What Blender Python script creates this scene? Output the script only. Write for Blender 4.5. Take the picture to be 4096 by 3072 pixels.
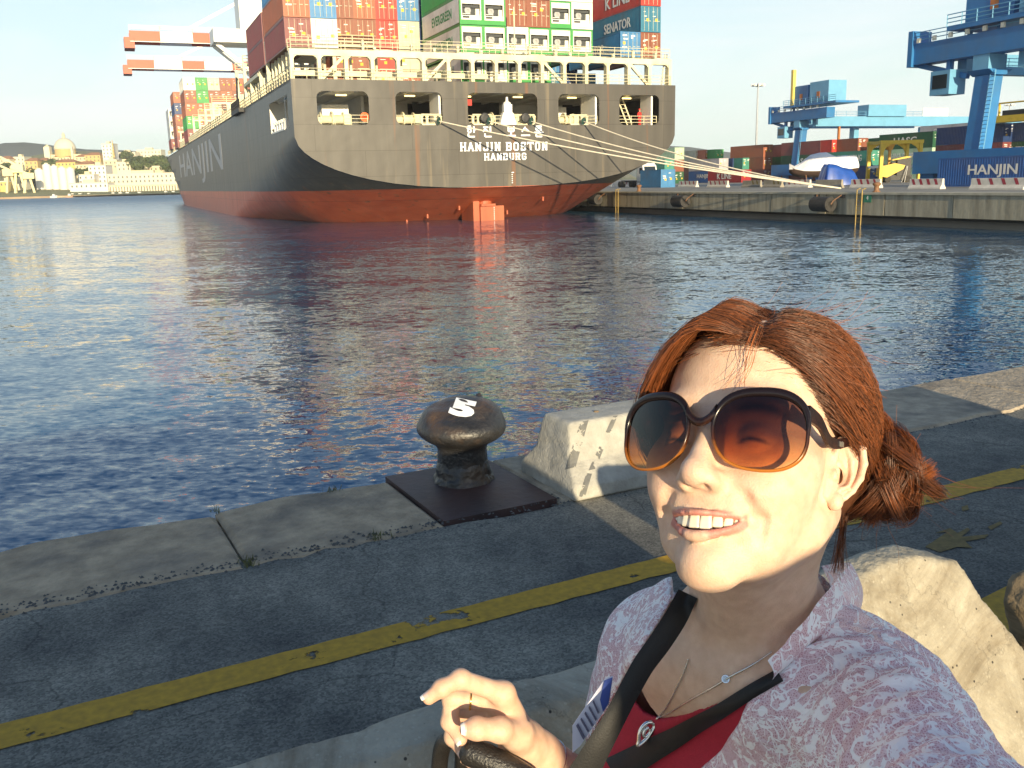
import bpy, bmesh, math, random
import numpy as np
from mathutils import Vector, Matrix
from mathutils.bvhtree import BVHTree
random.seed(7)
R = math.radians
for o in list(bpy.data.objects):
    bpy.data.objects.remove(o)
scene = bpy.context.scene
C = bpy.context.collection

# ------------------------------------------------------------------ camera
CAM_H = 1.75
FOC = 3700.0 / 4096.0
PITCH, ROLL = R(12.4), R(-1.43)
cd = bpy.data.cameras.new('camera')
cd.sensor_width = 36.0
cd.lens = FOC * 36.0
cd.clip_start = 0.02
cd.clip_end = 20000
cam = bpy.data.objects.new('camera', cd)
C.objects.link(cam)
FW = Vector((0, math.cos(PITCH), -math.sin(PITCH)))
UP0 = Vector((0, math.sin(PITCH), math.cos(PITCH)))
RT0 = Vector((1, 0, 0))
RT = RT0 * math.cos(ROLL) + UP0 * math.sin(ROLL)
UPV = -RT0 * math.sin(ROLL) + UP0 * math.cos(ROLL)
CAMP = Vector((0, 0, CAM_H))
m = Matrix.Identity(4)
for i in range(3):
    m[i][0], m[i][1], m[i][2], m[i][3] = RT[i], UPV[i], -FW[i], CAMP[i]
cam.matrix_world = m
scene.camera = cam

# ------------------------------------------------------------------ sky, sun, exposure
SUN_EL, SUN_AZ = R(11.0), R(163.5)          # azimuth clockwise from +Y
SUNV = Vector((math.sin(SUN_AZ) * math.cos(SUN_EL), math.cos(SUN_AZ) * math.cos(SUN_EL), math.sin(SUN_EL)))
w = bpy.data.worlds.new('World')
scene.world = w
w.use_nodes = True
nt = w.node_tree
nt.nodes.clear()
out = nt.nodes.new('ShaderNodeOutputWorld')
bg = nt.nodes.new('ShaderNodeBackground')
sky = nt.nodes.new('ShaderNodeTexSky')
sky.sky_type = 'NISHITA'
sky.sun_disc = False
sky.sun_elevation = SUN_EL
sky.sun_rotation = SUN_AZ
sky.altitude = 10
sky.air_density = 1.0
sky.dust_density = 1.0
sky.ozone_density = 1.2
bg.inputs[1].default_value = 0.12
# thin high cloud veil, denser towards the horizon all round
tc = nt.nodes.new('ShaderNodeTexCoord')
mp = nt.nodes.new('ShaderNodeMapping')
mp.inputs['Scale'].default_value = (1.2, 1.2, 7.0)
nz = nt.nodes.new('ShaderNodeTexNoise')
nz.inputs['Scale'].default_value = 1.7
nz.inputs['Detail'].default_value = 6
nz.inputs['Roughness'].default_value = 0.55
nz.inputs['Distortion'].default_value = 0.6
rp = nt.nodes.new('ShaderNodeValToRGB')
rp.color_ramp.elements[0].position = 0.42
rp.color_ramp.elements[0].color = (0, 0, 0, 1)
rp.color_ramp.elements[1].position = 0.68
rp.color_ramp.elements[1].color = (1, 1, 1, 1)
sep = nt.nodes.new('ShaderNodeSeparateXYZ')
hz = nt.nodes.new('ShaderNodeMapRange')
hz.inputs['From Min'].default_value = 0.0
hz.inputs['From Max'].default_value = 0.42
hz.inputs['To Min'].default_value = 1.0
hz.inputs['To Max'].default_value = 0.0
mul = nt.nodes.new('ShaderNodeMath')
mul.operation = 'MULTIPLY_ADD'
mul.inputs[2].default_value = 0.0
hz2 = nt.nodes.new('ShaderNodeMapRange')
hz2.inputs['From Min'].default_value = -0.02
hz2.inputs['From Max'].default_value = 0.52
hz2.inputs['To Min'].default_value = 0.95
hz2.inputs['To Max'].default_value = 0.0
mul2 = nt.nodes.new('ShaderNodeMath')
mul2.operation = 'MULTIPLY'
mul2.inputs[1].default_value = 0.75
tint = nt.nodes.new('ShaderNodeMix')
tint.data_type = 'RGBA'
tint.blend_type = 'MULTIPLY'
tint.inputs['Factor'].default_value = 1.0
tint.inputs[7].default_value = (0.84, 1.0, 1.17, 1)
mx = nt.nodes.new('ShaderNodeMix')
mx.data_type = 'RGBA'
mx.inputs[7].default_value = (4.75, 5.4, 5.1, 1)
L = nt.links
L.new(tc.outputs['Generated'], mp.inputs['Vector'])
L.new(mp.outputs[0], nz.inputs['Vector'])
L.new(nz.outputs['Fac'], rp.inputs[0])
L.new(tc.outputs['Generated'], sep.inputs[0])
L.new(sep.outputs['Z'], hz.inputs['Value'])
L.new(sep.outputs['Z'], hz2.inputs['Value'])
L.new(rp.outputs[0], mul.inputs[0])
L.new(hz.outputs[0], mul.inputs[1])
L.new(mul.outputs[0], mul2.inputs[0])
L.new(sky.outputs[0], tint.inputs[6])
L.new(tint.outputs[2], mx.inputs[6])
L.new(hz2.outputs[0], mx.inputs['Factor'])
mc = nt.nodes.new('ShaderNodeMix')
mc.data_type = 'RGBA'
mc.inputs[7].default_value = (5.9, 5.8, 5.85, 1)
L.new(mx.outputs[2], mc.inputs[6])
L.new(mul2.outputs[0], mc.inputs['Factor'])
L.new(mc.outputs[2], bg.inputs[0])
L.new(bg.outputs[0], out.inputs[0])

sd = bpy.data.lights.new('sun', 'SUN')
sd.energy = 5.0
sd.angle = R(0.5)
sd.color = (1.0, 0.825, 0.53)
sun = bpy.data.objects.new('sun', sd)
C.objects.link(sun)
sun.rotation_euler = (-SUNV).to_track_quat('-Z', 'Y').to_euler()
sun.location = (0, 0, 60)

vs = scene.view_settings
vs.view_transform = 'Standard'
vs.look = 'None'
vs.exposure = 0.65
vs.gamma = 1.0
vs.use_curve_mapping = False
# ------------------------------------------------------------------ helpers
def ray(x, y):
    """direction of sight through a pixel of the 4096 x 3072 photograph"""
    return RT * ((x - 2048) / 3700.0) - UPV * ((y - 1536) / 3700.0) + FW

def onz(x, y, z):
    d = ray(x, y)
    return CAMP + d * ((z - CAM_H) / d.z)

def aty(x, y, Y):
    d = ray(x, y)
    return CAMP + d * (Y / d.y)

MATS = {}
def pm(name, rgb, rough=0.6, metal=0.0, var=0.12, scale=3.0, bump=0.0, bscale=None, spec=0.5, detail=5.0, coat=0.0, stretch=None, dirt=None, dirt_amt=0.5, emit=None):
    """principled material whose colour wanders a little (grain, wear); optional dirt streaks"""
    if name in MATS:
        return MATS[name]
    mt = bpy.data.materials.new(name)
    mt.use_nodes = True
    n = mt.node_tree
    b = n.nodes['Principled BSDF']
    b.inputs['Roughness'].default_value = rough
    b.inputs['Metallic'].default_value = metal
    b.inputs['Specular IOR Level'].default_value = spec
    b.inputs['Coat Weight'].default_value = coat
    rgb = tuple(rgb)
    if var > 0 or bump > 0 or dirt:
        t = n.nodes.new('ShaderNodeTexCoord')
        mpn = n.nodes.new('ShaderNodeMapping')
        if stretch:
            mpn.inputs['Scale'].default_value = stretch
        n.links.new(t.outputs['Object'], mpn.inputs[0])
        z = n.nodes.new('ShaderNodeTexNoise')
        z.inputs['Scale'].default_value = scale
        z.inputs['Detail'].default_value = detail
        z.inputs['Roughness'].default_value = 0.6
        n.links.new(mpn.outputs[0], z.inputs['Vector'])
        r = n.nodes.new('ShaderNodeValToRGB')
        r.color_ramp.elements[0].position = 0.3
        r.color_ramp.elements[1].position = 0.7
        r.color_ramp.elements[0].color = tuple(max(0, c * (1 - var)) for c in rgb) + (1,)
        r.color_ramp.elements[1].color = tuple(min(1, c * (1 + var)) for c in rgb) + (1,)
        n.links.new(z.outputs['Fac'], r.inputs[0])
        col = r.outputs[0]
        if dirt:
            z2 = n.nodes.new('ShaderNodeTexNoise')
            z2.inputs['Scale'].default_value = scale * 0.37
            z2.inputs['Detail'].default_value = 7
            n.links.new(mpn.outputs[0], z2.inputs['Vector'])
            r2 = n.nodes.new('ShaderNodeValToRGB')
            r2.color_ramp.elements[0].position = 0.48
            r2.color_ramp.elements[1].position = 0.72
            r2.color_ramp.elements[1].color = (dirt_amt,) * 3 + (1,)
            n.links.new(z2.outputs['Fac'], r2.inputs[0])
            mxn = n.nodes.new('ShaderNodeMix')
            mxn.data_type = 'RGBA'
            mxn.inputs[7].default_value = tuple(dirt) + (1,)
            n.links.new(r2.outputs[0], mxn.inputs['Factor'])
            n.links.new(col, mxn.inputs[6])
            col = mxn.outputs[2]
        n.links.new(col, b.inputs['Base Color'])
        if bump > 0:
            z3 = n.nodes.new('ShaderNodeTexNoise')
            z3.inputs['Scale'].default_value = bscale or scale * 4
            z3.inputs['Detail'].default_value = 6
            n.links.new(t.outputs['Object'], z3.inputs['Vector'])
            bp = n.nodes.new('ShaderNodeBump')
            bp.inputs['Strength'].default_value = 1.0
            bp.inputs['Distance'].default_value = bump
            n.links.new(z3.outputs['Fac'], bp.inputs['Height'])
            n.links.new(bp.outputs[0], b.inputs['Normal'])
    else:
        b.inputs['Base Color'].default_value = rgb + (1,)
    if emit:
        b.inputs['Emission Color'].default_value = rgb + (1,)
        b.inputs['Emission Strength'].default_value = emit
    MATS[name] = mt
    return mt

class MB:
    """collects boxes, bars, tubes, lathes; build() links them as one mesh object"""
    def __init__(s):
        s.v, s.f, s.mi = [], [], []
    def add(s, vs, fs, mi=0):
        o = len(s.v)
        s.v += [tuple(v) for v in vs]
        s.f += [tuple(i + o for i in f) for f in fs]
        s.mi += [mi] * len(fs)
        return s
    def box(s, a, b, mi=0):
        x0, y0, z0 = a
        x1, y1, z1 = b
        return s.add([(x0, y0, z0), (x1, y0, z0), (x1, y1, z0), (x0, y1, z0), (x0, y0, z1), (x1, y0, z1), (x1, y1, z1), (x0, y1, z1)],
                     [(0, 3, 2, 1), (4, 5, 6, 7), (0, 1, 5, 4), (1, 2, 6, 5), (2, 3, 7, 6), (3, 0, 4, 7)], mi)
    def bar(s, p, q, wx, wz, mi=0, upv=(0, 0, 1)):
        p, q = Vector(p), Vector(q)
        d = (q - p).normalized()
        u = Vector(upv)
        if abs(d.dot(u)) > 0.98:
            u = Vector((0, 1, 0))
        a = d.cross(u).normalized() * (wx / 2)
        b = a.cross(d).normalized() * (wz / 2)
        vs = [p - a - b, p + a - b, p + a + b, p - a + b, q - a - b, q + a - b, q + a + b, q - a + b]
        return s.add(vs, [(0, 3, 2, 1), (4, 5, 6, 7), (0, 1, 5, 4), (1, 2, 6, 5), (2, 3, 7, 6), (3, 0, 4, 7)], mi)
    def tube(s, pts, r, n=6, mi=0, cap=True):
        pts = [Vector(p) for p in pts]
        k = len(pts)
        rr = r if isinstance(r, (list, tuple)) else [r] * k
        o = len(s.v)
        prev = None
        for i, p in enumerate(pts):
            d = (pts[min(i + 1, k - 1)] - pts[max(i - 1, 0)]).normalized()
            if prev is None:
                u = Vector((0, 0, 1)) if abs(d.z) < 0.9 else Vector((1, 0, 0))
                a = d.cross(u).normalized()
            else:
                a = (prev - d * prev.dot(d)).normalized()
            prev = a
            b = d.cross(a)
            for j in range(n):
                t = 2 * math.pi * j / n
                s.v.append(tuple(p + (a * math.cos(t) + b * math.sin(t)) * rr[i]))
        for i in range(k - 1):
            for j in range(n):
                s.f.append((o + i * n + j, o + i * n + (j + 1) % n, o + (i + 1) * n + (j + 1) % n, o + (i + 1) * n + j))
                s.mi.append(mi)
        if cap:
            s.f.append(tuple(o + j for j in range(n))[::-1]); s.mi.append(mi)
            s.f.append(tuple(o + (k - 1) * n + j for j in range(n))); s.mi.append(mi)
        return s
    def lathe(s, prof, n=24, c=(0, 0, 0), mi=0, M=None):
        o = len(s.v)
        for (r, z) in prof:
            for j in range(n):
                t = 2 * math.pi * j / n
                p = Vector((r * math.cos(t), r * math.sin(t), z))
                if M is not None:
                    p = M @ p
                s.v.append(tuple(p + Vector(c)))
        for i in range(len(prof) - 1):
            for j in range(n):
                s.f.append((o + i * n + j, o + i * n + (j + 1) % n, o + (i + 1) * n + (j + 1) % n, o + (i + 1) * n + j))
                s.mi.append(mi)
        if prof[0][0] > 1e-5:
            s.f.append(tuple(o + j for j in range(n))[::-1]); s.mi.append(mi)
        if prof[-1][0] > 1e-5:
            q = o + (len(prof) - 1) * n
            s.f.append(tuple(q + j for j in range(n))); s.mi.append(mi)
        return s
    def prism(s, poly, axis, a, b, mi=0):
        """polygon (2-D points) pushed from a to b along an axis"""
        k = len(poly)
        def P(p, t):
            return {'x': (t, p[0], p[1]), 'y': (p[0], t, p[1]), 'z': (p[0], p[1], t)}[axis]
        vs = [P(p, a) for p in poly] + [P(p, b) for p in poly]
        fs = [tuple(range(k))[::-1], tuple(range(k, 2 * k))] + [(i, (i + 1) % k, k + (i + 1) % k, k + i) for i in range(k)]
        return s.add(vs, fs, mi)
    def mesh(s, name):
        me = bpy.data.meshes.new(name)
        me.from_pydata(s.v, [], s.f)
        if any(s.mi):
            me.polygons.foreach_set('material_index', s.mi)
        bm = bmesh.new(); bm.from_mesh(me)
        bmesh.ops.recalc_face_normals(bm, faces=bm.faces)
        bm.to_mesh(me); bm.free()
        me.update()
        return me
    def build(s, name, mats, parent=None, smooth=False, loc=None, rotz=None):
        return obj(name, s.mesh(name), mats, parent, smooth, loc, rotz)

def obj(name, me, mats, parent=None, smooth=False, loc=None, rotz=None):
    o = bpy.data.objects.new(name, me)
    C.objects.link(o)
    if mats is not None:
        if not isinstance(mats, (list, tuple)):
            mats = [mats]
        if len(me.materials) == 0:
            for mm in mats:
                me.materials.append(mm)
        else:
            for i, mm in enumerate(mats):
                o.material_slots[i].link = 'OBJECT'
                o.material_slots[i].material = mm
    if smooth:
        me.polygons.foreach_set('use_smooth', [True] * len(me.polygons))
    if parent is not None:
        o.parent = parent
    if loc is not None:
        o.location = loc
    if rotz is not None:
        o.rotation_euler = (0, 0, rotz)
    return o

def tag(o, label=None, cat=None, group=None, kind=None):
    if label: o['label'] = label
    if cat: o['category'] = cat
    if group: o['group'] = group
    if kind: o['kind'] = kind
    return o

def thing(name, label, cat, loc=(0, 0, 0), rotz=0.0, group=None):
    o = bpy.data.objects.new(name, None)
    C.objects.link(o)
    o.empty_display_size = 0.2
    o.location = loc
    o.rotation_euler = (0, 0, rotz)
    return tag(o, label, cat, group)

def copy_tree(o, parent=None):
    c = o.copy()
    C.objects.link(c)
    if parent is not None:
        c.parent = parent
    for ch in list(o.children):
        copy_tree(ch, c)
    return c

TXT = {}
def text_mesh(s, size=1.0, bold=0.0, extrude=0.004, width=None, shear=0.0):
    key = (s, size, bold, extrude, width, shear)
    if key in TXT:
        return TXT[key]
    cu = bpy.data.curves.new('lettering', 'FONT')
    cu.body = s
    cu.size = size
    cu.offset = bold
    cu.extrude = extrude
    cu.shear = shear
    cu.resolution_u = 3
    cu.align_x = 'CENTER'
    cu.align_y = 'CENTER'
    o = bpy.data.objects.new('lettering', cu)
    C.objects.link(o)
    dg = bpy.context.evaluated_depsgraph_get()
    me = bpy.data.meshes.new_from_object(o.evaluated_get(dg))
    bpy.data.objects.remove(o)
    bpy.data.curves.remove(cu)
    if len(me.vertices):
        co = np.empty(len(me.vertices) * 3)
        me.vertices.foreach_get('co', co)
        co = co.reshape(-1, 3)
        mn, mxx = co.min(0), co.max(0)
        co[:, :2] -= (mn[:2] + mxx[:2]) / 2
        if width:
            co[:, 0] *= width / max(1e-6, mxx[0] - mn[0])
            co[:, 1] *= size / max(1e-6, mxx[1] - mn[1])
        me.vertices.foreach_set('co', co.ravel())
    me.materials.clear()
    TXT[key] = me
    return me

def lettering(s, mat, parent, M, size=1.0, width=None, bold=0.0, extrude=0.004, shear=0.0):
    """flat painted letters; M places the text plane (x right, y up, z out of the wall)"""
    me = text_mesh(s, size, bold, extrude, width, shear)
    o = obj('lettering', me, mat, parent)
    o.matrix_local = M
    if ' ' in s: o['kind'] = 'stuff'
    return o

def frame_m(origin, xdir, ydir):
    x = Vector(xdir).normalized(); y = Vector(ydir).normalized(); z = x.cross(y)
    return Matrix(((x[0], y[0], z[0], origin[0]), (x[1], y[1], z[1], origin[1]), (x[2], y[2], z[2], origin[2]), (0, 0, 0, 1)))

# --------------------------------------------------- implicit surfaces -> meshes
class Vol:
    """signed distance grid; primitives are blended in, surface() meshes the zero set (surface nets)"""
    def __init__(s, lo, hi, h):
        s.lo = np.array(lo, np.float32); s.h = h
        n = np.ceil((np.array(hi) - np.array(lo)) / h).astype(int) + 1
        s.n = n
        s.ax = [(s.lo[i] + h * np.arange(n[i])).astype(np.float32) for i in range(3)]
        s.f = np.full(tuple(n), 1.0, np.float32)
    def sub(s, lo, hi):
        sl = []
        for i in range(3):
            a = int(np.floor((lo[i] - s.lo[i]) / s.h)); b = int(np.ceil((hi[i] - s.lo[i]) / s.h)) + 1
            a = min(max(a, 0), s.n[i]); b = min(max(b, 0), s.n[i])
            sl.append(slice(a, b))
        X = s.ax[0][sl[0]][:, None, None]; Y = s.ax[1][sl[1]][None, :, None]; Z = s.ax[2][sl[2]][None, None, :]
        return tuple(sl), X, Y, Z
    def blend(s, fn, lo, hi, k=0.0, op='add', pad=0.02):
        pad = pad + k
        sl, X, Y, Z = s.sub([l - pad for l in lo], [v + pad for v in hi])
        cur = s.f[sl]
        if cur.size == 0:
            return s
        d = fn(X, Y, Z).astype(np.float32)
        if op == 'add':
            if k > 0:
                hh = np.maximum(k - np.abs(cur - d), 0) / k
                s.f[sl] = np.minimum(cur, d) - hh * hh * (k * 0.25)
            else:
                s.f[sl] = np.minimum(cur, d)
        else:
            if k > 0:
                hh = np.maximum(k - np.abs(cur + d), 0) / k
                s.f[sl] = np.maximum(cur, -d) + hh * hh * (k * 0.25)
            else:
                s.f[sl] = np.maximum(cur, -d)
        return s
    def ell(s, c, r, k=0.0, op='add', Rm=None):
        c = np.array(c, float); r = np.array(r, float)
        def fn(X, Y, Z):
            x, y, z = X - c[0], Y - c[1], Z - c[2]
            if Rm is not None:
                x, y, z = (Rm[0][0] * x + Rm[1][0] * y + Rm[2][0] * z, Rm[0][1] * x + Rm[1][1] * y + Rm[2][1] * z, Rm[0][2] * x + Rm[1][2] * y + Rm[2][2] * z)
            k0 = np.sqrt((x / r[0]) ** 2 + (y / r[1]) ** 2 + (z / r[2]) ** 2)
            k1 = np.sqrt((x / r[0] ** 2) ** 2 + (y / r[1] ** 2) ** 2 + (z / r[2] ** 2) ** 2)
            return k0 * (k0 - 1) / np.maximum(k1, 1e-6)
        m_ = max(r) if Rm is not None else r
        return s.blend(fn, c - m_, c + m_, k, op)
    def cap(s, a, b, ra, rb=None, k=0.0, op='add'):
        rb = ra if rb is None else rb
        a = np.array(a, float); b = np.array(b, float); ab = b - a
        L2 = max(float(ab @ ab), 1e-12)
        def fn(X, Y, Z):
            t = ((X - a[0]) * ab[0] + (Y - a[1]) * ab[1] + (Z - a[2]) * ab[2]) / L2
            t = np.clip(t, 0, 1)
            return np.sqrt((X - a[0] - t * ab[0]) ** 2 + (Y - a[1] - t * ab[1]) ** 2 + (Z - a[2] - t * ab[2]) ** 2) - (ra + (rb - ra) * t)
        rr = max(ra, rb)
        return s.blend(fn, np.minimum(a, b) - rr, np.maximum(a, b) + rr, k, op)
    def chain(s, pts, rs, k=0.0, kj=0.0, op='add'):
        for i in range(len(pts) - 1):
            s.cap(pts[i], pts[i + 1], rs[i], rs[i + 1], k if i == 0 else max(kj, 0.0), op)
        return s
    def surface(s):
        f = s.f
        n = f.shape
        ins = f < 0
        act = np.zeros((n[0] - 1, n[1] - 1, n[2] - 1), np.int8)
        for dx in (0, 1):
            for dy in (0, 1):
                for dz in (0, 1):
                    act += ins[dx:n[0] - 1 + dx, dy:n[1] - 1 + dy, dz:n[2] - 1 + dz]
        ai = np.argwhere((act > 0) & (act < 8))
        idx = np.full(act.shape, -1, np.int32)
        idx[ai[:, 0], ai[:, 1], ai[:, 2]] = np.arange(len(ai))
        cv = {}
        for dx in (0, 1):
            for dy in (0, 1):
                for dz in (0, 1):
                    cv[(dx, dy, dz)] = f[ai[:, 0] + dx, ai[:, 1] + dy, ai[:, 2] + dz]
        ps = np.zeros((len(ai), 3)); cnt = np.zeros(len(ai))
        for a in cv:
            for i in range(3):
                if a[i] == 0:
                    b = list(a); b[i] = 1; b = tuple(b)
                    va, vb = cv[a], cv[b]
                    mk = (va < 0) != (vb < 0)
                    t = np.where(mk, va / np.where(mk, va - vb, 1), 0)
                    p = np.zeros((len(ai), 3)) + np.array(a)
                    p[:, i] += t
                    ps += p * mk[:, None]; cnt += mk
        vs = s.lo + (ai + ps / np.maximum(cnt, 1)[:, None]) * s.h
        quads = []
        for i in range(3):
            j, k = (i + 1) % 3, (i + 2) % 3
            sa = [slice(None)] * 3; sb = [slice(None)] * 3
            sa[i] = slice(0, n[i] - 1); sb[i] = slice(1, n[i])
            A, B = ins[tuple(sa)], ins[tuple(sb)]
            e = np.argwhere(A != B)
            e = e[(e[:, j] > 0) & (e[:, k] > 0) & (e[:, j] < n[j] - 1) & (e[:, k] < n[k] - 1)]
            def I(dj, dk):
                q = e.copy(); q[:, j] -= dj; q[:, k] -= dk
                return idx[q[:, 0], q[:, 1], q[:, 2]]
            q = np.stack([I(1, 1), I(0, 1), I(0, 0), I(1, 0)], 1)
            fl = ~A[e[:, 0], e[:, 1], e[:, 2]]
            q[fl] = q[fl][:, ::-1]
            quads.append(q)
        return vs, np.concatenate(quads)

def np_mesh(name, vs, quads, smooth=True):
    me = bpy.data.meshes.new(name)
    nv, nf = len(vs), len(quads)
    me.vertices.add(nv)
    me.vertices.foreach_set('co', np.asarray(vs, np.float32).ravel())
    me.loops.add(nf * 4)
    me.loops.foreach_set('vertex_index', np.asarray(quads, np.int32).ravel())
    me.polygons.add(nf)
    me.polygons.foreach_set('loop_start', np.arange(0, nf * 4, 4, dtype=np.int32))
    me.polygons.foreach_set('use_smooth', np.full(nf, smooth))
    me.update(calc_edges=True)
    return me
def vnoise(P, scale, seed=0):
    """cheap smooth pseudo-noise for numpy points, -1..1"""
    rs = np.random.RandomState(seed)
    o = np.zeros(len(P)); a = 0
    for k in range(7):
        d = rs.normal(size=3); d /= np.linalg.norm(d)
        fr = scale * (0.7 + 1.6 * rs.rand()); ph = rs.rand() * 6.28
        d2 = rs.normal(size=3); d2 /= np.linalg.norm(d2)
        o += np.sin(P @ d * fr * 6.28 + ph + 1.3 * np.sin(P @ d2 * fr * 4.1 + ph * 2)); a += 1
    return o / a * 1.6
# ================================================================== SETTING
WATER_Z = -2.25
QA = R(27.5)                                    # near quay edge direction
QU = Vector((math.cos(QA), math.sin(QA), 0)); QN = Vector((-math.sin(QA), math.cos(QA), 0))
def qp(u, n, z=0.0):
    return QU * u + QN * n + Vector((0, 0, z))

# ---- water
def water_mat():
    mt = bpy.data.materials.new('harbour_water')
    mt.use_nodes = True
    n = mt.node_tree; b = n.nodes['Principled BSDF']; l = n.links
    b.inputs['Base Color'].default_value = (0.008, 0.075, 0.165, 1)
    sepw = n.nodes.new('ShaderNodeSeparateXYZ'); rgh = n.nodes.new('ShaderNodeMapRange'); rgh.inputs['From Min'].default_value = 30; rgh.inputs['From Max'].default_value = 420; rgh.inputs['To Min'].default_value = .03; rgh.inputs['To Max'].default_value = .38
    b.inputs['IOR'].default_value = 1.333
    t = n.nodes.new('ShaderNodeTexCoord')
    l.new(t.outputs['Object'], sepw.inputs[0]); l.new(sepw.outputs['Y'], rgh.inputs['Value']); l.new(rgh.outputs[0], b.inputs['Roughness'])
    def noise(scale, sx, sy, rot, detail, dist=0.0, rough=0.5):
        mpn = n.nodes.new('ShaderNodeMapping'); mpn.inputs['Scale'].default_value = (sx, sy, 1); mpn.inputs['Rotation'].default_value = (0, 0, rot)
        z = n.nodes.new('ShaderNodeTexNoise'); z.inputs['Scale'].default_value = scale; z.inputs['Detail'].default_value = detail
        z.inputs['Distortion'].default_value = dist; z.inputs['Roughness'].default_value = rough
        l.new(t.outputs['Object'], mpn.inputs[0]); l.new(mpn.outputs[0], z.inputs['Vector'])
        return z.outputs['Fac']
    def slopes(scale, sx, sy, rot, detail, amp_x, amp_y, dist=0.6, gain=None):
        mpn = n.nodes.new('ShaderNodeMapping'); mpn.inputs['Scale'].default_value = (sx, sy, 1); mpn.inputs['Rotation'].default_value = (0, 0, rot)
        z = n.nodes.new('ShaderNodeTexNoise'); z.inputs['Scale'].default_value = scale; z.inputs['Detail'].default_value = detail; z.inputs['Distortion'].default_value = dist
        l.new(t.outputs['Object'], mpn.inputs[0]); l.new(mpn.outputs[0], z.inputs['Vector'])
        v = n.nodes.new('ShaderNodeVectorMath'); v.operation = 'SUBTRACT'; v.inputs[1].default_value = (.5, .5, .5); l.new(z.outputs['Color'], v.inputs[0])
        v2 = n.nodes.new('ShaderNodeVectorMath'); v2.operation = 'MULTIPLY'; v2.inputs[1].default_value = (amp_x, amp_y, 0); l.new(v.outputs[0], v2.inputs[0])
        if gain is not None:
            v3 = n.nodes.new('ShaderNodeVectorMath'); v3.operation = 'SCALE'; l.new(v2.outputs[0], v3.inputs[0]); l.new(gain, v3.inputs['Scale']); return v3.outputs[0]
        return v2.outputs[0]
    patch = noise(0.03, 0.6, 1.8, 0.3, 3.0, 1.2)
    mr = n.nodes.new('ShaderNodeMapRange'); mr.inputs['From Min'].default_value = 0.36; mr.inputs['From Max'].default_value = 0.64
    mr.inputs['To Min'].default_value = 0.55; mr.inputs['To Max'].default_value = 1.25
    l.new(patch, mr.inputs['Value'])
    def vadd(a, b_):
        v = n.nodes.new('ShaderNodeVectorMath'); v.operation = 'ADD'; l.new(a, v.inputs[0]); l.new(b_, v.inputs[1]); return v.outputs[0]
    sl = vadd(slopes(0.35, 0.7, 1.3, 0.25, 1.0, WAVE * .25, WAVE * .4), slopes(2.4, 0.75, 1.35, 0.1, 3.0, WAVE * .7, WAVE * 1.0, 0.7, mr.outputs[0]))
    sl = vadd(sl, slopes(7.5, 0.8, 1.3, -0.2, 3.0, WAVE * .8, WAVE * 1.05, 0.4, mr.outputs[0]))
    # far out only the near flanks of the ripples are seen, so the mean facet leans towards the quay
    ml = n.nodes.new('ShaderNodeMapRange'); ml.inputs['From Min'].default_value = 40; ml.inputs['From Max'].default_value = 160; ml.inputs['To Min'].default_value = 0; ml.inputs['To Max'].default_value = -.045; l.new(sepw.outputs['Y'], ml.inputs['Value'])
    cbv = n.nodes.new('ShaderNodeCombineXYZ'); cbv.inputs[2].default_value = 1; l.new(ml.outputs[0], cbv.inputs[1])
    up = n.nodes.new('ShaderNodeVectorMath'); up.operation = 'ADD'; l.new(cbv.outputs[0], up.inputs[1]); l.new(sl, up.inputs[0])
    nm = n.nodes.new('ShaderNodeVectorMath'); nm.operation = 'NORMALIZE'; l.new(up.outputs[0], nm.inputs[0])
    l.new(nm.outputs[0], b.inputs['Normal'])
    return mt
WAVE = 0.35
WM = water_mat()
mb = MB()
e = qp(0, 5.6)
for (x0, x1) in ((-2200, -300), (-300, 300), (300, 2200)):
    mb.add([(x0, -60, 0), (x1, -60, 0), (x1, 1640, 0), (x0, 1640, 0)], [(0, 1, 2, 3)])
wo = mb.build('water', WM, loc=(0, 0, WATER_Z))
tag(wo, 'rippled blue harbour water between the two quays', 'water', kind='structure')

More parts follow.
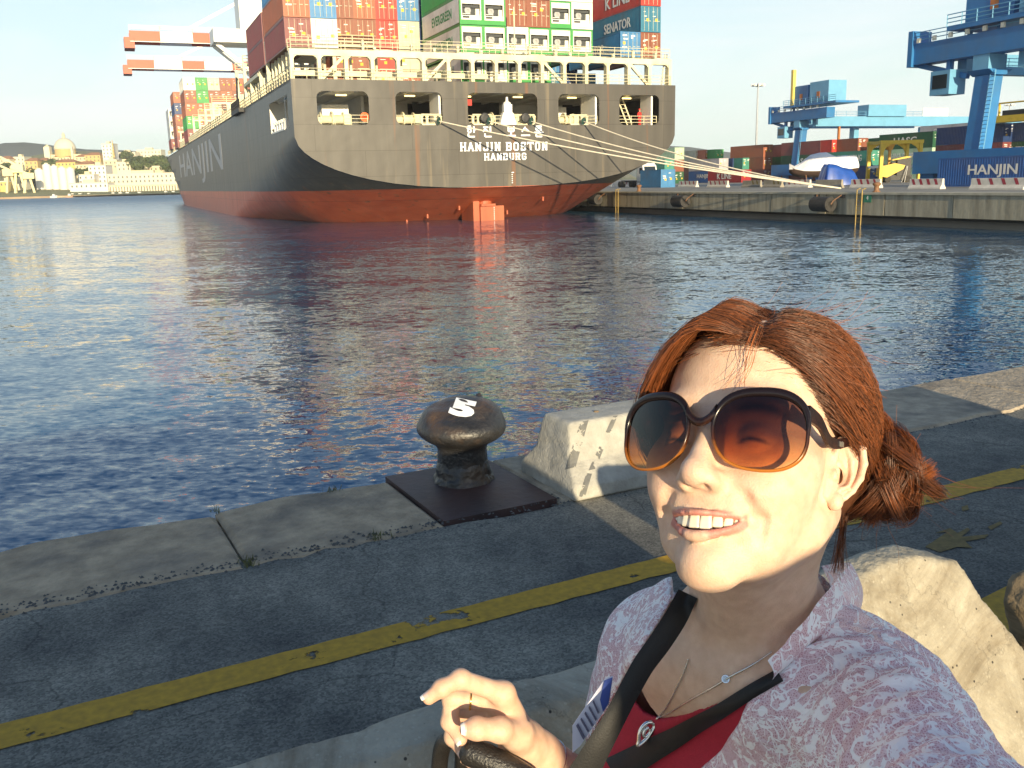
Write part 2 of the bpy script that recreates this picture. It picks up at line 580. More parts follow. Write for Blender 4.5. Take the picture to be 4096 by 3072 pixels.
# ---- near quay: asphalt sheet, coping stones, paint
def asphalt_mat():
    mt = bpy.data.materials.new('asphalt')
    mt.use_nodes = True
    n = mt.node_tree; b = n.nodes['Principled BSDF']; l = n.links
    b.inputs['Roughness'].default_value = 0.85
    b.inputs['Specular IOR Level'].default_value = 0.3
    t = n.nodes.new('ShaderNodeTexCoord')
    def noise(scale, detail, rough=0.6):
        z = n.nodes.new('ShaderNodeTexNoise'); z.inputs['Scale'].default_value = scale; z.inputs['Detail'].default_value = detail; z.inputs['Roughness'].default_value = rough
        l.new(t.outputs['Object'], z.inputs['Vector']); return z.outputs['Fac']
    def ramp(fac, a, b_, ca, cb):
        r = n.nodes.new('ShaderNodeValToRGB'); r.color_ramp.elements[0].position = a; r.color_ramp.elements[1].position = b_
        r.color_ramp.elements[0].color = ca + (1,); r.color_ramp.elements[1].color = cb + (1,)
        l.new(fac, r.inputs[0]); return r.outputs[0]
    vor = n.nodes.new('ShaderNodeTexVoronoi'); vor.inputs['Scale'].default_value = 115; l.new(t.outputs['Object'], vor.inputs['Vector'])
    sp = n.nodes.new('ShaderNodeSeparateColor'); l.new(vor.outputs['Color'], sp.inputs[0])
    grain = ramp(sp.outputs[0], 0.05, 0.95, (0.15, 0.145, 0.13), (0.30, 0.285, 0.25))
    wear = ramp(noise(1.1, 7), 0.36, 0.62, (0.52, 0.53, 0.55), (1.2, 1.17, 1.10))
    m1 = n.nodes.new('ShaderNodeMix'); m1.data_type = 'RGBA'; m1.blend_type = 'MULTIPLY'; m1.inputs['Factor'].default_value = 1
    l.new(grain, m1.inputs[6]); l.new(wear, m1.inputs[7])
    blot = ramp(noise(9.0, 4), 0.35, 0.7, (0.8, 0.8, 0.8), (1.12, 1.12, 1.1))
    m2 = n.nodes.new('ShaderNodeMix'); m2.data_type = 'RGBA'; m2.blend_type = 'MULTIPLY'; m2.inputs['Factor'].default_value = 1
    l.new(m1.outputs[2], m2.inputs[6]); l.new(blot, m2.inputs[7])
    st_ = ramp(noise(0.55, 9, .68), .56, .66, (1, 1, 1), (.62, .62, .64))
    m3 = n.nodes.new('ShaderNodeMix'); m3.data_type = 'RGBA'; m3.blend_type = 'MULTIPLY'; m3.inputs['Factor'].default_value = 1; l.new(m2.outputs[2], m3.inputs[6]); l.new(st_, m3.inputs[7])
    wz = n.nodes.new('ShaderNodeTexNoise'); wz.inputs['Scale'].default_value = 2.5; wz.inputs['Detail'].default_value = 6; l.new(t.outputs['Object'], wz.inputs['Vector'])
    wa = n.nodes.new('ShaderNodeMix'); wa.data_type = 'RGBA'; wa.blend_type = 'ADD'; wa.inputs['Factor'].default_value = .5; l.new(t.outputs['Object'], wa.inputs[6]); l.new(wz.outputs['Color'], wa.inputs[7])
    vk = n.nodes.new('ShaderNodeTexVoronoi'); vk.feature = 'DISTANCE_TO_EDGE'; vk.inputs['Scale'].default_value = .55; l.new(wa.outputs[2], vk.inputs['Vector'])
    kr = n.nodes.new('ShaderNodeMapRange'); kr.inputs['From Min'].default_value = .0015; kr.inputs['From Max'].default_value = .005; kr.inputs['To Min'].default_value = .68; l.new(vk.outputs['Distance'], kr.inputs['Value'])
    m4 = n.nodes.new('ShaderNodeMix'); m4.data_type = 'RGBA'; m4.blend_type = 'MULTIPLY'; m4.inputs['Factor'].default_value = 1; l.new(m3.outputs[2], m4.inputs[6]); l.new(kr.outputs[0], m4.inputs[7])
    l.new(m4.outputs[2], b.inputs['Base Color'])
    bp = n.nodes.new('ShaderNodeBump'); bp.inputs['Distance'].default_value = 0.004
    l.new(sp.outputs[1], bp.inputs['Height']); l.new(bp.outputs[0], b.inputs['Normal'])
    return mt
ASPH = asphalt_mat()
quay = bpy.data.objects.new('near_quay', None)
C.objects.link(quay)
quay.rotation_euler = (0, 0, QA)
tag(quay, 'asphalt quay road in the foreground with stone edge', 'quay', kind='structure')
mb = MB()
us = [-60, -20, -8, -4] + [-3.6 + 0.22 * i for i in range(62)] + [10.5, 14, 25, 60]
vs_, fs_ = [], []
for i, u in enumerate(us):
    j = 4.24 + 0.05 * math.sin(u * 2.3) + 0.03 * math.sin(u * 7.1 + 1) - 0.01 * u
    vs_ += [(u, -40, 0), (u, 2.0, 0), (u, j, 0), (u, j + 0.03, -0.03), (u, 4.9, -0.03)]
for i in range(len(us) - 1):
    for k in range(4):
        fs_.append((i * 5 + k, (i + 1) * 5 + k, (i + 1) * 5 + k + 1, i * 5 + k + 1))
mb.add(vs_, fs_)
asph = mb.build('asphalt', ASPH, quay)
STONE = pm('quay_stone', (0.43, 0.325, 0.215), 0.85, var=0.3, scale=7, bump=0.02, bscale=26, dirt=(0.10, 0.095, 0.09), dirt_amt=0.75, detail=9)
STONE2 = pm('quay_stone_grey', (0.40, 0.325, 0.235), 0.85, var=0.26, scale=9, bump=0.016, bscale=30, dirt=(0.09, 0.085, 0.08), dirt_amt=0.7, detail=9)
cuts = [-14, -9.5, -6.1, -3.4, -1.25, 0.76, 1.785, 2.465, 4.55, 6.85, 8.9, 11.4, 14, 18, 24]
rs = random.Random(3)
for i in range(len(cuts) - 1):
    a, b_ = cuts[i] + 0.006, cuts[i + 1] - 0.006
    if abs(cuts[i] - 1.785) < 0.01:
        continue                                 # bollard plate sits here
    k = max(6, int((b_ - a) / 0.07))
    amp = 0.05 if b_ < 1.8 else 0.018
    outer = []
    ph = rs.random() * 6
    for q in range(k + 1):
        u = a + (b_ - a) * q / k
        chip = 0.06 * math.exp(-((u - 0.76) / 0.22) ** 2) + 0.05 * math.exp(-((u + 0.35) / 0.15) ** 2)
        outer.append((u, 5.10 + amp * (math.sin(u * 2.1 + ph) * 0.5 + math.sin(u * 6.3 + ph * 2) * 0.3 + math.sin(u * 17 + ph) * 0.16) - chip))
    inner = [(b_ - (b_ - a) * q / 8, 4.20 - 0.012 * (a if a > 0 else 0) + 0.03 * math.sin(9 * q + ph)) for q in range(9)]
    loop = outer + inner
    n_ = len(loop)
    cx = sum(p[0] for p in loop) / n_; cy = 4.7
    def ins(p, d):
        return (p[0] + d * (1 if p[0] < a + 0.02 else (-1 if p[0] > b_ - 0.02 else 0)), p[1] + (-d if p[1] > cy else d))
    mb = MB()
    top = [ins(p, 0.028) for p in loop]
    v = [(p[0], p[1], 0.012 + 0.006 * math.sin(i)) for p in top] + [(p[0], p[1], -0.012) for p in loop] + [(p[0], p[1] - (0.02 if p[1] > cy else 0), -0.7) for p in loop]
    f = [tuple(range(n_))]
    for q in range(n_):
        for lv in (0, 1):
            f.append((lv * n_ + q, lv * n_ + (q + 1) % n_, (lv + 1) * n_ + (q + 1) % n_, (lv + 1) * n_ + q))
    mb.add(v, f)
    mb.build('coping_stone', STONE if b_ < 2.5 else STONE2, quay)
# wall below the coping
mb = MB(); mb.box((-60, 4.4, -4.0), (60, 5.0, -0.705)); mb.build('quay_wall', STONE2, quay)

def paint_mat(name, rgb, seed, wear=0.50):
    """road paint worn through to the asphalt in flakes"""
    mt = bpy.data.materials.new(name); mt.use_nodes = True
    n = mt.node_tree; l = n.links; b = n.nodes['Principled BSDF']
    b.inputs['Roughness'].default_value = 0.7
    t = n.nodes.new('ShaderNodeTexCoord')
    z = n.nodes.new('ShaderNodeTexNoise'); z.inputs['Scale'].default_value = 3.1; z.inputs['Detail'].default_value = 8; z.inputs['Roughness'].default_value = 0.62
    mpn = n.nodes.new('ShaderNodeMapping'); mpn.inputs['Location'].default_value = (seed, seed * 2, 0); l.new(t.outputs['Object'], mpn.inputs[0]); l.new(mpn.outputs[0], z.inputs['Vector'])
    r = n.nodes.new('ShaderNodeValToRGB'); r.color_ramp.elements[0].position = wear + 0.1; r.color_ramp.elements[1].position = wear + 0.12
    l.new(z.outputs['Fac'], r.inputs[0])
    z2 = n.nodes.new('ShaderNodeTexNoise'); z2.inputs['Scale'].default_value = 30; z2.inputs['Detail'].default_value = 5; l.new(t.outputs['Object'], z2.inputs['Vector'])
    r2 = n.nodes.new('ShaderNodeValToRGB'); r2.color_ramp.elements[0].position = 0.3; r2.color_ramp.elements[1].position = 0.7
    r2.color_ramp.elements[0].color = tuple(c * 0.78 for c in rgb) + (1,); r2.color_ramp.elements[1].color = tuple(c * 1.15 for c in rgb) + (1,); l.new(z2.outputs['Fac'], r2.inputs[0])
    l.new(r2.outputs[0], b.inputs['Base Color'])
    tr = n.nodes.new('ShaderNodeBsdfTransparent'); mxs = n.nodes.new('ShaderNodeMixShader')
    l.new(r.outputs[0], mxs.inputs[0]); l.new(b.outputs[0], mxs.inputs[1]); l.new(tr.outputs[0], mxs.inputs[2])
    l.new(mxs.outputs[0], n.nodes['Material Output'].inputs[0])
    return mt
YEL = paint_mat('yellow_road_paint', (0.50, 0.275, 0.008), 1.7)
YEL2 = paint_mat('worn_yellow_paint', (0.25, 0.16, 0.02), 4.2, 0.40)
mb = MB(); vs_ = []
N_ = 240
for i in range(N_ + 1):
    u = -8 + 24 * i / N_
    a = 3.135 + 0.004 * math.sin(u * 31) + 0.003 * math.sin(u * 83); b_ = 3.30 + 0.003 * math.sin(u * 27 + 2)
    if u < 0.6: a += 0.0
    vs_ += [(u, a, 0.004), (u, b_, 0.004)]
mb.add(vs_, [(2 * i, 2 * i + 2, 2 * i + 3, 2 * i + 1) for i in range(N_)])
mb.build('painted_line', YEL, quay)
def quay_uv(x, y):
    p = onz(x, y, 0); return (p.dot(QU), p.dot(QN))
def paint_poly(pts, mat, name='painted_patch'):
    mbp = MB(); mbp.add([quay_uv(*p) + (0.004,) for p in pts], [tuple(range(len(pts)))]); return mbp.build(name, mat, quay)
PLAIN = pm('old_yellow_paint', (0.20, 0.135, 0.04), 0.8, var=0.3, scale=20)
paint_poly([(3700, 2190), (3790, 2130), (3740, 2135), (3800, 2115), (3830, 2135), (3870, 2113), (3880, 2122), (3845, 2150), (3955, 2140), (3940, 2155), (3860, 2168), (3890, 2195), (3830, 2190), (3760, 2212)], PLAIN)
paint_poly([(3950, 2110), (4000, 2088), (4010, 2096), (3965, 2122)], PLAIN)
paint_poly([(3845, 2030), (3870, 2022), (3875, 2040), (3850, 2048)], PLAIN)
# second yellow line running towards the camera on the right
mb = MB()
p0, p1 = onz(3812, 2455, 0), onz(4300, 2210, 0)
q0, q1 = onz(3850, 2640, 0), onz(4420, 2330, 0)
ps = [(p.dot(QU), p.dot(QN), 0.004) for p in (p0, p1, q1, q0)]
mb.add(ps, [(0, 1, 2, 3)]); mb.build('painted_line', YEL, quay)
# crumbled asphalt along the joint
mb = MB(); rg = random.Random(11)
for i in range(2600):
    u = rg.uniform(-5, 9.5); nn = 4.235 - 0.01 * u + abs(rg.gauss(0, 0.055)) * rg.choice((1, 1, 1, -0.8)); s_ = rg.uniform(0.004, 0.013)
    z0 = 0.0 if nn < 4.22 else 0.008
    a = rg.uniform(0, 6.3)
    pt = [(u + s_ * math.cos(a + t_) * rg.uniform(.6, 1.2), nn + s_ * math.sin(a + t_) * rg.uniform(.6, 1.2), z0) for t_ in (0, 1.6, 3.1, 4.7)] + [(u, nn, z0 + s_ * rg.uniform(.5, 1))]
    mb.add(pt, [(0, 1, 4), (1, 2, 4), (2, 3, 4), (3, 0, 4)])
g = mb.build('gravel', pm('gravel', (0.10, 0.10, 0.098), 0.9, var=0.35, scale=60), None)
g.rotation_euler = (0, 0, QA)
tag(g, 'loose grey gravel along the joint between asphalt and edge stones', 'gravel', kind='stuff')

# ---- far quay (terminal): ground, wall of panels
FQ_ANG = R(21.5)
FQ = Matrix.Translation((24.5, 80.0, 0)) @ Matrix.Rotation(FQ_ANG, 4, 'Z')
def fq(x, y, z):
    return FQ @ Vector((x, y, z))
FQI = FQ.inverted()
def fq_at(px, py, z):
    p = onz(px, py, z); return FQI @ p
FZ = 0.2
fquay = bpy.data.objects.new('terminal_quay', None); C.objects.link(fquay)
fquay.matrix_world = FQ
tag(fquay, 'concrete container terminal quay on the right, across the water', 'quay', kind='structure')
CONC = pm('quay_concrete', (0.36, 0.32, 0.235), 0.85, var=0.22, scale=0.9, bump=0.02, bscale=3, stretch=(1, 3.5, 0.35), dirt=(0.10, 0.08, 0.05), dirt_amt=0.75, detail=8)
CONC_T = pm('terminal_paving', (0.24, 0.225, 0.2), 0.9, var=0.2, scale=0.25, dirt=(0.1, 0.1, 0.1), dirt_amt=0.6)
DARK = pm('undercroft_shade', (0.03, 0.028, 0.025), 0.9, var=0.2)  # near-black colour stands for the shade under the overhanging wall
mb = MB(); mb.box((1.2, -150, -3.0), (900, 900, FZ)); mb.build('paving', CONC_T, fquay)
mb = MB(); mb.box((-0.12, -150, FZ - 0.16), (1.195, 420, FZ + 0.004)); mb.build('coping', pm('coping_concrete', (0.42, 0.38, 0.29), 0.85, var=0.2, scale=0.6, stretch=(1, 2, 1)), fquay)
y = -45.0; k = 0; rg = random.Random(5)
while y < 150:
    ln = rg.choice((5.6, 7.2, 8.4, 6.4))
    mb = MB(); dx = rg.uniform(0, 0.06)
    mb.box((dx, y + 0.05, -1.52), (1.2, y + ln - 0.05, FZ - 0.162))
    mb.build('wall_panel', CONC, fquay)
    y += ln; k += 1
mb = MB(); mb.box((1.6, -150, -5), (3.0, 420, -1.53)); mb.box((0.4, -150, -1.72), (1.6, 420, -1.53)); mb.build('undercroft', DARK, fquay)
# ================================================================== SHIP
SHIP_ANG = R(22.466)
ship = thing('container_ship', 'huge dark grey container ship with red underside seen from its stern', 'ship', (-0.62, 94.11, WATER_Z), SHIP_ANG)
def hull_mat():
    mt = bpy.data.materials.new('hull_paint'); mt.use_nodes = True
    n = mt.node_tree; l = n.links; b = n.nodes['Principled BSDF']
    b.inputs['Roughness'].default_value = 0.42; b.inputs['Specular IOR Level'].default_value = 0.45
    t = n.nodes.new('ShaderNodeTexCoord')
    s = n.nodes.new('ShaderNodeSeparateXYZ'); l.new(t.outputs['Object'], s.inputs[0])
    def noise(sc, st, detail=6):
        mpn = n.nodes.new('ShaderNodeMapping'); mpn.inputs['Scale'].default_value = st; l.new(t.outputs['Object'], mpn.inputs[0])
        z = n.nodes.new('ShaderNodeTexNoise'); z.inputs['Scale'].default_value = sc; z.inputs['Detail'].default_value = detail; l.new(mpn.outputs[0], z.inputs['Vector']); return z.outputs['Fac']
    def ramp(f_, a, b_, ca, cb):
        r = n.nodes.new('ShaderNodeValToRGB'); r.color_ramp.elements[0].position = a; r.color_ramp.elements[1].position = b_
        r.color_ramp.elements[0].color = ca + (1,); r.color_ramp.elements[1].color = cb + (1,); l.new(f_, r.inputs[0]); return r.outputs[0]
    grey = ramp(noise(0.9, (1, 1, 0.12)), 0.3, 0.75, (0.070, 0.064, 0.056), (0.103, 0.094, 0.081))
    red = ramp(noise(0.7, (1, 1, 0.2)), 0.3, 0.75, (0.46, 0.085, 0.03), (0.60, 0.14, 0.06))
    # worn patches of old red showing on the ship's side and pale scuffs
    wz = n.nodes.new('ShaderNodeMath'); wz.operation = 'MULTIPLY_ADD'; wz.inputs[1].default_value = 0.12; l.new(noise(0.5, (0.2, 0.2, 1)), wz.inputs[0]); l.new(s.outputs['Z'], wz.inputs[2])
    mr = n.nodes.new('ShaderNodeMapRange'); mr.inputs['From Min'].default_value = 3.50; mr.inputs['From Max'].default_value = 3.54; l.new(wz.outputs[0], mr.inputs['Value'])
    mx_ = n.nodes.new('ShaderNodeMix'); mx_.data_type = 'RGBA'; l.new(mr.outputs[0], mx_.inputs['Factor']); l.new(red, mx_.inputs[6]); l.new(grey, mx_.inputs[7])
    st = ramp(noise(1.6, (1, 1, 0.05), 8), 0.60, 0.76, (0, 0, 0), (0.55, 0.55, 0.55))
    m3 = n.nodes.new('ShaderNodeMix'); m3.data_type = 'RGBA'; l.new(st, m3.inputs['Factor']); l.new(mx_.outputs[2], m3.inputs[6]); m3.inputs[7].default_value = (0.24, 0.19, 0.12, 1)
    ad_ = n.nodes.new('ShaderNodeMath'); ad_.operation = 'ADD'; l.new(s.outputs['X'], ad_.inputs[0]); l.new(s.outputs['Y'], ad_.inputs[1])
    cb_ = n.nodes.new('ShaderNodeCombineXYZ'); l.new(ad_.outputs[0], cb_.inputs[0]); l.new(s.outputs['Z'], cb_.inputs[1])
    bt_ = n.nodes.new('ShaderNodeTexBrick'); bt_.inputs['Scale'].default_value = 1; bt_.inputs['Brick Width'].default_value = 9.2; bt_.inputs['Row Height'].default_value = 2.35; bt_.inputs['Mortar Size'].default_value = .028; bt_.inputs['Color1'].default_value = (1, 1, 1, 1); bt_.inputs['Color2'].default_value = (.93, .93, .94, 1); bt_.inputs['Mortar'].default_value = (.66, .64, .62, 1); l.new(cb_.outputs[0], bt_.inputs['Vector'])
    m6 = n.nodes.new('ShaderNodeMix'); m6.data_type = 'RGBA'; m6.blend_type = 'MULTIPLY'; m6.inputs['Factor'].default_value = 1; l.new(m3.outputs[2], m6.inputs[6]); l.new(bt_.outputs['Color'], m6.inputs[7])
    rs_ = ramp(noise(1.1, (1, 1, .035), 9), .63, .70, (0, 0, 0), (.8, .8, .8))
    m7 = n.nodes.new('ShaderNodeMix'); m7.data_type = 'RGBA'; l.new(rs_, m7.inputs['Factor']); l.new(m6.outputs[2], m7.inputs[6]); m7.inputs[7].default_value = (.17, .08, .04, 1)
    l.new(m7.outputs[2], b.inputs['Base Color'])
    bp = n.nodes.new('ShaderNodeBump'); bp.inputs['Distance'].default_value = 0.06; l.new(noise(0.35, (1, 1, 1), 2), bp.inputs['Height']); l.new(bp.outputs[0], b.inputs['Normal'])
    return mt
HULL = hull_mat()
CREAM = pm('deck_cream_paint', (0.68, 0.63, 0.44), 0.5, var=0.1, scale=1.5, dirt=(0.35, 0.22, 0.1), dirt_amt=0.35)
WHITE = pm('ship_white_paint', (0.82, 0.80, 0.74), 0.45, var=0.05, scale=1.2)
DKGREY = pm('dark_machinery', (0.03, 0.03, 0.032), 0.6, var=0.3, scale=4)
DECKP = pm('deck_paint', (0.17, 0.16, 0.13), 0.7, var=0.2, scale=1)
LETTER = pm('white_letter_paint', (0.85, 0.87, 0.92), 0.5, var=0.03)
DZ = 13.35
def zc(y): return 3.4 - 0.36 * y if y < 16 else (-2.36 - 0.06 * (y - 16) if y < 60 else -5.0)
def zs(y): return 8.3 * (1 - min(1, y / 57.0)) - (0.6 if y > 57 else 0.6 * y / 57.0)
def bw(y, z):
    y0 = 150 + 68 * max(0, min(1, z / DZ)); y1 = 268 + 12 * max(0, min(1, z / DZ))
    if y <= y0: return 20.0
    return 20.0 * max(0.0, 1 - ((y - y0) / (y1 - y0)) ** 1.9)
ST = [0.0, 2.3, 3.4, 3.9, 5.5, 8, 10.5, 13, 16, 20, 24, 28, 32, 36, 40, 45, 50, 57, 65, 80, 110, 150, 165, 180, 195, 210, 222, 234, 246, 256, 264, 271, 277, 280]
US = [1, .985, .96, .925, .88, .82, .75, .66, .55, .42, .28, .14, 0]
def section(y):
    pts = []
    for z in (DZ, 12.2, 9.3):
        pts.append((-bw(y, z), z))
    z1 = zs(y)
    for fr in (0.33, 0.66):
        z = 9.3 + (z1 - 9.3) * fr; pts.append((-bw(y, z), z))
    zc_ = zc(y); B = bw(y, z1)
    for u in US:
        z = zc_ + (z1 - zc_) * (1 - (1 - u ** 2.6) ** (1 / 1.8)) if u < 1 else z1
        pts.append((-bw(y, z) * u if u < 1 else -B, z))
    return pts + [(-x, z) for (x, z) in pts[-2::-1]]
mb = MB(); secs = [section(y) for y in ST]; npt = len(secs[0])
vs_ = [(x, y, z) for y, s_ in zip(ST, secs) for (x, z) in s_]
fs_ = []
for i in range(len(ST) - 1):
    for j in range(npt - 1):
        if j == 1 and ST[i] >= 2.3 and ST[i + 1] <= 13 and ST[i] != 3.4:
            continue                                  # mooring openings in the port side
        fs_.append((i * npt + j, i * npt + j + 1, (i + 1) * npt + j + 1, (i + 1) * npt + j))
mb.add(vs_, fs_)
hull = mb.build('hull', HULL, ship, smooth=False)
hm = hull.data
sm = []
for p in hm.polygons:
    j = min(v for v in p.vertices) % npt
    sm.append(4 <= j <= npt - 6)
hm.polygons.foreach_set('use_smooth', sm)
# transom plate with five rounded openings
def transom():
    cu = bpy.data.curves.new('t', 'CURVE'); cu.dimensions = '2D'; cu.fill_mode = 'BOTH'; cu.extrude = 0.10
    def spl(pts):
        sp = cu.splines.new('POLY'); sp.points.add(len(pts) - 1)
        for q, p in zip(sp.points, pts): q.co = (p[0], p[1], 0, 1)
        sp.use_cyclic_u = True
    s0 = section(0.0)
    spl([(x, z) for (x, z) in s0])
    for (x0, x1) in OPEN:
        z0, z1, r_ = 9.34, 12.33, 0.62
        pts = []
        for cx_, cz_, a0 in ((x1 - r_, z1 - r_, 0), (x0 + r_, z1 - r_, 90), (x0 + r_, z0 + r_, 180), (x1 - r_, z0 + r_, 270)):
            for q in range(7):
                t_ = R(a0 + 15 * q); pts.append((cx_ + r_ * math.cos(t_), cz_ + r_ * math.sin(t_)))
        spl(pts)
    o = bpy.data.objects.new('t', cu); C.objects.link(o)
    dg = bpy.context.evaluated_depsgraph_get()
    me = bpy.data.meshes.new_from_object(o.evaluated_get(dg)); bpy.data.objects.remove(o)
    for v in me.vertices:
        x, z, d = v.co; v.co = (x, d - 0.12, z)
    me.materials.clear()
    return me
OPEN = [(-17.8, -13.0), (-10.45, -5.85), (-3.3, 4.05), (6.35, 11.0), (13.3, 18.05)]
tr = obj('transom', transom(), HULL, ship)
# mooring deck behind the openings
mb = MB()
mb.box((-19.9, 0.1, 9.0), (19.9, 14.5, 9.28)); mb.build('mooring_deck', DECKP, ship)
mb = MB(); mb.box((-19.9, 0.1, 12.5), (19.9, 14.5, 12.75))
for i in range(16): mb.box((-19 + 2.43 * i, 0.15, 12.3), (-18.8 + 2.43 * i, 14, 12.5))
mb.build('deckhead', WHITE, ship)
for p_, q_ in (((-19.9, 14.2, 9.28), (-5.0, 14.5, 12.5)), ((5.0, 14.2, 9.28), (13.8, 14.5, 12.5)), ((-12.2, 6, 9.28), (-11.9, 14.19, 12.5))):
    mb = MB(); mb.box(p_, q_); mb.build('bulkhead', WHITE, ship)
for p_, q_ in (((-16.2, 5.5, 9.28), (-13.6, 8, 11.6)), ((8.5, 6.5, 9.28), (10.5, 8.5, 11.6))):
    mb = MB(); mb.box(p_, q_); mb.build('deck_locker', WHITE, ship)
for p_, q_ in (((17.3, 0.2, 9.28), (17.5, 2.4, 12.5)), ((10.7, .2, 9.28), (10.9, 3.4, 12.5)), ((-6.1, .2, 9.28), (-5.9, 3.0, 12.5))):
    mb = MB(); mb.box(p_, q_); mb.build('web_frame', WHITE, ship)
mb = MB(); mb.box((-5.0, 12.2, 9.28), (5.0, 12.4, 12.5)); mb.build('dark_bulkhead', DKGREY, ship)
mb = MB(); mb.box((-20, 0.12, DZ - 0.25), (20, 220, DZ)); mb.build('main_deck', DECKP, ship)
def rails(mb, pts, h=1.05, step=1.6, r=0.025, n=3):
    for a, b_ in zip(pts[:-1], pts[1:]):
        a, b_ = Vector(a), Vector(b_); k = max(1, int((b_ - a).length / step))
        for q in range(k + 1):
            p = a.lerp(b_, q / k); mb.tube([p, p + Vector((0, 0, h))], r * 1.2, 4)
        for q in range(n):
            zz = Vector((0, 0, h * (q + 1) / n)); mb.tube([a + zz, b_ + zz], r, 4)
RAIL = pm('rail_paint', (0.72, 0.66, 0.46), 0.5, var=0.1)
for (x0, x1) in OPEN:
    mb = MB(); rails(mb, [(x0 + 0.1, 0.15, 9.3), (x1 - 0.1, 0.15, 9.3)], 0.95, 1.3, 0.03); mb.build('opening_rail', RAIL, ship)
# fairleads, winches, bitts
def fairlead(x):
    mb = MB(); mb.box((x - 1.0, -0.05, 9.3), (x + 1.0, 0.5, 9.5))
    for dx in (-0.95, -0.4, 0.4, 0.95): mb.lathe([(0.14, 9.5), (0.14, 10.05), (0.2, 10.1), (0.2, 10.2)], 10, (x + dx, 0.25, 0))
    mb.tube([(x - 1.0, 0.2, 10.35), (x + 1.0, 0.2, 10.35)], 0.06, 6); mb.build('fairlead', CREAM, ship)
FAIR = [(-6.9, 9.75), (-1.7, 9.75), (2.9, 9.75), (8.8, 9.75)]
for x, z in FAIR: fairlead(x)
def winch(x, y):
    mb = MB(); M = Matrix.Rotation(R(90), 3, 'Y')
    mb.lathe([(0.7, -1.2), (0.7, -1.1), (0.35, -1.1), (0.35, -0.1), (0.75, -0.1), (0.75, 0.05), (0.4, 0.05), (0.4, 1.0), (0.7, 1.0), (0.7, 1.1)], 16, (x, y, 10.1), M=M)
    mb.box((x - 1.4, y - 0.5, 9.28), (x - 1.2, y + 0.5, 10.3)); mb.box((x + 1.1, y - 0.5, 9.28), (x + 1.7, y + 0.6, 10.6)); mb.build('winch', CREAM, ship)
for x, y in ((-8.6, 4.0), (1.6, 3.2), (-15.6, 4.0), (9.2, 4.5)): winch(x, y)
mb = MB(); mb.box((0.15, -0.15, 9.36), (1.6, 0.35, 9.9)); mb.prism([(0.0, 9.36), (1.75, 9.36), (1.4, 10.5), (0.35, 10.5)], 'y', -0.3, 0.3); mb.box((0.45, -0.28, 10.5), (1.3, 0.25, 11.3)); mb.lathe([(0.38, 11.3), (0.38, 11.45), (0.15, 11.6), (0.1, 12.0)], 10, (0.87, 0, 0))
mb.build('stern_light_box', WHITE, ship)
for x in (-1.35, 2.95):
    mb = MB(); mb.lathe([(0.25, 0), (0.45, 0.05), (0.5, 0.2), (0.45, 0.35), (0.25, 0.4)], 14, (x - 0.3, -0.2, 10.0), M=Matrix.Rotation(R(90), 3, 'X')); mb.build('chock', DKGREY, ship)
LAMPM = pm('deck_lamp_tube', (1.0, 0.72, 0.25), 0.4, var=0, emit=2.5)
for x in (-15.2, -8.6, -2.9, 2.6, 8.6, 15.0):
    mb = MB(); mb.box((x - 0.5, 1.2, 12.05), (x + 0.5, 1.35, 12.18)); mb.build('deck_lamp', LAMPM, ship)
mb = MB(); mb.lathe([(0.25, -.06), (0.42, -.06), (0.42, .06), (0.25, .06), (0.25, -.06)], 16, (-13.35, 0.3, 10.1), M=Matrix.Rotation(R(90), 3, 'X')); mb.build('lifebuoy', pm('lifebuoy_orange', (0.7, 0.12, 0.02), 0.6), ship)
mb = MB(); mb.box((-3.15, 0.5, 11.2), (-2.6, 0.6, 11.8)); mb.build('extinguisher_sign', pm('sign_red', (0.45, 0.03, 0.02), 0.6), ship)
# ladder and rollers seen in the end openings
mb = MB()
for s_ in (-0.3, 0.3): mb.bar((15.2 + s_, 3.2, 12.4), (16.6 + s_, 3.2, 9.3), 0.06, 0.15)
for q in range(9): mb.bar((14.9 + 1.4 * q / 8, 3.1, 12.4 - 3.1 * q / 8), (15.5 + 1.4 * q / 8, 3.1, 12.4 - 3.1 * q / 8), 0.2, 0.04)
mb.build('deck_ladder', RAIL, ship)
mb = MB()
for q in range(5): mb.lathe([(0.28, 9.3), (0.22, 9.5), (0.22, 10.1), (0.3, 10.2), (0.3, 10.3)], 10, (-19.7, 5.5 + 1.5 * q, 0))
mb.box((-20.05, 4.6, 9.2), (-19.4, 12.4, 9.35)); mb.build('roller_fairlead', WHITE, ship)
